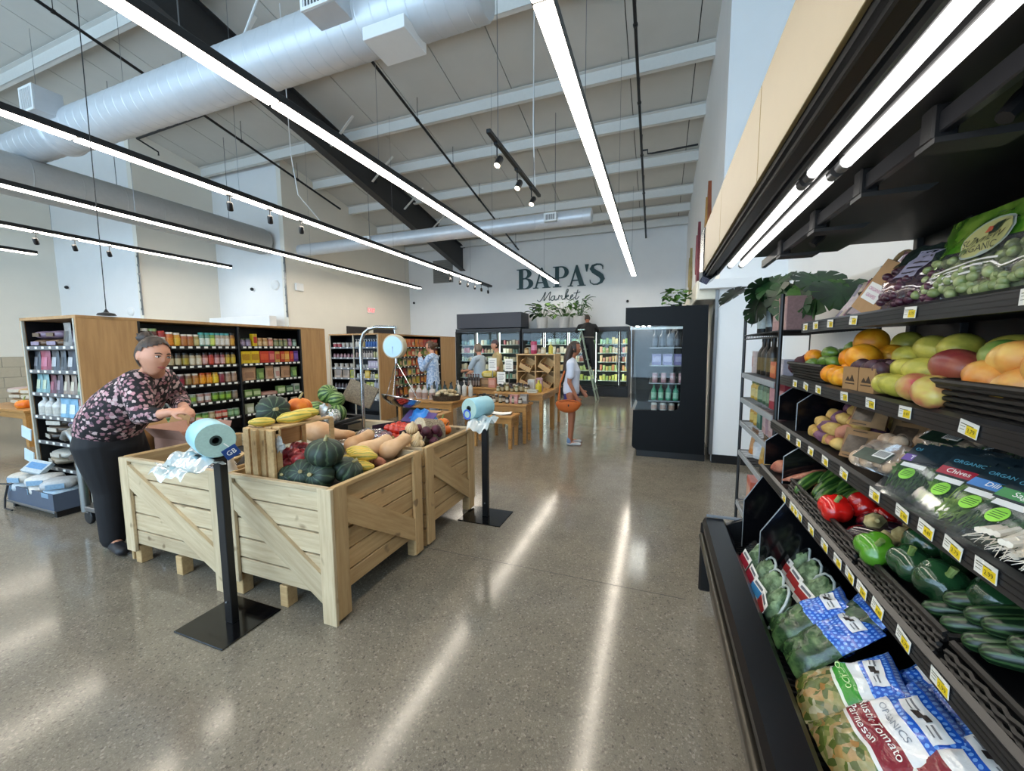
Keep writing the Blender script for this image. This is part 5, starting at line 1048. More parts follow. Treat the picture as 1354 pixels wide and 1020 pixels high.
# ------------------------------------------------------------ fruit and vegetables
def rib(n, a, top=.25):
    def f(t, p, q):
        k = (1 - a * (1 - abs(sin(n * p / 2))) ** 1.5 * sin(t)); dz = -math.copysign(top * max(0, abs(cos(t)) - .7) * 1.0, q[2]) * 1.2
        return (q[0] * k, q[1] * k, q[2] + dz)
    return f
def wob(sd, a=.05, fr=1.6):
    return lambda t, p, q: 1 + a * noise.noise((q[0] * fr + sd, q[1] * fr - sd, q[2] * fr))
FM = {}
def fmesh(k, fn):
    if k not in FM: FM[k] = fn()
    return FM[k]
KAB = fmesh('kab', lambda: MB().ball((0, 0, 0), (.095, .095, .072), 40, 16, rib(10, .10)).mesh('kabocha', 2))
KSTEM = MB().tube([(0, 0, .052), (.003, 0, .075), (.012, 0, .09)], [.014, .009, .012], 8).mesh('stem', True)
PMP = MB().ball((0, 0, 0), (.1, .1, .078), 40, 16, rib(9, .13)).mesh('pumpkin', 2)
PSTEM = MB().tube([(0, 0, .055), (.004, 0, .09), (.02, .01, .125)], [.016, .010, .008], 8).mesh('stem', True)
MEL = MB().ball((0, 0, 0), (.1, .1, .105), 28, 16).mesh('melon', 2)
APP = MB().lathe([(.001, -.028), (.014, -.034), (.026, -.028), (.035, -.005), (.036, .012), (.028, .029), (.014, .033), (.004, .025), (.001, .022)], 18).mesh('apple', 2)
ASTEM = MB().tube([(0, 0, .022), (.002, 0, .035), (.006, 0, .042)], .0016, 5).mesh('stem', True)
ROUND = MB().ball((0, 0, 0), .04, 18, 12, wob(1, .05)).mesh('round_fruit', 2)
OVAL = MB().ball((0, 0, 0), (.055, .04, .038), 18, 12, wob(4, .10)).mesh('oval_fruit', 2)
LEMON = MB().lathe([(.001, -.046), (.007, -.042), (.018, -.033), (.031, -.015), (.034, .004), (.028, .022), (.014, .036), (.007, .043), (.001, .046)], 18).mesh('lemon', 2)
MANGO = MB().ball((0, 0, 0), (.062, .045, .042), 20, 14, lambda t, p, q: 1 + .12 * q[0] * q[2] + .04 * q[0]).mesh('mango', 2)
POT = MB().ball((0, 0, 0), (.042, .030, .028), 16, 10, wob(7, .16)).mesh('potato', 2)
ONI = MB().lathe([(.001, -.036), (.012, -.035), (.034, -.02), (.042, .002), (.034, .022), (.014, .036), (.006, .052), (.001, .055)], 18).mesh('onion', 2)
BUT = MB().lathe([(.001, -.105), (.03, -.10), (.052, -.075), (.057, -.045), (.050, -.012), (.040, .02), (.037, .06), (.036, .09), (.026, .105), (.008, .11), (.001, .11)], 22).mesh('butternut', 2)
BSTEM = MB().tube([(0, 0, .105), (0, 0, .122)], [.009, .012], 8).mesh('stem', True)
NECK = MB().tube([(-.20, 0, -.01), (-.17, 0, 0), (-.12, 0, .01), (-.06, 0, .012), (0, 0, .0), (.05, .01, -.006), (.10, .03, -.006), (.13, .05, 0)], [.012, .055, .070, .062, .042, .034, .030, .014], 18).mesh('neck_squash', 2)
DEL = MB().limb([(-.07 + .014 * i, .004 * sin(i), 0) for i in range(11)], [.020, .028, .032, .034, .035, .035, .035, .034, .032, .029, .021], 20).mesh('delicata', 2)
CUC = MB().limb([(-.07 + .014 * i, .006 * sin(i * .35), .0) for i in range(11)], [.017, .02, .022, .023, .0235, .0235, .0235, .023, .022, .021, .017], 16).mesh('cucumber', 2)
LCUC = MB().limb([(-.16 + .032 * i, .004 * sin(i * .5), .0) for i in range(11)], [.019, .024, .026, .0265, .027, .027, .027, .027, .026, .024, .018], 16).mesh('long_cucumber', 2)
def pepper_fn(t, p, q):
    k = 1 + .24 * (abs(sin(2 * p + .4)) ** .6 - .7) * sin(t); dz = -.35 * max(0, q[2] - .55); return (q[0] * k * (1 + .12 * q[2]), q[1] * k * (1 + .12 * q[2]), q[2] + dz + (.12 if q[2] < -.6 else 0) * abs(cos(2 * p)))
PEP = MB().ball((0, 0, 0), (.043, .043, .048), 32, 16, pepper_fn).mesh('bell_pepper', 2)
PEPST = MB().tube([(0, 0, .03), (.002, 0, .044), (.01, 0, .058)], [.010, .006, .007], 8).mesh('stem', True)
EGG = MB().lathe([(.001, -.09), (.025, -.085), (.042, -.06), (.045, -.03), (.036, .02), (.025, .055), (.014, .07), (.001, .072)], 18).mesh('eggplant', 2)
CALYX = MB().lathe([(.03, .05), (.02, .066), (.008, .08), (.006, .10), (.001, .10)], 8).mesh('calyx', True)
MUSH = MB().lathe([(.001, -.02), (.012, -.02), (.012, 0), (.028, .0), (.03, .01), (.02, .024), (.001, .03)], 14).mesh('mushroom', 2)
CAR = MB().tube([(-.08, 0, 0), (-.03, .002, 0), (.03, 0, 0), (.075, 0, 0)], [.004, .014, .019, .014], 12).mesh('carrot', 2)
GARL = MB().ball((0, 0, 0), (.03, .03, .026), 24, 10, rib(8, .12, 0)).lathe([(.008, .022), (.004, .045), (.001, .046)], 8).mesh('garlic', 2)
KABM = striped('kabocha_skin', '18241a', '5a7052', 10, .05, .55, .5, '26382a')
PMPM = mottled('pumpkin_skin', 'd2630f', 'e5821c', 9, .45)
MELM = striped('melon_skin', '2a4a1c', '8aa65c', 11, .46, .4, .35)
APPM = mottled('apple_skin', '8c1c28', 'c2484a', 14, .3, coat=.3)
ORGM = mottled('orange_skin', 'd97a08', 'ef9a14', 40, .4, bmp=.25); GFM = mottled('grapefruit_skin', 'e08a10', 'f2ac2c', 30, .4, bmp=.2); LIM = mottled('lime_skin', '4a6c20', '78963c', 20, .3, coat=.2)
YMM = mottled('yellow_mango_skin', 'a8a23c', 'd2c558', 16, .4); MGR = mottled('red_mango_skin', '7a2a2c', 'b06a4a', 12, .32, .35, .7); MGG = mottled('green_mango_skin', '5c8a3a', '9aa858', 9, .32); MGP = mottled('blush_mango_skin', 'b8474c', 'c9b25a', 9, .32, .38, .6); PEAM = mottled('heirloom_skin', 'd2742a', 'e0b35c', 12, .35, .35, .6)
TOM = mottled('tomato_skin', 'b82416', 'd2452c', 12, .25, coat=.4); PLUM = mottled('plum_skin', '3a2228', '54343c', 20, .5)
POTY = mottled('yellow_potato_skin', 'b58c44', 'd0ac62', 24, .7); POTR = mottled('purple_potato_skin', '553044', '80566a', 20, .7); POTB = mottled('brown_potato_skin', '6f5238', '8f6c4a', 20, .75); SWT = mottled('sweet_potato_skin', '8a4a38', 'b87a5e', 16, .75)
ONM = striped('yellow_onion_skin', 'c9a878', 'e2cba2', 16, .4, .4, .15); SHM = striped('shallot_skin', '8a5a6a', 'b48a94', 14, .4, .5, .2); BEET = mottled('beet_skin', '3e1420', '5c2234', 18, .6)
BTM = mottled('butternut_skin', 'c9996a', 'dcb48a', 7, .5); DELM = None
def longstripe(name, c0, c1, n, w, rough=.4):   # stripes along the x axis of a long vegetable
    m, nt, b = base(name); setp(b, rough)
    v = coord(nt, 'Object'); sep = nt.nodes.new('ShaderNodeSeparateXYZ'); nt.links.new(v, sep.inputs[0])
    a = math_(nt, 'ARCTAN2', sep.outputs[1], sep.outputs[2]); wb_ = noise_(nt, coord(nt, 'Object', (18, 40, 40), True), 1.5, 3)
    s = math_(nt, 'MULTIPLY_ADD', math_(nt, 'SINE', math_(nt, 'MULTIPLY_ADD', a, n, math_(nt, 'MULTIPLY', wb_, 3))), .5, .5)
    f = noise_(nt, coord(nt, 'Object', None, True), 50, 3)
    nt.links.new(mix(nt, math_(nt, 'MULTIPLY', f, .4), mix(nt, ramp(nt, s, (1 - w - .15, 0.), (1 - w + .1, 1.)), hexc(c0), hexc(c1)), hexc(c0)), b.inputs['Base Color']); bump(nt, b, f, .15, .003); return m
DELM = longstripe('delicata_skin', 'ddb84c', '7c8a3c', 8, .18); CUCM = longstripe('cucumber_skin', '24461c', '5f8238', 7, .22, .35); LCUM = longstripe('long_cucumber_skin', '0f2414', '3c5a34', 9, .25, .3)
PEPR = mottled('red_pepper_skin', 'a80f10', 'c81c16', 6, .14, coat=.5, bmp=.02); PEPG = mottled('green_pepper_skin', '2f6a14', '4f8a22', 6, .16, coat=.5, bmp=.02); PEPD = mottled('dark_pepper_skin', '13301a', '23482a', 6, .16, coat=.5, bmp=.02); EGGM = mottled('eggplant_skin', '140a14', '24141f', 6, .15, coat=.5, bmp=.02)
STEMM = mottled('dry_stem', '8a7a4a', 'b5a878', 30, .8); STEMG = mottled('green_stem', '5c7434', '8a9a58', 30, .7); STEMB = mat('twig_brown', '4a3524', .8)
MUSM = mottled('mushroom_skin', 'a58468', 'd0b79a', 18, .7); GARM = mottled('garlic_skin', 'd6cbb8', 'ebe4d6', 20, .6); CARM = mottled('carrot_skin', '9c5a44', 'c08a70', 30, .7)
STK = mat('fruit_sticker', 'e8ecec', .4, var=.3, scale=120)
FN = {}
def fruit(name, me, m, loc, label, rot=(0, 0, 0), s=1, stem=None, cat=None, group=None, sticker=None):
    o = tag(inst(name, me, m, None, loc, rot, s), label, cat or name.split('_')[-1], group)
    if stem: inst('stem' if stem[0] != CALYX else 'calyx', stem[0], stem[1], o)
    if sticker:   # direction in the fruit's frame and radius
        d_ = Vector(sticker[0]).normalized(); q = d_.to_track_quat('Z', 'Y')
        k = MB().lathe([(.0135, -.001), (.0135, .001), (.001, .0014)], 14).mesh('sticker', True) if 'stk' not in FM else FM['stk']; FM['stk'] = k
        inst('sticker', k, STK, o, d_ * sticker[1], q.to_euler())
    return o
def tilt(a=.5): return (random.uniform(-a, a), random.uniform(-a, a), random.uniform(0, 6.28))
FZ = .66
# near corner crate: kabocha squashes
for p, s, l, r in (((-1.79, 1.70, .905), 1.13, 'large dark green squash topmost of the corner pile', (.15, .1, .6)), ((-1.925, 1.665, .775), .95, 'dark green squash second from left against the front boards', (1.1, .2, .4)), ((-1.80, 1.665, .775), .95, 'dark green squash at the front under the topmost one', (1.2, -.1, 0)),
                    ((-1.725, 1.80, .775), 1.0, 'dark green squash by the crate corner beside yellow delicatas', (.4, .5, 1.)), ((-2.03, 1.65, .75), .72, 'leftmost small dark green squash beside the apple box', (1.1, -.2, .2)), ((-1.95, 1.83, .75), .9, 'dark green squash hidden behind the front row', (.3, .2, 2))):
    fruit('kabocha_squash', KAB, KABM, p, l, r, s, (KSTEM, STEMM), 'squash', 'green squashes in the corner crate')
# on top of the apple box
fruit('kabocha_squash', KAB, KABM, (-2.26, 1.76, 1.115), 'large dark green squash on top of the slatted apple box', (1.35, 0, 1.0), 1.05, (KSTEM, STEMM), 'squash')
fruit('pumpkin', PMP, PMPM, (-2.25, 1.945, 1.115), 'orange pumpkin on the apple box behind the dark squash', (.1, .15, .3), .8, (PSTEM, STEMM))
fruit('delicata_squash', DEL, DELM, (-2.20, 1.635, 1.07), 'short yellow striped squash at the front of the apple box', (0, 0, .7), .78, None, 'squash')
fruit('delicata_squash', DEL, DELM, (-2.13, 1.80, 1.076), 'yellow striped squash at the right of the apple box top', (.4, -.1, .9), 1.1, None, 'squash')
fruit('delicata_squash', DEL, DELM, (-2.13, 1.87, 1.085), 'yellow striped squash resting on another atop the apple box', (.2, -.1, .7), 1.0, None, 'squash')
k = 0
for j in range(3):
    for i in range(7):
        a = -2.31 + .07 * (i % 4) + .02 * (j % 2) - .015 * j; b = 1.70 + .13 * (i // 4) + .05 * (j % 2) + .06 * j
        fruit('apple', APP, APPM, (a + .03, b, .705 + .062 * j), 'red apple in the slatted box, %s layer, %s counted inward' % (['bottom', 'middle', 'top'][j], ORD[i]), tilt(.7), 1.05, (ASTEM, STEMB), None, 'red apples in the slatted box'); k += 1
for i, (x, y, z) in enumerate(((-2.02, 1.74, .74), (-1.99, 1.84, .72), (-2.06, 1.84, .77), (-2.07, 1.76, .82), (-1.98, 1.93, .73), (-2.05, 1.95, .80), (-2.06, 1.88, .86))):
    fruit('apple', APP, APPM, (x, y, z), 'red apple spilled out before the slatted box, %s from front' % ORD[i], tilt(.7), 1.1, (ASTEM, STEMB), None, 'red apples spilled from the box')
# squashes along the middle
fruit('butternut_squash', BUT, BTM, (-2.08, 2.30, .81), 'tan butternut squash, leftmost of the three lying in the crate', (1.2, 0, 2.9), 1.15, (BSTEM, STEMM), 'squash')
fruit('butternut_squash', BUT, BTM, (-1.87, 2.20, .80), 'tan butternut squash, middle and longest of the three', (1.25, 0, 2.65), 1.35, (BSTEM, STEMM), 'squash')
fruit('butternut_squash', BUT, BTM, (-1.76, 2.30, .80), 'tan butternut squash, rightmost of the three by the crate edge', (1.2, 0, 2.75), 1.2, (BSTEM, STEMM), 'squash')
fruit('neck_squash', NECK, BTM, (-2.30, 2.26, .86), 'long tan neck squash lying behind the green squashes', (0, .05, .25), 1.15, None, 'squash')
fruit('neck_squash', NECK, BTM, (-2.16, 2.12, .80), 'tan neck squash leaning against the apple box', (0, -.5, 2.2), .95, None, 'squash')
for i in range(9):
    fruit('delicata_squash', DEL, DELM, (-1.90 + .045 * (i % 5) + .02 * (i // 5), 2.04 - .035 * (i % 5) + .03 * (i // 5) , .765 + .05 * (i // 5)), 'yellow striped delicata by the crate edge, %s row, %s from left' % (['lower', 'upper'][i // 5], ORD[i % 5]), (random.uniform(0, 3), 0, .35 + random.uniform(-.15, .15)), .95, None, 'squash', 'yellow delicatas in the corner crate')
for i in range(5): fruit('potato', POT, SWT, (-2.10 + .09 * i, 2.10 + .03 * (i % 2), .735), 'tan root in the row behind the green squashes, %s from left' % ORD[i], tilt(.4), 1.3, None, 'root', 'tan roots in the corner crate')
def bag(name, label, loc, w, d, h, fillmat, fillmesh, n, film, s=.5, rz=0, cat='bag'):
    t = thing(name, label, cat, loc, rz); r_ = random.Random(int(w * 999) + n)
    for i in range(n): inst(fillmesh.name.split('.')[0], fillmesh, fillmat, t, (r_.uniform(-.38, .38) * w, r_.uniform(-.38, .38) * d, h * (.2 + .5 * r_.random())), (r_.random() * 3, r_.random() * 3, 0), s)
    MB().ball((0, 0, h * .5), (w / 2, d / 2, h / 2), 20, 10, lambda t_, p, q: (math.copysign(abs(q[0]) ** .55, q[0]), math.copysign(abs(q[1]) ** .55, q[1]), q[2] * (1 + .18 * noise.noise((q[0] * 6, q[1] * 6, w * 9))))).build('film_bag', film, t, 2)
    return t
FILM = glass('clear_film', (.97, .97, .97), .14, .10, .05)
bag('shallot_bag', 'film bag of pinkish shallots in front of the tomato box', (-2.22, 2.62, .68), .32, .16, .15, SHM, ONI, 22, FILM, .62)
bag('parsnip_bag', 'film bag of pale roots left of the butternuts', (-2.22, 2.34, .72), .2, .12, .09, GARM, POT, 8, FILM, .8)
# tomato box
tb = thing('tomato_box', 'open black and brown box of red tomatoes at the crate middle', 'box', (-2.10, 2.83, .70), radians(-18))
MB().box(-.2, -.15, 0, .2, .15, .006).box(-.2, -.15, .006, -.194, .15, .13).box(.194, -.15, .006, .2, .15, .13).box(-.194, .144, .006, .194, .15, .13).box(-.194, -.15, .006, .194, -.144, .06).build('box_body', mat('dark_purple_card', '2a2230', .6), tb)
MB().box(-.2, 0, 0, .2, .004, .14).build('flap', mat('purple_card', '4c3570', .5), tb, loc=(0, .15, .13), rot=(radians(-50), 0, 0))
for j in range(2):
    for i in range(15): fruit('tomato', ROUND, TOM, (-2.10 + (-.14 + .07 * (i % 5) + .02 * j) * .95, 2.83 + (-.09 + .085 * (i // 5) + .02 * j) * .95 + .30 * -(-.14 + .07 * (i % 5)), .745 + .055 * j), 'red tomato in the open dark box, %s layer, %s counted from left' % (['lower', 'upper'][j], ORD[i]), tilt(1), .92, None, None, 'red tomatoes in the dark box')
gb = bag('garlic_net', 'small white net of garlic in front of the tomatoes', (-1.93, 2.60, .69), .14, .12, .10, GARM, GARL, 7, FILM, .9)
tag(MB().lathe([(.09, 0), (.10, .06), (.105, .06), (.09, 0)], 16, cap=False).build('garlic_tub', mat('cream_tub', 'cfc4a4', .6), None, True, loc=(-1.93, 2.60, .662)), 'cream tub holding the garlic net', 'tub')
ONS = [(-1.80, 2.57, .87), (-1.82, 2.49, .76), (-1.70, 2.47, .74), (-1.72, 2.52, .76), (-1.86, 2.50, .71), (-1.69, 2.50, .72), (-1.90, 2.48, .70), (-1.79, 2.50, .70), (-1.72, 2.48, .70)]
for i, p in enumerate(ONS): fruit('onion', ONI, ONM, (p[0], p[1], p[2] + (.05 if i else 0)), 'pale yellow onion beside the butternuts, %s counted from the top' % ORD[i], tilt(.5), 1.25 if i == 0 else 1.05, None, None, 'pale onions in the far crate')
bb = thing('beet_basket', 'round woven basket lying on its side spilling dark beets', 'basket', (-1.80, 2.80, .79), radians(-30))
MB().lathe([(.11, -.1), (.115, .08), (.123, .08), (.118, -.1)], 24, cap=False).lathe([(.001, -.1), (.115, -.1)], 24, cap=False).build('basket_wall', mottled('grey_wicker', '6a5a48', '9a8a70', 70, .8, bmp=.5), bb, True, rot=(radians(80), 0, 0)); MB().lathe([(.115, .078), (.126, .082), (.126, .09), (.115, .092)], 24).build('basket_rim', mottled('pale_wicker', 'b8a888', 'd2c6ac', 50, .8), bb, True, rot=(radians(80), 0, 0))
for i in range(12): fruit('beet', ROUND, BEET, (-1.84 + .05 * (i % 4) + .01 * (i // 4), 2.76 - .055 * (i // 4) + .03 * (i % 2), .75 + .045 * ((i + 1) % 3)), 'dark beet spilling from the woven basket, %s counted outward' % ORD[i], tilt(1), 1.0 if i % 3 else .85, None, None, 'dark beets by the woven basket')
fruit('pumpkin', PMP, PMPM, (-1.80, 3.04, .83), 'small orange pumpkin behind the beet basket, left one', (0, 0, 0), .62, (PSTEM, STEMG)); fruit('pumpkin', PMP, PMPM, (-1.71, 2.93, .80), 'small orange pumpkin behind the beet basket, right one', (.3, .2, 1), .55, (PSTEM, STEMB))
tag(MB().ball((0, 0, 0), (.08, .06, .10), 12, 8, rib(6, .2)).build('white_bag', WHT, None, 2, loc=(-1.95, 2.98, .76)), 'white and blue crumpled bag between tomatoes and basket', 'bag') if 0 else None
t = thing('blue_bag', 'bright blue plastic bag of white items behind the tomatoes', 'bag', (-2.02, 3.06, .70)); MB().ball((0, 0, .12), (.14, .08, .12), 24, 14, wob(9, .35, 3)).build('bag_body', mat('blue_plastic', '2a78c0', .3, var=.2), t, 2); MB().ball((.04, -.05, .06), (.11, .07, .07), 20, 10, wob(5, .4, 4)).build('white_packs', WHT, t, 2)
# melon tray (raised black tray)
mt = thing('melon_tray', 'black tray of small watermelons raised at the far crate', 'tray', (-3.12, 2.94, .66))
MB().prism([(-.30, -.16), (.30, -.16), (.33, .18), (-.33, .18)], .10, .12, 'z').build('tray_floor', BLKP, mt); MB().tube([(-.31, -.17, .14), (.31, -.17, .14), (.34, .19, .16), (-.34, .19, .16), (-.31, -.17, .14)], .02, 6).build('tray_rim', BLKP, mt)
for sx in (-.2, .2): MB().bbox(sx - .04, -.1, 0, sx + .04, .1, .10, .004).build('riser', BLKP, mt)
for i, (x, y, z, s) in enumerate(((-3.31, 2.90, .885, 1.0), (-3.12, 2.86, .885, 1.05), (-2.93, 2.96, .87, .85), (-3.10, 3.02, 1.05, .95), (-3.33, 3.08, .87, .85), (-2.97, 3.0, 1.0, .75))): fruit('watermelon', MEL, MELM, (x, y, z), 'small striped watermelon in the black tray, ' + ['left front', 'middle front', 'right front', 'upper middle', 'far left', 'upper right'][i], tilt(1.2), s, None, 'melon', None, ((.5, -.6, .1), .104) if i in (1, 2) else None)
wt = thing('wicker_tray', 'brown wicker tray leaning behind the melons', 'tray', (-2.98, 3.26, .92), radians(20)); MB().bbox(-.16, -.012, 0, .16, .012, .24, .006).build('tray_panel', mottled('flat_wicker', '6a5c4c', '85765f', 70, .8, bmp=.3), wt, rot=(radians(-25), radians(20), 0))
fw2 = bag('flower_bag', 'clear bag of small pale gourds on the melon tray', (-2.88, 2.84, .80), .16, .12, .14, GARM, ROUND, 9, FILM, .5)
wc = thing('woven_tray', 'shallow brown slatted tray before the scale stand', 'tray', (-2.62, 2.76, .665), radians(14))
for i in range(6): MB().bbox(-.17, -.13 + i * .045, .02, .17, -.13 + i * .045 + .038, .03, .002).build('slat', TBL, wc)
for sx in (-.16, .15): MB().bbox(sx, -.14, 0, sx + .012, .14, .06, .002).build('tray_side', TBL, wc)
# onions basket in the nearly empty crate
ob = thing('onion_basket', 'shallow cane basket of onions in the dark near crate', 'basket', (-2.93, 1.80, .662)); MB().lathe([(.12, 0), (.17, .07), (.178, .07), (.13, 0)], 24, cap=False).lathe([(.001, .003), (.125, .003)], 20, cap=False).build('basket_wall', mottled('cane', 'a8895c', 'c9ad7c', 60, .7, bmp=.4), ob, True); MB().lathe([(.168, .066), (.183, .07), (.183, .08), (.168, .082)], 24).build('basket_rim', mottled('cane', 'a8895c', 'c9ad7c', 60, .7), ob, True)
for i in range(8): fruit('onion', ONI, [SHM, GARM][i % 2], (-2.93 + .085 * cos(i * .8) * (i > 0), 1.80 + .085 * sin(i * .8) * (i > 0), .72 + .01 * (i % 2)), '%s onion in the shallow cane basket, %s counted round' % (['purple', 'white'][i % 2], ORD[i]), tilt(.5), .9, None, None, 'onions in the cane basket')
bag('potato_bag', 'clear bag of small brown potatoes under the near film roll', (-2.66, 1.66, .66), .24, .16, .13, POTB, POT, 16, FILM, .7)
fruit('white_gourd', BUT, GARM, (-2.50, 1.62, .76), 'pale rounded gourd beside the black stand', (.1, 0, 0), .95, None, 'gourd')
for i, (x, y, c) in enumerate(((-2.285, 1.585, 0), (-1.99, 2.02, 1))): 
    t = thing('paper_tag', ['crumpled silver paper tag on the apple box corner', 'crumpled silver paper tag on the apple box top edge'][i], 'tag', ((-2.05, 1.62, .95), (-2.05, 1.95, 1.10))[i]); MB().ball((0, 0, 0), (.035, .012, .04), 12, 8, wob(3 + i, .9, 3)).build('foil_tag', mat('silver_foil', 'b8b8b4', .3, .5, var=.3, scale=60), t)
tag(inst('pumpkin', PMP, PMPM, None, (-9.55, 3.12, .635), (0, 0, 0), 1.05), 'orange pumpkin on the far left table', 'pumpkin'); inst('stem', PSTEM, STEMG, bpy.data.objects['pumpkin.003'] if 'pumpkin.003' in bpy.data.objects else None)
# ---------------- produce case, second shelf
def shz(k, x): xf, z, rise = CSH[k]; return z + .005 + (x - xf) / (1.12 - xf) * rise
W2 = 'on the second case shelf'
def wick(name, label, x0, y0, x1, y1, z, h, fl=.02):
    t = thing(name, label, 'basket', ((x0 + x1) / 2, (y0 + y1) / 2, z)); w, d = (x1 - x0) / 2, (y1 - y0) / 2
    WK = mat('black_wicker', '0f0d0b', .5, var=.4, scale=90); n = max(3, int(h / .012))
    for i in range(n):
        z_ = .004 + i * h / n; f = fl * i / n; mb = MB(); pts = []
        for (a, b), (c, e) in zip([(-1, -1), (-1, 1), (1, 1), (1, -1)], [(-1, 1), (1, 1), (1, -1), (-1, -1)]):
            L_ = 2 * (d if a == c else w); m_ = max(3, int(L_ / .022))
            for q in range(m_):
                u = q / m_; ph = (q + i) % 2
                px, py = (a + (c - a) * u) * (w + f), (b + (e - b) * u) * (d + f); o_ = .004 if ph else -.002
                pts.append((px + (a * o_ if a == c else 0), py + (b * o_ if b == e else 0), z_))
        mb.tube(pts + [pts[0]], .0058, 6); mb.build('weave_strand', WK, t, True)
    MB().tube([(-w - fl, -d - fl, h), (-w - fl, d + fl, h), (w + fl, d + fl, h), (w + fl, -d - fl, h), (-w - fl, -d - fl, h)], .008, 8).build('basket_rim', WK, t, True)
    MB().box(-w, -d, 0, w, d, .004).box(-w + .008, -d + .008, .004, -w + .012, d - .008, h - .006).build('basket_floor', BLKP, t)
    return t
wick('wicker_basket', 'small black wicker basket of limes on the second case shelf', .645, 1.93, .86, 2.33, shz(1, .66), .066)
for i, (x, y, z, m, s, c) in enumerate(((.715, 2.30, .045, ORGM, .98, 'orange'), (.74, 2.19, .065, LIM, .9, 'lime'), (.70, 2.12, .03, LIM, .8, 'lime'), (.80, 2.14, .075, LIM, .85, 'lime'), (.69, 2.22, .02, LIM, .75, 'lime'), (.76, 2.04, .05, LIM, .85, 'lime'), (.70, 2.02, .03, LIM, .8, 'lime'), (.80, 2.24, .05, LIM, .85, 'lime'), (.82, 2.0, .06, LIM, .85, 'lime'))):
    fruit(c, ROUND if c == 'orange' else LEMON, m, (x, y, shz(1, x) + .045 + z), '%s in the small black wicker basket, %s counted from its far end' % (['orange', 'green lime'][c == 'lime'], ORD[i]), tilt(1.4), s, None, None, 'citrus in the small wicker basket')
for i, (x, y, z, r, m) in enumerate(((.725, 1.92, 1.452, .046, ORGM), (.705, 1.79, 1.458, .052, GFM), (.79, 1.95, 1.515, .056, GFM), (.86, 1.86, 1.505, .048, YMM), (.80, 1.82, 1.46, .046, GFM), (.86, 1.98, 1.45, .046, ORGM), (.645, 1.88, 1.393, .036, ORGM), (.64, 1.80, 1.391, .037, GFM), (.632, 1.735, 1.389, .034, GFM), (.70, 1.86, 1.40, .04, ORGM), (.71, 1.72, 1.40, .04, ORGM), (.78, 1.75, 1.41, .042, ORGM))):
    fruit('grapefruit' if i in (1, 2, 3) else 'orange', ROUND, m, (x, y, z), 'round orange citrus %s, %s of the citrus heap' % (W2, ORD[i]), tilt(1), r / .04, None, 'citrus', 'oranges heaped on the second shelf')
pb = thing('plum_box', 'brown card box of dark plums on the second case shelf', 'box', (.665, 1.605, shz(1, .66)), radians(-84))
MB().box(-.085, -.045, 0, .085, .07, .004).box(-.085, -.045, .004, .085, -.042, .078).box(-.085, .067, .004, .085, .07, .078).box(-.085, -.042, .004, -.082, .067, .078).box(.082, -.042, .004, .085, .067, .078).build('box_body', mat('cardboard', 'a27c50', .8, var=.08), pb)
MB().box(.004, -.0465, .0, .006, -.0452, .078).build('seam', mat('card_seam', '6a4c30', .8), pb)
for k in (-.042, .045):
    o = MB(); o.prism([(-.024, .03), (-.012, .046), (0, .034), (.012, .052), (.026, .03)], -.0462, -.0454, 'y'); o.box(-.026, -.0462, .020, .026, -.0454, .024); o.build('printed_mountain', mat('brown_print', '3c2a1a', .7), pb, loc=(k, 0, 0))
for i in range(13): fruit('plum', ROUND, PLUM, (.66 + .033 * (i % 3) - .01, 1.53 + .036 * (i // 3) + .01 * (i % 2), shz(1, .66) + .075 + .008 * (i % 2)), 'dark plum in the brown card box, %s counted from near' % ORD[i], tilt(1), .58, None, None, 'plums in the brown card box')
YM = [(.745, 1.60, 1.465, 1.0), (.77, 1.53, 1.492, 1.05), (.77, 1.42, 1.492, 1.15), (.70, 1.51, 1.43, .95), (.685, 1.385, 1.432, 1.0), (.64, 1.475, 1.389, .82), (.637, 1.405, 1.389, .85), (.80, 1.46, 1.43, 1.0), (.82, 1.33, 1.49, 1.0), (.84, 1.58, 1.44, 1.0), (.70, 1.46, 1.39, .8)]
for i, (x, y, z, s) in enumerate(YM): fruit('yellow_mango', MANGO, YMM, (x, y, z), 'yellow-green mango heaped in the middle of the second shelf, %s counted' % ORD[i], (random.uniform(-.5, .5), random.uniform(-.3, .3), random.uniform(.8, 2.2)), s * .88, None, 'mango', 'yellow mangoes on the second shelf', ((0, -1, .3), .041) if i == 0 else None)
for i, (x, y, z, s, m, l) in enumerate(((.69, 1.275, 1.448, 1.05, MGR, 'dark red mango lying across the yellow ones'), (.72, 1.19, 1.475, .9, MGG, 'green mango leaning behind the peaches'), (.625, 1.30, 1.395, .85, MGP, 'red-topped mango at the shelf edge'), (.622, 1.225, 1.39, .9, MGP, 'blush mango beside the large wicker basket'), (.80, 1.25, 1.43, 1, MGG, 'green mango at the back of the mango heap'), (.86, 1.12, 1.47, 1, MGG, 'dark green mango behind the heirlooms'))):
    fruit('mango', MANGO, m, (x, y, z), l, (random.uniform(-.4, .4), random.uniform(-.2, .2), 1.3 + random.uniform(-.4, .4)), s, None, None, None, ((-.5, -.3, -.8), .042) if i == 0 else None)
wick('wicker_basket', 'large black wicker basket of heirloom fruit at the near shelf', .625, .70, .90, 1.20, shz(1, .63), .068, .012)
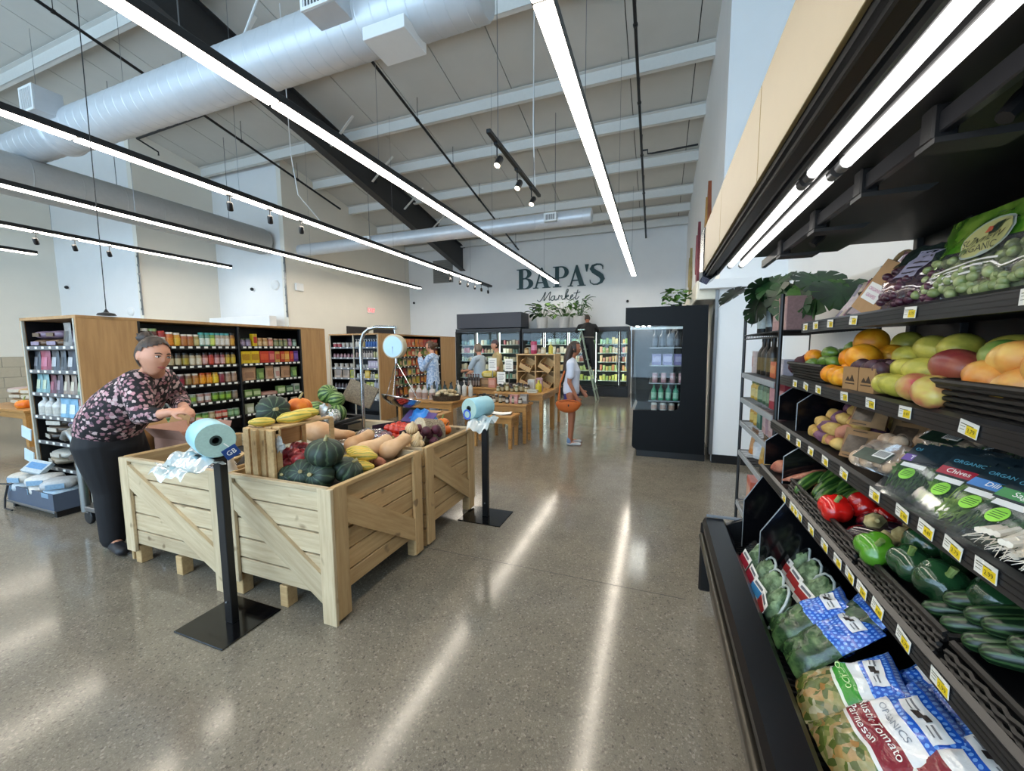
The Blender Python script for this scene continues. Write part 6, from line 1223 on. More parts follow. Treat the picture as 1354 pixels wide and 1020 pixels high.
for i, (x, y, z, s) in enumerate(((.70, 1.10, 1.47, 1.25), (.69, 1.0, 1.468, 1.3), (.69, .90, 1.46, 1.3), (.67, 1.13, 1.43, 1.1), (.78, 1.06, 1.47, 1.2), (.78, .95, 1.47, 1.2), (.67, 1.05, 1.42, 1.1), (.68, .80, 1.45, 1.2))):
    fruit('heirloom_tomato', MB().ball((0, 0, 0), (.045, .045, .036), 32, 12, rib(7, .14)).mesh('heirloom', 2) if i == 0 else bpy.data.objects['heirloom_tomato'].data, PEAM, (x, y, z), 'orange-yellow lobed fruit in the large wicker basket, %s counted from far' % ORD[i], tilt(.6), s, None, 'fruit', 'lobed fruit in the large basket')
for i in range(2): fruit('red_onion', ONI, BEET, (.66 + .02 * i, 2.365 - .02 * i, shz(1, .66) + .04 + .03 * i), 'dark red onion at the far end of the second shelf, %s one' % ['lower', 'upper'][i], tilt(.5), .8, None, 'onion')
# third shelf: potatoes, mushrooms
r_ = random.Random(11)
for i in range(44):
    m = [POTY, POTY, POTR, POTY, SWT][i % 5]; cl = ['yellow', 'yellow', 'purple', 'yellow', 'brown'][i % 5]
    fruit('potato', POT, m, (.63 + .05 * (i % 4) + r_.uniform(-.01, .01), 1.70 + .05 * (i // 4 % 6) + r_.uniform(-.01, .01), shz(2, .65 + .055 * (i % 4)) + .028 + .046 * (i // 24) + .022 * (i % 4)), '%s potato in the third shelf heap, %s row from near, %s in, %s layer' % (cl, ORD[i // 4 % 6], ORD[i % 4], ['lower', 'upper'][i // 24]), tilt(.6), .86, None, None, 'potatoes on the third shelf')
for i in range(9): fruit('potato', POT, POTB, (.70 + .06 * (i % 3), 2.14 + .06 * (i // 3), shz(2, .72) + .03 + .02 * (i % 3)), 'dim brown potato in the far bin of the third shelf, %s counted' % ORD[i], tilt(.6), 1.1, None, None, 'brown potatoes in the far bin')
for i in range(3): fruit('yam', POT, SWT, (.60 + .02 * i, 2.24 - .05 * i, shz(3, .6) + .03), 'orange-tan yam in the far bin of the fourth shelf, %s from far end' % ORD[i], tilt(.5), 1.2, None, None, 'yams in the far bin')
def potbag(y, x, z, k, l):
    t = thing('potato_bag', l, 'bag', (x, y, z)); t.rotation_euler = (radians(-14), 0, radians(-58)); t.scale = (.85, 1, .6)
    def g(s_): return lambda u, v: ((u - .5) * .13, s_ * .035 * (1 - abs(2 * u - 1) ** 3) * (1 - v) ** .5 - (.004 if s_ < 0 else -.004), v * .17)
    MB().grid(8, 8, g(-1), uv=False).grid(8, 8, g(1), uv=False).build('paper_bag', mat('kraft_bag', '8a6844', .8, var=.15, scale=40), t, 2)
    MB().grid(6, 6, lambda u, v: (lambda q: (q[0], q[1] - .003, q[2]))(g(-1)(.22 + .56 * u, .18 + .58 * v)), uv=False).build('mesh_window', mat('dark_window', '4a3c30', .25, var=.6, scale=50), t, 2)
    for a in (.06, .9): MB().grid(6, 2, lambda u, v: (lambda q: (q[0], q[1] - .003, q[2]))(g(-1)(.3 + .4 * u, a + .03 * v)), uv=False).build('printed_line', mat('brown_print', '3c2a1a', .7), t, 2)
potbag(1.66, .68, 1.222, 0, 'kraft potato bag with mesh window, upper far one'); potbag(1.60, .635, 1.122, 1, 'kraft potato bag with mesh window, lower front one'); potbag(1.60, .76, 1.16, 2, 'kraft potato bag turned sideways behind the window bags'); potbag(1.50, .80, 1.17, 3, 'dim kraft potato bag beside the upper mushroom pack')
def mushpack(loc, rz, l, tlt):
    t = thing('mushroom_pack', l, 'pack', loc); t.rotation_euler = (tlt, 0, rz); rr = random.Random(int(loc[1] * 1000))
    for i in range(14): inst('mushroom', MUSH, MUSM, t, (-.05 + .035 * (i % 4) + rr.uniform(-.006, .006), -.03 + .03 * (i // 4), .02 + rr.uniform(0, .012)), (rr.uniform(-.6, .6), rr.uniform(-.6, .6), 0), .85)
    MB().bbox(-.075, -.055, 0, .075, .055, .055, .02).build('film_cover', glass('clear_film', (.97, .97, .97), .14, .10, .05), t, 2)
    MB().box(-.045, -.05, .0555, .045, -.005, .0565).build('front_label', mat('green_black_label', '24382a', .4, var=.5, scale=60), t); MB().box(.0, -.03, .0566, .04, .0, .0572).build('barcode_patch', PAPER, t)
    for i in range(8): MB().box(.004 + i * .0042, -.026, .0573, .006 + i * .0042, -.004, .0576).build('bar', BLKP, t)
mushpack((.635, 1.40, 1.16), radians(-70), 'film pack of brown mushrooms at the third shelf edge', radians(35)); mushpack((.80, 1.44, 1.21), radians(-70), 'film pack of mushrooms behind the front mushroom pack', radians(30))
# herb clamshells
HERB = [mottled('herb_leaves_%d' % i, a, b, 30, .5) for i, (a, b) in enumerate((('2c4a22', '5f8240'), ('33582a', '6a9040'), ('4a6a28', '86a04a'), ('1f3a1c', '44683a')))]
SHELLM = glass('clear_clamshell', (.97, .99, .99), .025, .06, .015, (.8, .9, .95), .4)
HB = None
def sprig_mesh(sd):
    r = random.Random(sd); mb = MB()
    for i in range(44):
        x = r.uniform(-.035, .035); a = r.uniform(-.3, .3); L_ = r.uniform(.07, .15); y0 = r.uniform(-.075, -.01)
        p = [(x, y0, r.uniform(.004, .018)), (x + a * L_ * .5, y0 + L_ * .5, r.uniform(.006, .02)), (max(-.038, min(.038, x + a * L_ * 1.1)), min(.08, y0 + L_), r.uniform(.004, .018))]; mb.tube(p, [.0012, .001, .0006], 4)
        for q in range(4):
            t_ = r.random(); c_ = Vector(p[0]).lerp(Vector(p[2]), t_); d_ = r.uniform(-1, 1); w = r.uniform(.006, .012)
            mb.add([c_, c_ + Vector((d_ * w, w, .002)), c_ + Vector((d_ * w * 2, w * 1.6, .001)), c_ + Vector((d_ * w * .6, w * 2, .0))], [(0, 1, 2, 3)])
    return mb.mesh('herb_sprigs')
SPR = [sprig_mesh(i) for i in range(3)]
CLAM = MB().bbox(-.043, -.088, 0, .043, .088, .024, .008).mesh('clear_shell'); CLIP = MB().lathe([(.008, 0), (.016, .002), (.016, .006), (.008, .006)], 14).mesh('hang_tab', True)
OVL = MB().lathe([(.015, 0), (.015, .0012), (.001, .0014)], 20).mesh('organic_sticker', True)
HL = [('purple', '6a4c9a', 'Thyme'), ('red', 'a8283c', 'Chives'), ('blue', '3f7fc0', 'Dill'), ('green', '3f8a4c', 'Sage')]
def clam(x, y, z, rz, tl, k, l, front=True):
    t = thing('herb_clamshell', l, 'herb pack', (x, y, z), 0, 'herb packs on the third shelf'); t.rotation_euler = (tl, 0, rz)
    stuff(inst('herb_sprigs', SPR[k % 3], HERB[k], t)); inst('clear_shell', CLAM, SHELLM, t)
    MB().box(-.038, .018, .0245, .038, .083, .0255).build('front_label', mat('herb_label_' + HL[k][0], '1c2c34', .35, var=.5, scale=40), t)
    if front:
        MB().box(-.038, .022, .0256, .038, .044, .0263).build('name_band', mat('herb_band_' + HL[k][0], HL[k][1], .35, var=.1), t); inst('lettering', text_mesh(HL[k][2], .017, .0002), PAPER, t, (0, .034, .0267)); inst('lettering', text_mesh('ORGANIC', .013, .0002), mat('label_teal', '5aa0b8', .4), t, (0, .064, .0259))
        MB().box(-.028, .003, .0245, .022, .016, .0253).build('barcode_patch', PAPER, t); inst('organic_sticker', OVL, mat('lime_sticker', '8ad03c', .4, var=.1), t, (.0, -.018, .0245), None, (1, 1.25, 1))
        for i in range(4): MB().box(-.010, -.026 + i * .005, .0259, .010, -.0245 + i * .005, .0263).build('printed_line', mat('dark_green_print', '2f5a1c', .5), t)
    inst('hang_tab', CLIP, SHELLM, t, (0, .098, .006))
for i in range(5): clam(.625 + .012 * i, 1.262 - .022 * i, 1.172 + .004 * i, radians(-62), radians(40), 0, 'clear herb pack with purple label band, %s of its stack' % ORD[i], i == 0)
for i in range(5): clam(.625 + .016 * i, 1.130 - .018 * i, 1.178 + .004 * i, radians(-68), radians(42), 1, 'clear herb pack with red label band, %s of its stack' % ORD[i], i == 0)
for i in range(3): clam(.620 + .018 * i, 1.032 - .016 * i, 1.182 + .004 * i, radians(-72), radians(38), 2, 'clear herb pack with blue label band, %s of its stack' % ORD[i], i == 0)
for i in range(3): clam(.615 + .018 * i, .955 - .016 * i, 1.186 + .004 * i, radians(-74), radians(38), 3, 'clear herb pack with green label band, %s of its stack' % ORD[i], i == 0)
for i in range(7): clam(.80 + .01 * (i % 2), 1.22 - .06 * i, 1.225, radians(-75), radians(60), 3, 'clear herb pack standing in the back row, %s from far' % ORD[i], False)
for i in range(3):
    t = thing('scallion_bunch', 'bunch of white-rooted green onions at the near shelf edge, %s from far' % ORD[i], 'onions', (.60, .90 - .05 * i, 1.165), radians(-60)); mb = MB(); mw = MB(); r_ = random.Random(i)
    for q in range(9):
        x = -.03 + .0075 * q; a = r_.uniform(-.1, .1); mw.tube([(x, -.06, r_.uniform(0, .02)), (x, -.01, .012 + r_.uniform(0, .012))], [.006, .004], 6); mb.tube([(x, -.01, .016), (x + a * .1, .08, .03), (x + a * .2, .2, .05)], [.004, .0045, .002], 5)
        for z_ in range(3): mw.tube([(x, -.06, .01), (x + r_.uniform(-.012, .012), -.085, r_.uniform(-.004, .012))], [.001, .0004], 3)
    mb.build('green_tops', HERB[1], t, True); mw.build('white_roots', GARM, t, True)
# fourth shelf: cucumbers, peppers, eggplants
CUCP = [(.615, 1.93, .0, .2), (.66, 1.87, .01, .15), (.645, 1.80, .0, .1), (.645, 1.73, .0, .05), (.66, 1.66, .0, .0), (.70, 1.95, .03, .2), (.72, 1.83, .03, .1), (.70, 1.72, .03, 0)]
for i, (x, y, z, a) in enumerate(CUCP): fruit('cucumber', CUC, CUCM, (x, y, shz(3, x) + .055 + z), 'green cucumber in the far wicker bin, %s from far end' % ORD[i], (random.uniform(0, 3), radians(-22), a + .5), 1.0, None, None, 'cucumbers in the far bin')
for i, (x, y, z, r, s) in enumerate(((.585, 1.595, .945, (.5, -.3, .2), 1.1), (.66, 1.60, .965, (.8, .3, 1), 1.0), (.70, 1.53, .955, (.3, .3, 2), .9), (.72, 1.66, .975, (.3, -.3, 2), .95))): fruit('red_bell_pepper', PEP, PEPR, (x, y, z), 'glossy red bell pepper on the fourth shelf, ' + ['foremost one', 'second from front', 'near the eggplants', 'farthest back'][i], r, s, (PEPST, STEMG), 'pepper')
for i, (x, y, z, r) in enumerate(((.64, 1.47, .955, (.8, -.9, .3)), (.66, 1.40, .955, (.9, -1.0, .5)), (.72, 1.44, .975, (.9, -1.0, .2)), (.615, 1.41, .93, (.9, -.8, .9)))): fruit('eggplant', EGG, EGGM, (x, y, z), 'dark eggplant with dry calyx behind the green pepper, %s from far' % ORD[i], r, .95, (CALYX, STEMM), None, 'eggplants on the fourth shelf')
for i, (x, y, z, r, m, s) in enumerate(((.575, 1.305, .945, (.7, -.5, .2), PEPG, 1.05), (.60, 1.20, .965, (.3, -.5, .4), PEPD, 1.0), (.66, 1.28, .985, (.5, .3, 1.2), PEPD, 1.0), (.61, 1.115, .97, (.4, -.6, .9), PEPD, 1.05), (.70, 1.20, 1.0, (.4, .3, 2), PEPD, 1.0), (.72, 1.10, 1.0, (.9, .1, 2), PEPD, 1.05), (.66, 1.04, .985, (.5, -.4, 1), PEPD, 1.05))): fruit('green_bell_pepper', PEP, m, (x, y, z), '%s bell pepper in the green pepper heap, %s from front' % (['bright green', 'dark green'][m == PEPD], ORD[i]), r, s, (PEPST, STEMG), 'pepper', 'green peppers on the fourth shelf', ((.2, -.95, .4), .045) if i in (0, 1) else None)
for i in range(8): fruit('long_cucumber', LCUC, LCUM, (.73 + .004 * (i % 4) + .02 * (i // 4), 1.045 - .048 * (i % 4) - .02 * (i // 4), .95 + .042 * (i // 4) + .003 * (i % 4)), 'long dark cucumber in the near bin, %s layer, %s from far' % (['lower', 'upper'][i // 4], ORD[i % 4]), (random.uniform(0, 3), radians(-10), radians(-14 + 3 * (i % 3))), .95, None, 'cucumber', 'long cucumbers in the near bin', ((.9, .1, .35), .025) if i == 0 else None)
def wickwall(label, y0, y1, x, z, h):
    t = thing('wicker_bin', label, 'bin', (x, (y0 + y1) / 2, z)); L_ = y1 - y0; WK = mat('black_wicker', '0f0d0b', .5, var=.4, scale=90)
    for i in range(int(h / .011)): MB().tube([((.003 if (q + i) % 2 else -.003) + .012 * i / 4, -L_ / 2 + q * L_ / 20, .004 + i * .011) for q in range(21)], .0055, 5).build('weave_strand', WK, t, True)
    MB().tube([(.013, -L_ / 2, h + .004), (.013, L_ / 2, h + .004)], .008, 6).build('bin_rim', WK, t, True); MB().tube([(.013, -L_ / 2, h), (.2, -L_ / 2, h + .02)], .008, 6).build('bin_rim', WK, t, True); MB().tube([(.013, L_ / 2, h), (.2, L_ / 2, h + .02)], .008, 6).build('bin_rim', WK, t, True)
wickwall('black woven bin front before the far cucumbers and red peppers', 1.36, 1.98, .553, .868, .05); wickwall('black woven bin front before the green peppers', 1.00, 1.34, .553, .868, .045); wickwall('black woven bin front before the long cucumbers', .60, .98, .553, .868, .04)
for i in range(5): fruit('carrot', CAR, CARM, (.62 + .01 * i, 2.03 - .025 * i, shz(3, .65) + .045 + .012 * (i % 2)), 'pinkish carrot root in the dark bin, %s from far' % ORD[i], (0, -.3, .2 * i), 1, None, 'carrot', 'carrots in the dark bin')
# ------------------------------------------------------------ salad bags on the lower deck, grape bags on the top shelf
def bandmat(name, bands, dots=None, rough=.22):   # printed film: bands across the height (v), optional dot pattern
    m, nt, b = base(name); setp(b, rough, coat=.35)
    uv = nt.nodes.new('ShaderNodeUVMap'); sep = nt.nodes.new('ShaderNodeSeparateXYZ'); nt.links.new(uv.outputs[0], sep.inputs[0])
    v = coord(nt, 'Object'); vo = nt.nodes.new('ShaderNodeTexVoronoi'); vo.inputs['Scale'].default_value = 60; nt.links.new(v, vo.inputs['Vector'])
    wn = nt.nodes.new('ShaderNodeTexWhiteNoise'); nt.links.new(vo.outputs['Color'], wn.inputs['Vector'])
    nz = noise_(nt, v, 28, 4)
    fills = {'salad': mix(nt, nz, ramp(nt, wn.outputs['Value'], (0, hexc('3c5420')), (.3, hexc('71853a')), (.55, hexc('c2b27a')), (.75, hexc('c98a48')), (1, hexc('d9d2ae'))), hexc('4a4a24')),
             'kale': ramp(nt, nz, (.3, hexc('16261a')), (.5, hexc('2f4a2a')), (.7, hexc('5c7a48'))), 'spin': ramp(nt, nz, (.3, hexc('14281a')), (.55, hexc('2a4a2c')), (.75, hexc('46683c')))}
    def dotted(c0, c1):
        mu = nt.nodes.new('ShaderNodeVectorMath'); mu.operation = 'MULTIPLY'; mu.inputs[1].default_value = (15, 20, 1); nt.links.new(uv.outputs[0], mu.inputs[0])
        s2 = nt.nodes.new('ShaderNodeSeparateXYZ'); nt.links.new(mu.outputs[0], s2.inputs[0])
        row_ = math_(nt, 'FLOOR', s2.outputs[1]); off = math_(nt, 'MULTIPLY', math_(nt, 'MODULO', row_, 2.), .5)
        fx = math_(nt, 'SUBTRACT', math_(nt, 'FRACT', math_(nt, 'ADD', s2.outputs[0], off)), .5); fy = math_(nt, 'SUBTRACT', math_(nt, 'FRACT', s2.outputs[1]), .5)
        d = math_(nt, 'SQRT', math_(nt, 'ADD', math_(nt, 'MULTIPLY', fx, fx), math_(nt, 'MULTIPLY', fy, fy)))
        return mix(nt, math_(nt, 'LESS_THAN', d, .31), hexc(c0), hexc(c1))
    col = None
    for lim, c in bands:
        cc_ = fills[c] if c in fills else (dotted(*c) if isinstance(c, tuple) else None)
        if cc_ is None: cc_ = hexc(c)
        if col is None: col = cc_; continue
        col = mix(nt, math_(nt, 'GREATER_THAN', sep.outputs[1], lim), col, cc_)
    nt.links.new(col, b.inputs['Base Color']); bump(nt, b, noise_(nt, v, 35, 3, .6), .5, .006); MATS[name] = m; return m
BLUE = ('1d55b8', '6fa4e8')
BAGM = {'rustic': bandmat('rustic_salad_film', [(0, 'salad'), (.34, 'd8d4d0'), (.37, '7c1426'), (.56, 'dcdcdc'), (.70, BLUE)]),
        'avocado': bandmat('avocado_salad_film', [(0, 'salad'), (.44, 'd8dcd0'), (.47, '2f8a26'), (.62, 'd4d8d8'), (.72, BLUE)]),
        'kale': bandmat('kale_film', [(0, 'kale'), (.52, BLUE)]), 'spin': bandmat('spinach_film', [(0, 'spin'), (.58, BLUE)]), 'blue': bandmat('blue_dot_film', [(0, BLUE)])}
BADGE = mat('badge_white', 'd9dcde', .35, var=.03); DRK = mat('badge_figure', '2a2220', .5); GREYT = mat('badge_grey_text', '6a6e74', .5)
def saladbag(kind, y, x, z, lean, l, w=.19, h=.27, d=.07, rz=0, badge=True, txt=(), sd=0):
    t = thing('salad_bag', l, 'salad bag', (x, y, z)); t.rotation_euler = (-radians(lean), 0, radians(-90 + rz)); r_ = random.Random(sd); o_ = r_.uniform(0, 50)
    def g(s_):
        def f(u, v):
            xx = (u - .5) * w * (1 - .04 * sin(pi * v)); tp = (1 - abs(2 * u - 1) ** 2.6) * min(1, (1 - v) * 2.2) ** .7 * min(1, .25 + v * 4) ** .6
            n_ = .012 * noise.noise((u * 5 + o_, v * 6, s_)) + .005 * noise.noise((u * 14 + o_, v * 16, s_ * 3))
            return (xx, s_ * (d / 2 * tp + .001) + n_ * (.3 + tp), v * h + .006 * noise.noise((u * 4 + o_, v * 3, 7)))
        return f
    f0 = g(-1); mb = MB().grid(16, 20, f0); mb.grid(16, 20, g(1)); mb.build('film_bag', BAGM[kind], t, 2)
    def patch(name, u0, v0, u1, v1, m, off=.003, n=5): return MB().grid(n, n, lambda u, v: (lambda q: (q[0], q[1] - off, q[2]))(f0(lerp(u0, u1, u), lerp(v0, v1, v))), uv=False).build(name, m, t, 2)
    if badge:
        patch('badge', .22, .76, .80, .90, BADGE, .003, 8); patch('badge_figure', .42, .795, .52, .84, DRK, .0045); patch('badge_figure', .49, .82, .57, .86, DRK, .0045); patch('badge_print', .26, .84, .42, .855, GREYT, .0045); patch('badge_print', .26, .81, .40, .82, GREYT, .0045); patch('badge_print', .60, .83, .76, .845, GREYT, .0045); patch('badge_print', .60, .80, .74, .81, GREYT, .0045)
    patch('top_seal', .02, .955, .98, .995, glass('clear_film', (.97, .97, .97), .14, .10, .05), .002)
    for s, size, u, v, m in txt:
        q = f0(u, v); tm = text_mesh(s, size); me = bpy.data.meshes.new('lettering')   # lettering wrapped on the film
        vs = []
        for p in tm.vertices:
            uu = u + p.co.x / w; vv = v + p.co.y / h; q = f0(min(max(uu, .01), .99), min(max(vv, .01), .99)); vs.append((q[0], q[1] - .0028, q[2]))
        me.from_pydata(vs, [], [tuple(p.vertices) for p in tm.polygons]); me.materials.append(None); inst('lettering', me, m, t)
    return t
LW = mat('film_white_print', 'e6dcd8', .4, var=0); LG = mat('film_grey_print', '7c8088', .4, var=0); LGN = mat('film_pale_green_print', 'c6e0a0', .4, var=0)
saladbag('rustic', 1.115, .43, .455, 52, 'salad bag with dark red Rustic Tomato Parmesan band, nearest the aisle', .215, .30, .08, 4, True, [('Rustic Tomato', .027, .5, .515, LW), ('Parmesan', .027, .42, .425, LW), ('ORGANICS', .021, .48, .63, LG)], 1)
saladbag('avocado', 1.30, .43, .45, 50, 'salad bag with green avocado band in front of blue bags', .17, .27, .08, -8, True, [('AVOCADO', .020, .5, .55, LGN)], 2)
saladbag('kale', 1.455, .44, .45, 48, 'leafy green bag with blue dotted top, nearer of the pair', .15, .29, .085, 6, True, (), 3)
saladbag('kale', 1.585, .43, .45, 46, 'leafy green bag with blue dotted top, farther of the pair', .15, .28, .085, -4, True, (), 4)
saladbag('spin', 1.50, .56, .52, 40, 'spinach bag with blue top tucked behind under the shelf', .16, .27, .07, 6, True, (), 5)
saladbag('blue', 1.275, .55, .47, 45, 'blue dotted bag standing behind the avocado salad, first of two', .12, .27, .06, 0, True, (), 6)
saladbag('blue', 1.20, .585, .49, 42, 'blue dotted bag standing behind the avocado salad, second of two', .13, .26, .06, 4, True, (), 7)
saladbag('rustic', 1.02, .50, .475, 50, 'blue dotted salad bag overlapping the red-banded one', .20, .30, .07, 3, True, (), 8)
saladbag('blue', .955, .56, .50, 48, 'blue dotted salad bag third behind the red-banded one', .18, .29, .06, 4, True, (), 9)
saladbag('blue', 1.05, .63, .52, 40, 'blue dotted bag right under the price rail', .15, .27, .06, 8, False, (), 10)
saladbag('avocado', .87, .50, .475, 50, 'salad bag at the near end of the lower deck', .20, .30, .07, 0, True, (), 11)
saladbag('rustic', .85, .60, .52, 48, 'blue topped salad bag at the near end behind another', .2, .3, .07, 0, True, (), 12)
LEAFG = mottled('lettuce_green', '3f5a34', '8fa880', 26, .5)
def arched(y, x, z, l, c):
    t = thing('salad_clamshell', l, 'salad pack', (x, y, z)); t.rotation_euler = (radians(-24), 0, radians(-90 + random.uniform(-10, 10)))
    def g(s_, k=1): return lambda u, v: (-.065 + .13 * u, s_ * .038 * k, .15 * v * (1 - .55 * abs(2 * u - 1) ** 2.5)) 
    rim = [(-.065, 0, 0), (-.066, 0, .07), (-.058, 0, .12), (-.03, 0, .152), (0, 0, .158), (.03, 0, .152), (.058, 0, .12), (.066, 0, .07), (.065, 0, 0)]
    MB().tube(rim, .005, 6).build('clear_rim', mat('clear_edge_pale', 'b4bcb8', .15), t, True)
    MB().grid(8, 8, g(-1), uv=False).grid(8, 8, g(1), uv=False).build('clear_shell', SHELLM, t, 2); stuff(MB().ball((0, 0, .07), (.058, .032, .068), 20, 12, wob(y * 9, .45, 4)).build('salad_leaves', LEAFG, t, 2))
    MB().box(-.055, -.0405, .0, .055, -.039, .075).build('front_label', PAPER, t); MB().box(-.055, -.042, .02, .055, -.0406, .05).build('label_band', mat('label_band_' + c, c, .4), t); MB().box(-.04, -.0415, .056, .03, -.0406, .066).build('label_print', GREYT, t)
for i, (y, x, c) in enumerate(((2.06, .44, 'a8283c'), (1.92, .44, 'a8283c'), (1.81, .44, '3f8ac0'), (1.71, .435, 'a83030'))): arched(y, x, .43, 'clear arched salad pack in the front row, %s from far end' % ORD[i], c)
for i, (y, x) in enumerate(((1.99, .58), (1.86, .58), (1.74, .58))): arched(y, x, .48, 'clear arched salad pack in the second row, %s from far end' % ORD[i], 'a83030')
# top shelf
ZT = 1.61
def filmgrid(name, parent, m, f, nu=16, nv=14): return MB().grid(nu, nv, f).build(name, m, parent, 2)
gb_ = thing('grape_bag', 'large zip bag of green grapes with a green header and oval label', 'bag', (.74, 1.27, ZT)); gb_.rotation_euler = (radians(-16), 0, radians(-90))
GRP = MB().ball((0, 0, 0), (.013, .011, .011), 12, 8).mesh('grape', 2); GRM = mottled('green_grape_skin', '84945a', 'b0b880', 40, .25, coat=.2, bmp=0); PGM = mottled('purple_grape_skin', '3a1a26', '64384a', 40, .3, bmp=0)
rg = random.Random(5)
for i in range(170): inst('grape', GRP, GRM, gb_, (rg.uniform(-.26, .26), rg.uniform(-.036, .0), rg.uniform(.012, .125)), (rg.random() * 3, rg.random() * 3, 0), rg.uniform(.95, 1.3))
def gf(s_): return lambda u, v: ((u - .5) * .60, s_ * (.052 * min(1, .15 + 3 * v) * max(.04, 1 - v * 1.02) ** .6 * (1 - abs(2 * u - 1) ** 6)) + .008 * noise.noise((u * 9, v * 8, s_)), v * .25 + .014 * noise.noise((u * 4, 2.2, v)))
filmgrid('film_bag', gb_, glass('clear_film', (.97, .97, .97), .14, .10, .05), gf(-1), 24, 14); filmgrid('film_back', gb_, glass('clear_film', (.97, .97, .97), .14, .10, .05), gf(1), 24, 14)
f_ = gf(-1); GRH = mottled('green_header_film', '4a8420', '93b848', 12, .2, coat=.4)
MB().grid(24, 8, lambda u, v: (lambda q: (q[0], q[1] - .002, q[2]))(f_(u, .56 + .44 * v)), uv=False).build('green_header', GRH, gb_, 2); MB().grid(8, 8, lambda u, v: (lambda q: (q[0], q[1] - .002, q[2]))(f_(.0 + .16 * u, .40 + .16 * v)), uv=False).build('header_edge', GRH, gb_, 2)
def oval(name, cx_, cv, a, b, m, off):
    c = [f_(cx_, cv)] + [f_(cx_ + a * cos(i * pi / 12), cv + b * sin(i * pi / 12)) for i in range(24)]
    return MB().add([(p[0], p[1] - off, p[2]) for p in c], [(0, 1 + i, 1 + (i + 1) % 24) for i in range(24)]).build(name, m, gb_, 2)
oval('oval_label', .40, .60, .135, .23, mat('label_silver', 'b8c4bc', .3), .008); oval('oval_label', .40, .60, .125, .21, mat('label_cream', 'd2cf8a', .35, var=.05), .0095)
MB().grid(4, 4, lambda u, v: (lambda q: (q[0], q[1] - .011, q[2]))(f_(.33 + .13 * u, .635 + .12 * v)), uv=False).build('label_picture', mat('label_dark_green', '24382c', .4, var=.5, scale=50), gb_, 2)
MB().prism([(-.012, -.006), (.012, -.006), (.006, .006), (-.006, .008)], -.001, 0, 'y').build('label_flame', mat('label_coral', 'd86a4a', .4), gb_, loc=(f_(.40, .69)[0], f_(.40, .69)[1] - .0125, f_(.40, .69)[2]))
for s, size, u, v in (('SUNVIEW', .030, .40, .58), ('ORGANIC', .026, .40, .48)):
    tm = text_mesh(s, size); me = bpy.data.meshes.new('lettering'); vs = []
    for p in tm.vertices: q = f_(u + p.co.x / .60, v + p.co.y / .25); vs.append((q[0], q[1] - .012, q[2]))
    me.from_pydata(vs, [], [tuple(p.vertices) for p in tm.polygons]); me.materials.append(None); inst('lettering', me, mat('label_ink', '2c3420', .5, var=0), gb_)
for i in range(4): MB().grid(8, 1, lambda u, v: (lambda q: (q[0], q[1] - .002, q[2]))(f_(.14 + (.4 - .06 * i) * u, .33 - .05 * i + .02 * v)), uv=False).build('printed_line', PAPER, gb_, 2)
pg = thing('grape_bag', 'smaller bag of dark purple grapes with a dark label', 'bag', (.72, 1.585, ZT)); pg.rotation_euler = (radians(-18), radians(6), radians(-80))
for i in range(70): inst('grape', GRP, PGM, pg, (rg.uniform(-.11, .11), rg.uniform(-.035, .012), rg.uniform(.012, .13)), (rg.random() * 3, 0, 0), rg.uniform(1.0, 1.3))
def pf(s_): return lambda u, v: ((u - .5) * .27, s_ * (.05 * min(1, .15 + 3 * v) * max(.03, 1 - v) ** .6 * (1 - abs(2 * u - 1) ** 5)) + .012 * noise.noise((u * 8, v * 8, 4 + s_)), v * .205 + .012 * noise.noise((u * 4, 9.2, v)))
PFILM = glass('purple_film', (.86, .72, .80), .22, .10, .12, (.45, .32, .40))
filmgrid('film_bag', pg, PFILM, pf(-1)); filmgrid('film_back', pg, PFILM, pf(1)); h_ = pf(-1)
MB().grid(10, 5, lambda u, v: (lambda q: (q[0], q[1] - .003, q[2]))(h_(.1 + .8 * u, .68 + .3 * v)), uv=False).build('dark_header', mat('dark_header_film', '26322e', .2, var=.3, coat=.4), pg, 2)
MB().grid(5, 5, lambda u, v: (lambda q: (q[0], q[1] - .005, q[2]))(h_(.28 + .3 * u + .12 * v, .46 + .42 * v)), uv=False).build('front_label', mat('lavender_label', '9c98ae', .4), pg, 2)
for i in range(4): MB().grid(4, 1, lambda u, v: (lambda q: (q[0], q[1] - .0065, q[2]))(h_(.36 + .2 * u + .03 * i, .52 + .08 * i + .025 * v)), uv=False).build('printed_line', DRK, pg, 2)
kb = thing('kraft_bag', 'kraft paper bag with a white and pink label leaning on the grapes', 'bag', (.70, 1.755, ZT)); kb.rotation_euler = (radians(-20), radians(24), radians(-84))
kraft = mat('kraft_tan', 'b08a60', .8, var=.1, scale=30)
MB().prism([(-.07, 0), (.07, 0), (.065, .18), (-.065, .18)], -.03, .03, 'y').build('paper_bag', kraft, kb); MB().box(-.055, -.0315, .04, .03, -.0305, .1).build('front_label', PAPER, kb)
for i, s in enumerate(('ORGANIC', 'GRAPES')): inst('lettering', text_mesh(s, .016), mat('magenta_print', 'b0307a', .5, var=0), kb, (-.012, -.0322, .08 - i * .022), (radians(90), 0, 0))
for i, (y, c, s) in enumerate(((1.84, 'c9b4b8', 'pale silver'), (1.895, '2a2428', 'black'), (1.935, 'b04a7c', 'pink'), (2.0, 'c8b8a4', 'cream'), (2.07, '8a84a0', 'greyish lilac'))):
    product('pouch', .12, .15, .05, (c, c, 'd8ccd0'), (.70 + .01 * i, y, ZT), 0, 'produce_pouch', '%s produce pouch leaning at the far end of the top shelf' % s, 'pouch', None, True, (radians(-24), radians(14), radians(-80)))
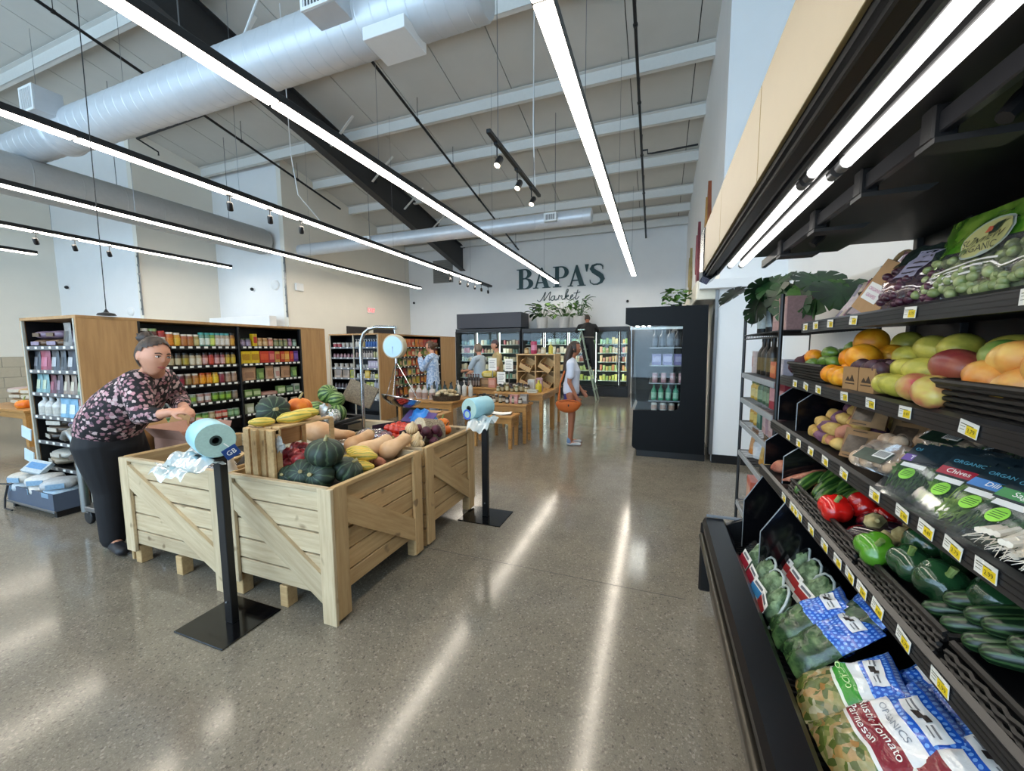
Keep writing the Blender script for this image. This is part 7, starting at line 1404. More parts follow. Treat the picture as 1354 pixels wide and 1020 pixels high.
hb = thing('handle_basket', 'dark basket with a tall cane handle behind the pouches', 'basket', (.86, 1.93, ZT + .012)); MB().lathe([(.09, 0), (.12, .09), (.125, .09), (.095, 0)], 24, cap=False).lathe([(.001, .002), (.1, .002)], 16, cap=False).build('basket_wall', WICK, hb, True)
MB().tube([(.0, -.12 * cos(a), .09 + .14 * sin(a)) for a in [pi * i / 14 for i in range(15)]], .008, 8).build('cane_handle', mottled('cane', 'a8895c', 'c9ad7c', 60, .7), hb, True)
# ------------------------------------------------------------ plants
LEAF = [mottled('leaf_green_%d' % i, a, b, 9, .4, bmp=.05) for i, (a, b) in enumerate((('17301a', '2c5228'), ('3c6a20', '6f9a3c'), ('28481f', '4c7434')))]
def leafmesh(w, h, droop=.25, heart=.0):
    def f(u, v):
        x = (u - .5) * 2; wv = w * (sin(pi * min(1, v * .97 + .03)) ** .75) * (1 - .35 * v) * 1.25
        return (x * wv / 2, v * h - heart * abs(x) * (1 - v) ** 3 * h, -droop * h * v * v + .12 * w * abs(x) - .02 * h)
    return MB().grid(6, 8, f, uv=False).mesh('leaf', 2)
def monstera_mesh(s):
    mid = 10; pts = [(0, 0)]
    R_ = []
    for i in range(6):
        a = radians(-60 + i * 27); rr = s * (.50, .58, .60, .60, .58, .56)[i]; c = (rr * cos(a), .42 * s + rr * sin(a) * .95)
        a0, a1 = radians(-60 + i * 27 - 11.5), radians(-60 + i * 27 + 11.5)
        R_ += [(.36 * s * cos(a0 - .05), .42 * s + .36 * s * sin(a0 - .05)), (rr * .96 * cos(a0), .42 * s + rr * .96 * sin(a0)), c, (rr * .96 * cos(a1), .42 * s + rr * .96 * sin(a1))]
    R_ += [(.05 * s, .42 * s + .45 * s), (0, 1.06 * s)]
    out = [(0, .12 * s)] + R_; left = [(-x, y) for x, y in R_[:-1]][::-1]; poly = out + left
    vs = [(x, y, .10 * abs(x) - .35 * y * y / s) for x, y in poly] ; c = [(0, .42 * s, -.06 * s)]
    n = len(vs); return MB().add(vs + c, [(i, (i + 1) % n, n) for i in range(n)]).mesh('leaf', 2)
LM = {'round': leafmesh(.13, .17, .2), 'long': leafmesh(.10, .19, .45), 'small': leafmesh(.06, .075, .25, .1), 'mon': monstera_mesh(.20), 'mon2': monstera_mesh(.15)}
def plant(name, label, loc, potm, potdim, leaves, lm, seed, stems=True):
    t = thing(name, label, 'plant', loc); r0, r1, h = potdim
    MB().lathe([(r0, 0), (r1, h), (r1 * .93, h), (r1 * .9, h - .03), (.001, h - .03)], 24).build('pot', potm, t, True)
    r_ = random.Random(seed)
    for (p, az, el, kind, sc) in leaves:
        P = Vector(p); b0 = Vector((P.x * .15, P.y * .15, h - .03))
        if stems: MB().tube([b0, b0.lerp(P, .55) + Vector((0, 0, .05)), P], [.006, .005, .003], 5).build('stem', LEAF[2], t, True)
        d = Vector((cos(az) * cos(el), sin(az) * cos(el), sin(el))); side = Vector((-sin(az), cos(az), 0)); n_ = side.cross(d) * -1
        o = inst('leaf', LM[kind], lm[r_.randrange(len(lm))], t); o.matrix_local = Matrix(((side.x * sc, d.x * sc, n_.x * sc, P.x), (side.y * sc, d.y * sc, n_.y * sc, P.y), (side.z * sc, d.z * sc, n_.z * sc, P.z), (0, 0, 0, 1)))
    return t
def ribpot(): 
    m, nt, b = base('ribbed_white_pot'); setp(b, .6); g = nt.nodes.new('ShaderNodeTexGradient'); g.gradient_type = 'RADIAL'; nt.links.new(coord(nt), g.inputs[0])
    s = math_(nt, 'SINE', math_(nt, 'MULTIPLY', g.outputs['Fac'], 2 * pi * 36)); b.inputs['Base Color'].default_value = (.52, .51, .49, 1); bump(nt, b, s, .5, .01); return m
RP = ribpot()
def scatter(n, rad, z0, z1, kinds, seed, sc=(1, 1.4)):
    r = random.Random(seed); out = []
    for i in range(n):
        a = r.uniform(0, 6.28); q = r.uniform(.2, 1) ** .7 * rad; z = r.uniform(z0, z1); out.append(((q * cos(a), q * sin(a), z), a + r.uniform(-.6, .6), r.uniform(-.5, .8), r.choice(kinds), r.uniform(*sc)))
    return out
plant('potted_plant', 'dark round-leaved plant in a ribbed white pot, left on the coolers', (-3.58, 12.5, 2.13), RP, (.17, .20, .36), scatter(34, .38, .42, .80, ['round'], 1, (1.1, 1.6)), [LEAF[0], LEAF[2], LEAF[0], LEAF[1]], 1)
plant('potted_plant', 'trailing light green plant in a ribbed white pot, middle on the coolers', (-2.86, 12.5, 2.13), RP, (.17, .20, .36), scatter(34, .52, .40, .82, ['round', 'long'], 2, (.9, 1.4)), [LEAF[1], LEAF[1], LEAF[2]], 2)
plant('potted_plant', 'tall sparse green plant in a ribbed white pot, beside the man', (-2.35, 12.5, 2.13), RP, (.17, .20, .36), scatter(26, .28, .40, .92, ['round', 'long'], 3, (.9, 1.3)), [LEAF[2], LEAF[1]], 3)
plant('monstera', 'split-leaf plant in a black pot on top of the wire rack', (.78, 2.95, 1.595), mat('black_ribbed_pot', '17171a', .5), (.09, .12, .2),
      [((-.22, .12, .30), 2.6, -.2, 'mon', 1.0), ((-.10, .02, .34), 2.2, -.5, 'mon', 1.05), ((-.02, -.12, .30), -2.2, -.9, 'mon', 1.2), ((.06, -.25, .27), -2.0, -.7, 'mon', 1.15), ((.12, -.30, .26), -1.6, -.5, 'mon', 1.2), ((-.15, -.05, .24), 3.0, -.9, 'mon2', 1.0), ((-.1, .1, .22), 2.2, -.6, 'mon', 1), ((-.16, .02, .2), 2.9, -1.1, 'mon2', .9), ((.05, -.14, .34), -1.4, -.5, 'mon', 1.2), ((-.05, -.25, .22), -2.4, -1.1, 'mon', .95), ((-.04, .0, .36), -2.6, -.6, 'mon', 1.1)], [LEAF[0], LEAF[0], LEAF[2]], 4)
plant('trailing_plant', 'small bright green plant on top of the black open cooler', (.24, 6.35, 2.035), mat('black_ribbed_pot', '17171a', .5), (.06, .08, .09), scatter(60, .17, .06, .30, ['small'], 5, (.9, 1.5)), [LEAF[1], LEAF[1], LEAF[2]], 5, False)
# ------------------------------------------------------------ people
SKIN = mat('skin', 'c98f72', .5, var=.04, scale=30); SKIN2 = mat('tan_skin', '9c6246', .5, var=.05, scale=30)
HAIR = mottled('dark_brown_hair', '1c120c', '38261a', 60, .5, bmp=.4); HAIRG = mottled('grey_brown_hair', '5a4a3c', '8a7a68', 60, .6, bmp=.4)
def floral():
    m, nt, b = base('floral_blouse'); setp(b, .8); v = coord(nt); vo = nt.nodes.new('ShaderNodeTexVoronoi'); vo.inputs['Scale'].default_value = 33; vo.inputs['Randomness'].default_value = .9
    ds = nt.nodes.new('ShaderNodeVectorMath'); ds.operation = 'ADD'; n_ = nt.nodes.new('ShaderNodeTexNoise'); n_.inputs['Scale'].default_value = 60; nt.links.new(v, n_.inputs['Vector'])
    sc = nt.nodes.new('ShaderNodeVectorMath'); sc.operation = 'SCALE'; sc.inputs['Scale'].default_value = .022; nt.links.new(n_.outputs['Color'], sc.inputs[0]); nt.links.new(v, ds.inputs[0]); nt.links.new(sc.outputs[0], ds.inputs[1]); nt.links.new(ds.outputs[0], vo.inputs['Vector'])
    w = nt.nodes.new('ShaderNodeTexWhiteNoise'); nt.links.new(vo.outputs['Color'], w.inputs['Vector'])
    fl = ramp(nt, w.outputs['Value'], (0, hexc('8a5a62')), (.35, hexc('b48a8e')), (.6, hexc('cdb6b2')), (.8, hexc('b8808a')), (1, hexc('4a3c48')))
    nt.links.new(mix(nt, ramp(nt, vo.outputs['Distance'], (.42, 0.), (.52, 1.)), fl, hexc('120e12')), b.inputs['Base Color']); return m
FLORAL = floral()
def frame(fwd, upv=(0, 0, 1)):
    f = Vector(fwd).normalized(); u = Vector(upv); l = u.cross(f).normalized(); u = f.cross(l)
    return Matrix(((f.x, l.x, u.x), (f.y, l.y, u.y), (f.z, l.z, u.z)))
def headfn(t, p, q):
    x, y, z = q; g = lambda a, s: math.exp(-(a / s) ** 2)
    if z < -.1: k = (-z - .1) / .9; y *= 1 - .42 * k ** 1.2; x = x * (1 - .15 * k) + .10 * k
    if x < 0: x *= 1.02 + .06 * max(0, z)
    if x > .2:
        x *= .95
        x += .15 * g(y, .11) * (max(0, min(1, (.22 - z) / .36)) if z > -.16 else max(0, 1 - (-.16 - z) / .08))
        x -= .07 * (g(abs(y) - .36, .17) * g(z - .06, .11)); x += .03 * g(z - .2, .08) * g(abs(y) - .32, .25)
        x += .05 * g(y, .22) * (g(z + .42, .05) + g(z + .53, .055)) - .03 * g(y, .25) * g(z + .475, .03); x += .05 * g(y, .2) * g(z + .80, .12)
        x += .025 * g(abs(y) - .5, .2) * g(z + .15, .16)
    return (x, y, z)
def head(mb, c, R, s=1.0):
    h = MB().ball((0, 0, 0), (.099 * s, .077 * s, .118 * s), 48, 36, headfn)
    for sy in (-1, 1): h.ball((-.012 * s, sy * .076 * s, -.005 * s), (.018 * s, .009 * s, .030 * s), 10, 8)
    C_ = Vector(c); mb.add([C_ + R @ Vector(v) for v in h.v], h.f)
def headparts(parent, c, R, s=1.0, lip='a8584e', brow=HAIR, eyes=True):
    C_ = Vector(c); T = lambda v: C_ + R @ (Vector(v) * s)
    M4 = R.to_4x4()
    if eyes:
        for sy in (-1, 1):
            e = MB().ball((0, 0, 0), (.009, .0135, .0065), 12, 8).build('eye', mat('eye_white', 'd8d0c8', .3), parent, 2); e.matrix_local = Matrix.Translation(T((.0845, sy * .029, .008))) @ M4 @ Matrix.Scale(s, 4)
            MB().ball((.0055, 0, 0), (.005, .0055, .0058), 10, 6).build('iris', mat('dark_iris', '2a1c14', .2), e, 2)
            MB().tube([(.004, -.014, .003), (.0095, -.004, .0075), (.0085, .006, .0070), (.003, .015, .0025)], .0018, 5).build('eyelid', brow, e, True)
            MB().tube([T((.090, sy * .012, .026)), T((.091, sy * .028, .032)), T((.080, sy * .046, .027))], .003 * s, 6).build('eyebrow', brow, parent, True)
    MB().tube([T((.083, -.023, -.058)), T((.094, -.01, -.0545)), T((.096, 0, -.0555)), T((.094, .01, -.0545)), T((.083, .023, -.058))], [.0015 * s, .0036 * s, .004 * s, .0036 * s, .0015 * s], 6).build('lips', mat('lips_' + lip, lip, .4), parent, True)
    if eyes: MB().tube([T((.082, -.02, -.060)), T((.093, 0, -.0635)), T((.082, .02, -.060))], [.001 * s, .0045 * s, .001 * s], 6).build('lips', mat('lips_' + lip, lip, .4), parent, True)
def hand(mb, w, d, palm, s=1.0, curl=.5, thumb=1):
    """wrist w, direction d of the fingers, palm normal; five fingers"""
    W_ = Vector(w); D = Vector(d).normalized(); N = Vector(palm); N = (N - D * N.dot(D)).normalized(); L_ = D.cross(N)
    c = W_ + D * .05 * s; mb.limb([W_ - D * .02 * s, W_ + D * .02 * s, c, W_ + D * .085 * s], [(.026 * s, .02 * s), (.03 * s, .019 * s), (.038 * s, .017 * s), (.036 * s, .014 * s)], 12, L_)
    for k, (o, ln) in enumerate(((-.027, .066), (-.009, .076), (.009, .071), (.026, .056))):
        b_ = W_ + D * .08 * s + L_ * o * s; p = [b_]; a = 0
        for q, f in enumerate((.45, .32, .26)): a += curl * (.55 + .2 * q); p.append(p[-1] + (D * cos(a) + N * sin(a)) * ln * f * s)
        mb.limb(p, [.0088 * s, .0084 * s, .0078 * s, .0068 * s], 8)
    b_ = W_ + D * .028 * s + L_ * thumb * -.03 * s; p1 = b_ + (D * .6 - L_ * thumb * .55 + N * .45).normalized() * .034 * s; p2 = p1 + (D * .85 - L_ * thumb * .1 + N * .5).normalized() * .03 * s; mb.limb([b_, p1, p2], [.012 * s, .0105 * s, .0085 * s], 8)
def hairmesh(c, R, s, cut, grow=1.07, fn=None):
    """skull cap of hair; cut(x,y,z) tells where the face stays free"""
    h = MB().ball((0, 0, 0), (.099 * s * grow, .077 * s * grow, .118 * s * grow), 40, 30, headfn); C_ = Vector(c); keep = []
    for f in h.f:
        ctr = sum((Vector(h.v[i]) for i in f), Vector()) / len(f); q = Vector((ctr.x / (.1 * s), ctr.y / (.08 * s), ctr.z / (.12 * s)))
        if not cut(*q): keep.append(f)
    mb = MB(); mb.v = [tuple(C_ + R @ Vector(v)) for v in h.v]; mb.f = keep; mb.m = [0] * len(keep); return mb
def finish(name, label, mb, skin, vox, loc=None):
    o = inst(name, remesh(mb, name, vox, 3), skin); return tag(o, label, 'person')
# --- woman leaning over the crates
hc = Vector((-3.27, 1.68, 1.457)); HR = frame((1, .06, -.16), (.1, .12, 1))
mb = MB(); head(mb, hc, HR, 1.10); LAT = (-.5, .87, 0)
mb.limb([(-3.82, 1.65, .86), (-3.73, 1.69, 1.03), (-3.62, 1.75, 1.19), (-3.53, 1.79, 1.30)], [(.17, .14), (.15, .125), (.16, .11), (.12, .08)], 18, LAT)
mb.limb([(-3.53, 1.79, 1.30), (-3.42, 1.75, 1.37), (-3.32, 1.70, 1.42)], [.08, .064, .06], 14)
for (hip, knee, ank, toe) in (((-3.79, 1.58, .84), (-3.79, 1.60, .45), (-3.81, 1.60, .08), (-3.64, 1.57, .03)), ((-3.88, 1.74, .84), (-3.76, 1.80, .45), (-3.70, 1.80, .08), (-3.56, 1.80, .03))): mb.limb([hip, knee, ank], [.10, .06, .042], 14); mb.limb([ank, toe], [.04, .032], 10)
for (sh, el, wr, lm_) in (((-3.44, 1.65, 1.27), (-3.28, 1.60, 1.04), (-3.08, 1.65, 1.08), -1), ((-3.62, 1.93, 1.27), (-3.60, 2.00, 1.07), (-3.14, 1.77, 1.085), 1)):
    mb.limb([(-3.54, 1.79, 1.25), sh, el], [.07, .062, .043], 12); mb.limb([el, wr], [.042, .028], 12)
hand(mb, (-3.08, 1.65, 1.08), (.75, .42, .1), (0.1, .6, -.8), 1, .7, 1); hand(mb, (-3.14, 1.77, 1.085), (.8, -.35, .12), (.1, -.6, -.8), 1, .7, -1)
w1 = finish('person', 'woman in a black floral blouse and black trousers leaning over the pine crates', mb, SKIN, .0055)
headparts(w1, hc, HR, 1.10)
bl = MB(); bl.limb([(-3.84, 1.65, .90), (-3.80, 1.655, .97), (-3.73, 1.69, 1.06), (-3.64, 1.74, 1.16), (-3.55, 1.785, 1.26), (-3.51, 1.80, 1.295)], [(.205, .18), (.21, .185), (.205, .185), (.205, .17), (.185, .135), (.12, .09)], 22, LAT)
for sh, el, cu in (((-3.45, 1.65, 1.265), (-3.29, 1.60, 1.05), (-3.19, 1.625, 1.06)), ((-3.62, 1.92, 1.265), (-3.60, 2.00, 1.075), (-3.36, 1.88, 1.08))): bl.limb([(-3.56, 1.78, 1.22), sh, Vector(sh).lerp(Vector(el), .5), el, cu], [.10, .095, .085, .072, .05], 14)
inst('blouse', remesh(bl, 'blouse', .009, 6), FLORAL, w1)
TR = mat('black_trousers', '0c0c11', .75, var=.15)
tr_ = MB(); tr_.limb([(-3.84, 1.65, .78), (-3.84, 1.65, .86), (-3.80, 1.66, .95)], [(.20, .185), (.195, .185), (.175, .16)], 20, LAT)
for hip, knee, ank in (((-3.81, 1.58, .82), (-3.795, 1.60, .46), (-3.805, 1.60, .09)), ((-3.89, 1.73, .82), (-3.77, 1.80, .46), (-3.70, 1.80, .09))): tr_.limb([hip, Vector(hip).lerp(Vector(knee), .5), knee, ank], [.15, .125, .09, .075], 16)
inst('trousers', remesh(tr_, 'trousers', .010, 5), TR, w1)
ap_ = MB().limb([(-4.14, 1.70, 1.0), (-4.0, 1.70, 1.045)], [(.19, .035), (.2, .035)], 16, LAT); inst('waistband', remesh(ap_, 'waistband', .010, 3), TR, w1) if 0 else None
for ank, toe in (((-3.81, 1.60, .05), (-3.62, 1.565, .04)), ((-3.70, 1.80, .05), (-3.54, 1.80, .04))): inst('shoe', remesh(MB().limb([Vector(ank) + Vector((-.04, 0, 0)), ank, toe], [(.042, .045), (.045, .05), (.042, .036)], 14, (0, 1, 0)), 'shoe', .007, 3), mat('dark_shoe', '14151c', .5), w1)
hm = hairmesh(hc, HR, 1.10, lambda x, y, z: (x > .16 and z < .80 - .38 * abs(y)) or (z < -.60) or (x > -.10 and z < .22 and abs(y) > .5), 1.085); inst('hair', hm.mesh('hair', 2), HAIR, w1)
bun = MB().ball(hc + HR @ Vector((-.10, .0, .115)), (.055, .05, .042), 16, 10, wob(3, .3, 3)); inst('hair_bun', bun.mesh('hair_bun', 2), HAIR, w1)
MB().tube([hc + HR @ Vector((-.085, .05, -.02)), hc + HR @ Vector((-.095, .055, -.08)), hc + HR @ Vector((-.09, .06, -.13))], [.02, .014, .004], 8).build('hair_strand', HAIR, w1, True)
def stander(x, y, H, face, arms, legs=True, hair='short', skin=SKIN, vox=.011, name='', eyes=False, lean=(0, 0), tors=1.0):
    """upright figure; face = heading angle; arms = two lists shoulder->elbow->wrist in body frame (forward, left, up) in fractions of H"""
    Fw = Vector((cos(face), sin(face), 0)); Lf = Vector((-sin(face), cos(face), 0)); O = Vector((x, y, 0))
    P = lambda f, l, u: O + Fw * ((f + lean[0] * u) * H) + Lf * (l * H) + Vector((0, 0, u * H))
    mb = MB(); hr = frame(Fw); hc_ = P(.03, 0, .93); s = H / 1.70; head(mb, hc_, hr, s)
    mb.limb([P(0, 0, .50), P(.0, 0, .60), P(.005, 0, .72), P(0, 0, .80)], [(.10 * s * 1.6, .10 * s), (.13 * s, .095 * s), (.155 * s, .105 * s), (.12 * s, .07 * s)], 16, Lf); mb.limb([P(0, 0, .80), P(.015, 0, .88)], [.058 * s, .05 * s], 10)
    for k, sgn in enumerate((-1, 1)):
        mb.limb([P(0, sgn * .052, .50), P(.008, sgn * .055, .28), P(-.005, sgn * .055, .045)], [.085 * s, .055 * s, .036 * s], 12); mb.limb([P(-.015, sgn * .055, .025), P(.09, sgn * .06, .018)], [.036 * s, .03 * s], 8)
        a = [P(*q) for q in arms[k]]; mb.limb([P(0, sgn * .07, .80), a[0], a[1]], [.05 * s, .048 * s, .036 * s], 10); mb.limb([a[1], a[2]], [.036 * s, .024 * s], 10); hand(mb, a[2], (a[2] - a[1]), -Lf * sgn, s, .35, sgn)
    return mb, P, hc_, hr, Fw, Lf, s
def shell(parts, name, m, parent, vox=.012, sm=4):
    mb = MB()
    for path, r, *k in parts: mb.limb(path, r, 16, *k)
    return inst(name, remesh(mb, name, vox, sm), m, parent)
# --- woman with the orange bag
A = [[(0, -.115, .79), (-.01, -.135, .62), (.06, -.125, .475)], [(0, .115, .79), (.02, .13, .62), (.10, .08, .52)]]
mb, P, h2, hr, Fw, Lf, s = stander(-1.23, 5.93, 1.60, radians(8), A, skin=SKIN2)
w2 = finish('person', 'long-haired woman in a white T-shirt with an orange shoulder bag facing right', mb, SKIN2, .009); headparts(w2, h2, hr, s, '8a4a40')
TS = mat('white_tshirt', 'c6cbd8', .85, var=.08, scale=8)
shell([([P(0, 0, .52), P(0, 0, .60), P(.01, 0, .72), P(0, 0, .81)], [(.165 * s, .135 * s), (.15 * s, .13 * s), (.17 * s, .13 * s), (.13 * s, .075 * s)], Lf)] + [([P(0, sg * .07, .795), P(0, sg * .12, .785), P(.0, sg * .132, .68)], [.07 * s, .07 * s, .062 * s]) for sg in (-1, 1)], 'tshirt', TS, w2)
shell([([P(0, 0, .42), P(0, 0, .53)], [(.16 * s, .12 * s), (.155 * s, .125 * s)], Lf)], 'shorts', mat('indigo_shorts', '2c2a6a', .8), w2)
for sg in (-1, 1): shell([([P(-.02, sg * .055, .022), P(.09, sg * .06, .02)], [(.034 * s, .036 * s), (.034 * s, .026 * s)], Lf)], 'shoe', mat('pale_sneaker', 'b4b6b8', .6, var=.2), w2, .008); 
for sg in (-1, 1): shell([([P(-.012, sg * .055, .04), P(-.01, sg * .055, .065)], [.042 * s, .04 * s])], 'sock', mat('blue_sock', '6a84a8', .8), w2, .008)
inst('hair', hairmesh(h2, hr, s, lambda x, y, z: (x > .25 and z < .6) or (z < -.5 and x > -.2), 1.09).mesh('hair', 2), HAIR, w2)
shell([([h2 + hr @ Vector((-.06, 0, .02)), h2 + hr @ Vector((-.10, -.02, -.15)), h2 + hr @ Vector((-.13, -.03, -.33)), h2 + hr @ Vector((-.15, -.02, -.50))], [(.085, .06), (.10, .065), (.09, .05), (.05, .03)], Lf)], 'long_hair', HAIR, w2, .010)
ob_ = thing('shoulder_bag', 'orange half-moon shoulder bag at the hip of the long-haired woman', 'bag', P(-.02, -.135, .42)); ob_.rotation_euler = (0, 0, radians(8))
MB().ball((0, 0, 0), (.185, .065, .14), 24, 14, lambda t, p, q: (q[0], q[1], q[2] * (1 if q[2] < 0 else .42))).build('bag_body', mat('orange_suede', 'b5581c', .75, var=.12), ob_, 2)
MB().tube([(-.14, 0, .05), (-.12, .03, .3), (-.03, .16, .58), (.0, .26, .60), (.05, .24, .45)], .012, 6).build('strap', mat('orange_suede', 'b5581c', .75, var=.12), ob_, True); MB().tube([(-.13, -.045, .03), (0, -.06, .055), (.13, -.045, .03)], .006, 6).build('zip_seam', mat('dark_orange_seam', '7a380f', .7), ob_, True); MB().ball((.01, -.062, -.02), (.012, .005, .02), 8, 6).build('bag_charm', BLKP, ob_, True)
# --- man on the ladder, back turned
lad = thing('step_ladder', 'pale green aluminium step ladder before the cooler doors', 'ladder', (-1.85, 11.35, 0)); LADM = mat('pale_green_aluminium', '9fb0a4', .4, .5)
for yy in (-.2, .2):
    MB().tube([(.26, yy * 1.15, .0), (-.2, yy * .8, 2.0)], [(.065, .022)] * 2, 6, 0, (0, 1, 0)).build('rail', LADM, lad); MB().tube([(-.62, yy * 1.2, .0), (-.22, yy * .8, 1.95)], .014, 6).build('rear_leg', LADM, lad)
for i in range(6): z = .30 + i * .29; x_ = .26 - .46 * z / 2; MB().bbox(x_ - .05, -.21, z - .012, x_ + .05, .21, z + .012, .003).build('step', mat('ladder_step', '7c8a84', .5, .4), lad)
MB().bbox(-.30, -.18, 1.99, -.1, .18, 2.03, .005).build('top_cap', LADM, lad)
mb = MB(); hm_ = Vector((-1.95, 11.60, 2.34)); hrm = frame((-.1, 1, -.4)); head(mb, hm_, hrm, 1.0)
LX = (1, 0, 0); mb.limb([(-1.90, 11.32, 1.68), (-1.92, 11.36, 1.85), (-1.93, 11.46, 2.02), (-1.94, 11.54, 2.16)], [(.17, .12), (.165, .115), (.19, .125), (.14, .08)], 16, LX); mb.limb([(-1.94, 11.54, 2.16), (-1.945, 11.58, 2.26)], [.065, .055], 10)
for sg in (-1, 1):
    mb.limb([(-1.90 + sg * .09, 11.32, 1.68), (-1.85 + sg * .09, 11.28, 1.28), (-1.80 + sg * .08, 11.30, .93)], [.10, .065, .042], 12); mb.limb([(-1.80 + sg * .08, 11.27, .91), (-1.80 + sg * .08, 11.42, .905)], [.04, .032], 8)
for sh, el, wr in (((-2.15, 11.52, 2.10), (-2.27, 11.68, 1.98), (-2.2, 11.95, 2.02)), ((-1.73, 11.52, 2.10), (-1.66, 11.70, 1.99), (-1.78, 11.95, 2.08))): mb.limb([(-1.94, 11.52, 2.10), sh, el], [.08, .065, .045], 12); mb.limb([el, wr], [.042, .028], 10); hand(mb, wr, Vector(wr) - Vector(el), (0, 0, -1), 1, .4, 1)
m1 = finish('person', 'man in black with his back turned standing on the step ladder', mb, SKIN2, .012)
BC = mat('black_shirt', '101012', .85, var=.15)
shell([([(-1.905, 11.33, 1.80), (-1.92, 11.37, 1.90), (-1.93, 11.46, 2.02), (-1.94, 11.53, 2.15)], [(.185, .14), (.19, .14), (.215, .145), (.15, .09)], LX), ([(-1.95, 11.52, 2.11), (-2.16, 11.52, 2.10), (-2.26, 11.66, 1.99)], [.1, .085, .068]), ([(-1.94, 11.52, 2.11), (-1.72, 11.52, 2.10), (-1.665, 11.68, 2.0)], [.1, .085, .068])], 'shirt', BC, m1)
shell([([(-1.90, 11.32, 1.64), (-1.90, 11.33, 1.78)], [(.185, .135), (.18, .13)], LX)] + [([(-1.90 + sg * .09, 11.32, 1.66), (-1.85 + sg * .09, 11.28, 1.28), (-1.80 + sg * .08, 11.30, .96)], [.115, .085, .068]) for sg in (-1, 1)], 'trousers', TR, m1)
MB().tube([(-1.905 + .187 * cos(a), 11.33 + .14 * sin(a), 1.80) for a in [i * pi / 10 for i in range(21)]], .016, 6).build('belt', mat('grey_belt', '6a6660', .6), m1, True)
for sg in (-1, 1): shell([([(-1.80 + sg * .08, 11.25, .915), (-1.80 + sg * .08, 11.42, .912)], [.045, .038])], 'shoe', mat('dark_shoe', '14151c', .5), m1, .01)
inst('hair', hairmesh(hm_, hrm, 1, lambda x, y, z: x > .1 and z < .5 or z < -.45, 1.05).mesh('hair', 2), HAIR, m1)
# --- woman in a pale blue robe, arms folded, facing the shelves
A = [[(0, -.115, .79), (.05, -.145, .63), (.15, -.02, .66)], [(0, .115, .79), (.09, .13, .65), (.16, .03, .80)]]
mb, P, h3, hr, Fw, Lf, s = stander(-4.50, 7.25, 1.66, radians(190), A)
w3 = finish('person', 'woman in a pale blue robe with folded arms facing the chip shelves', mb, SKIN, .011); headparts(w3, h3, hr, s)
RB = mottled('pale_blue_cloth', '7f9cc4', 'c4d2e4', 26, .85, .4, .6)
shell([([P(0, 0, .33), P(0, 0, .5), P(0, 0, .60), P(.01, 0, .72), P(0, 0, .81)], [(.19 * s, .15 * s), (.18 * s, .14 * s), (.16 * s, .125 * s), (.185 * s, .135 * s), (.12 * s, .07 * s)], Lf)] + [([P(0, sg * .07, .795), P(*a[0]), P(*a[1]), Vector(P(*a[1])).lerp(P(*a[2]), .75)], [.075 * s, .075 * s, .075 * s, .065 * s]) for sg, a in zip((-1, 1), A)], 'robe', RB, w3)
shell([([P(0, sg * .05, .34), P(.005, sg * .055, .05)], [.09 * s, .075 * s]) for sg in (-1, 1)], 'trousers', mat('pale_blue_trousers', '8fa6c4', .85), w3)
for sg in (-1, 1): shell([([P(-.02, sg * .055, .022), P(.09, sg * .06, .02)], [.036 * s, .03 * s])], 'shoe', mat('dark_shoe', '14151c', .5), w3, .01)
inst('hair', hairmesh(h3, hr, s, lambda x, y, z: (x > .2 and z < .55) or (z < -.35 and x > -.4), 1.07).mesh('hair', 2), mottled('brown_hair', '3a2414', '5c3c22', 60, .5, bmp=.4), w3); inst('hair_bun', MB().ball(h3 + hr @ Vector((-.12, 0, .03)), (.05, .05, .05), 14, 10, wob(6, .3, 3)).mesh('hair_bun', 2), mottled('brown_hair', '3a2414', '5c3c22', 60, .5), w3)
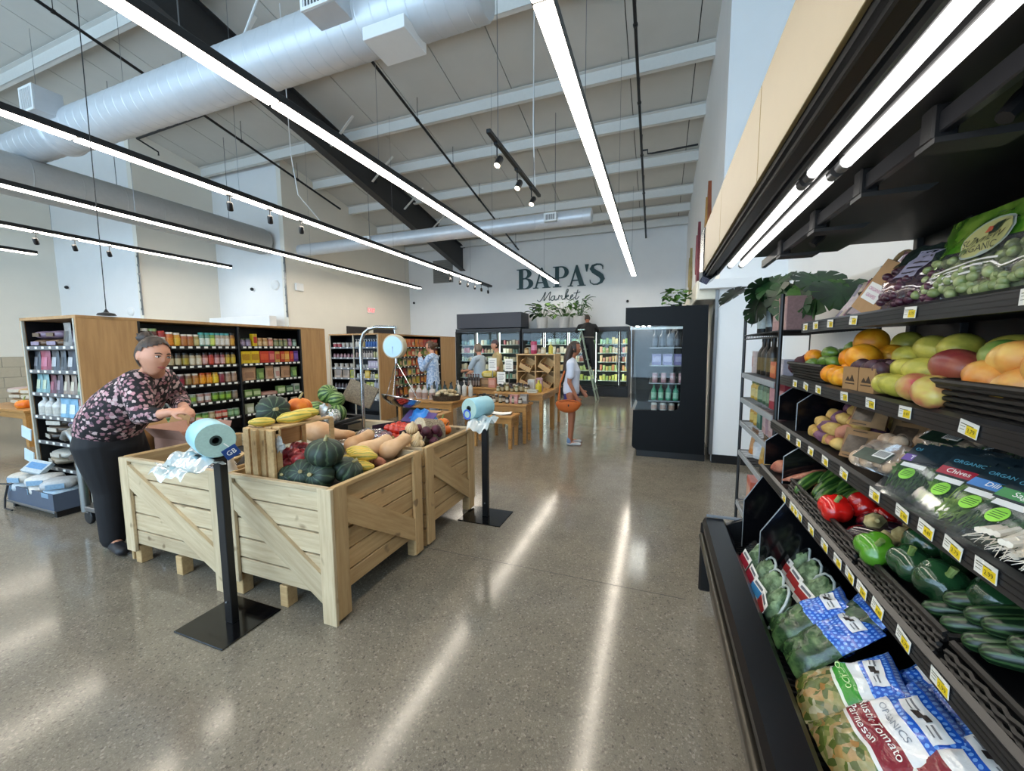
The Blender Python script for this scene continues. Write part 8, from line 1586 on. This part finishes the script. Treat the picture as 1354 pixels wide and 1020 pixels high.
# --- couple in front of the coolers
A = [[(0, -.115, .79), (.06, -.14, .64), (.20, -.10, .60)], [(0, .115, .79), (.08, .14, .64), (.22, .09, .62)]]
mb, P, h4, hr, Fw, Lf, s = stander(-3.72, 7.95, 1.60, radians(170), A)
w4 = finish('person', 'grey-haired shopper in a pale shirt reaching left before the coolers', mb, SKIN, .012)
shell([([P(0, 0, .48), P(0, 0, .60), P(.01, 0, .72), P(0, 0, .81)], [(.18 * s, .14 * s), (.165 * s, .135 * s), (.18 * s, .13 * s), (.12 * s, .07 * s)], Lf)] + [([P(0, sg * .07, .795), P(*a[0]), Vector(P(*a[0])).lerp(P(*a[1]), .8)], [.075 * s, .072 * s, .06 * s]) for sg, a in zip((-1, 1), A)], 'shirt', mat('pale_blue_shirt', 'a4b4c0', .85, var=.1), w4)
shell([([P(0, sg * .05, .5), P(.005, sg * .055, .05)], [.10 * s, .07 * s]) for sg in (-1, 1)], 'trousers', mat('grey_trousers', '4a4c52', .85), w4); inst('hair', hairmesh(h4, hr, s, lambda x, y, z: (x > .3 and z < .6) or z < -.6, 1.13).mesh('hair', 2), HAIRG, w4)
A = [[(0, -.115, .79), (.03, -.14, .62), (.12, -.10, .52)], [(0, .115, .79), (.03, .14, .62), (.14, .1, .55)]]
mb, P, h5, hr, Fw, Lf, s = stander(-3.42, 8.25, 1.68, radians(215), A)
w5 = finish('person', 'shopper in a tan shirt with a dark cap beside the grey-haired one', mb, SKIN, .012)
shell([([P(0, 0, .48), P(0, 0, .60), P(.01, 0, .72), P(0, 0, .81)], [(.18 * s, .14 * s), (.165 * s, .135 * s), (.185 * s, .13 * s), (.12 * s, .07 * s)], Lf)] + [([P(0, sg * .07, .795), P(*a[0]), Vector(P(*a[0])).lerp(P(*a[1]), .7)], [.075 * s, .072 * s, .06 * s]) for sg, a in zip((-1, 1), A)], 'shirt', mat('tan_shirt', 'a89468', .85, var=.1), w5)
shell([([P(0, sg * .05, .5), P(.005, sg * .055, .05)], [.10 * s, .07 * s]) for sg in (-1, 1)], 'trousers', mat('khaki_trousers', '8a7a58', .85), w5)
inst('cap', hairmesh(h5, hr, s, lambda x, y, z: z < .35, 1.1).mesh('cap', 2), mat('dark_cap', '4a3c40', .8), w5); inst('hair', hairmesh(h5, hr, s, lambda x, y, z: x > .0 or z < -.5 or z > .45, 1.06).mesh('hair', 2), HAIR, w5)
for w_, P_ in ((w4, 4), (w5, 5)):
    pass
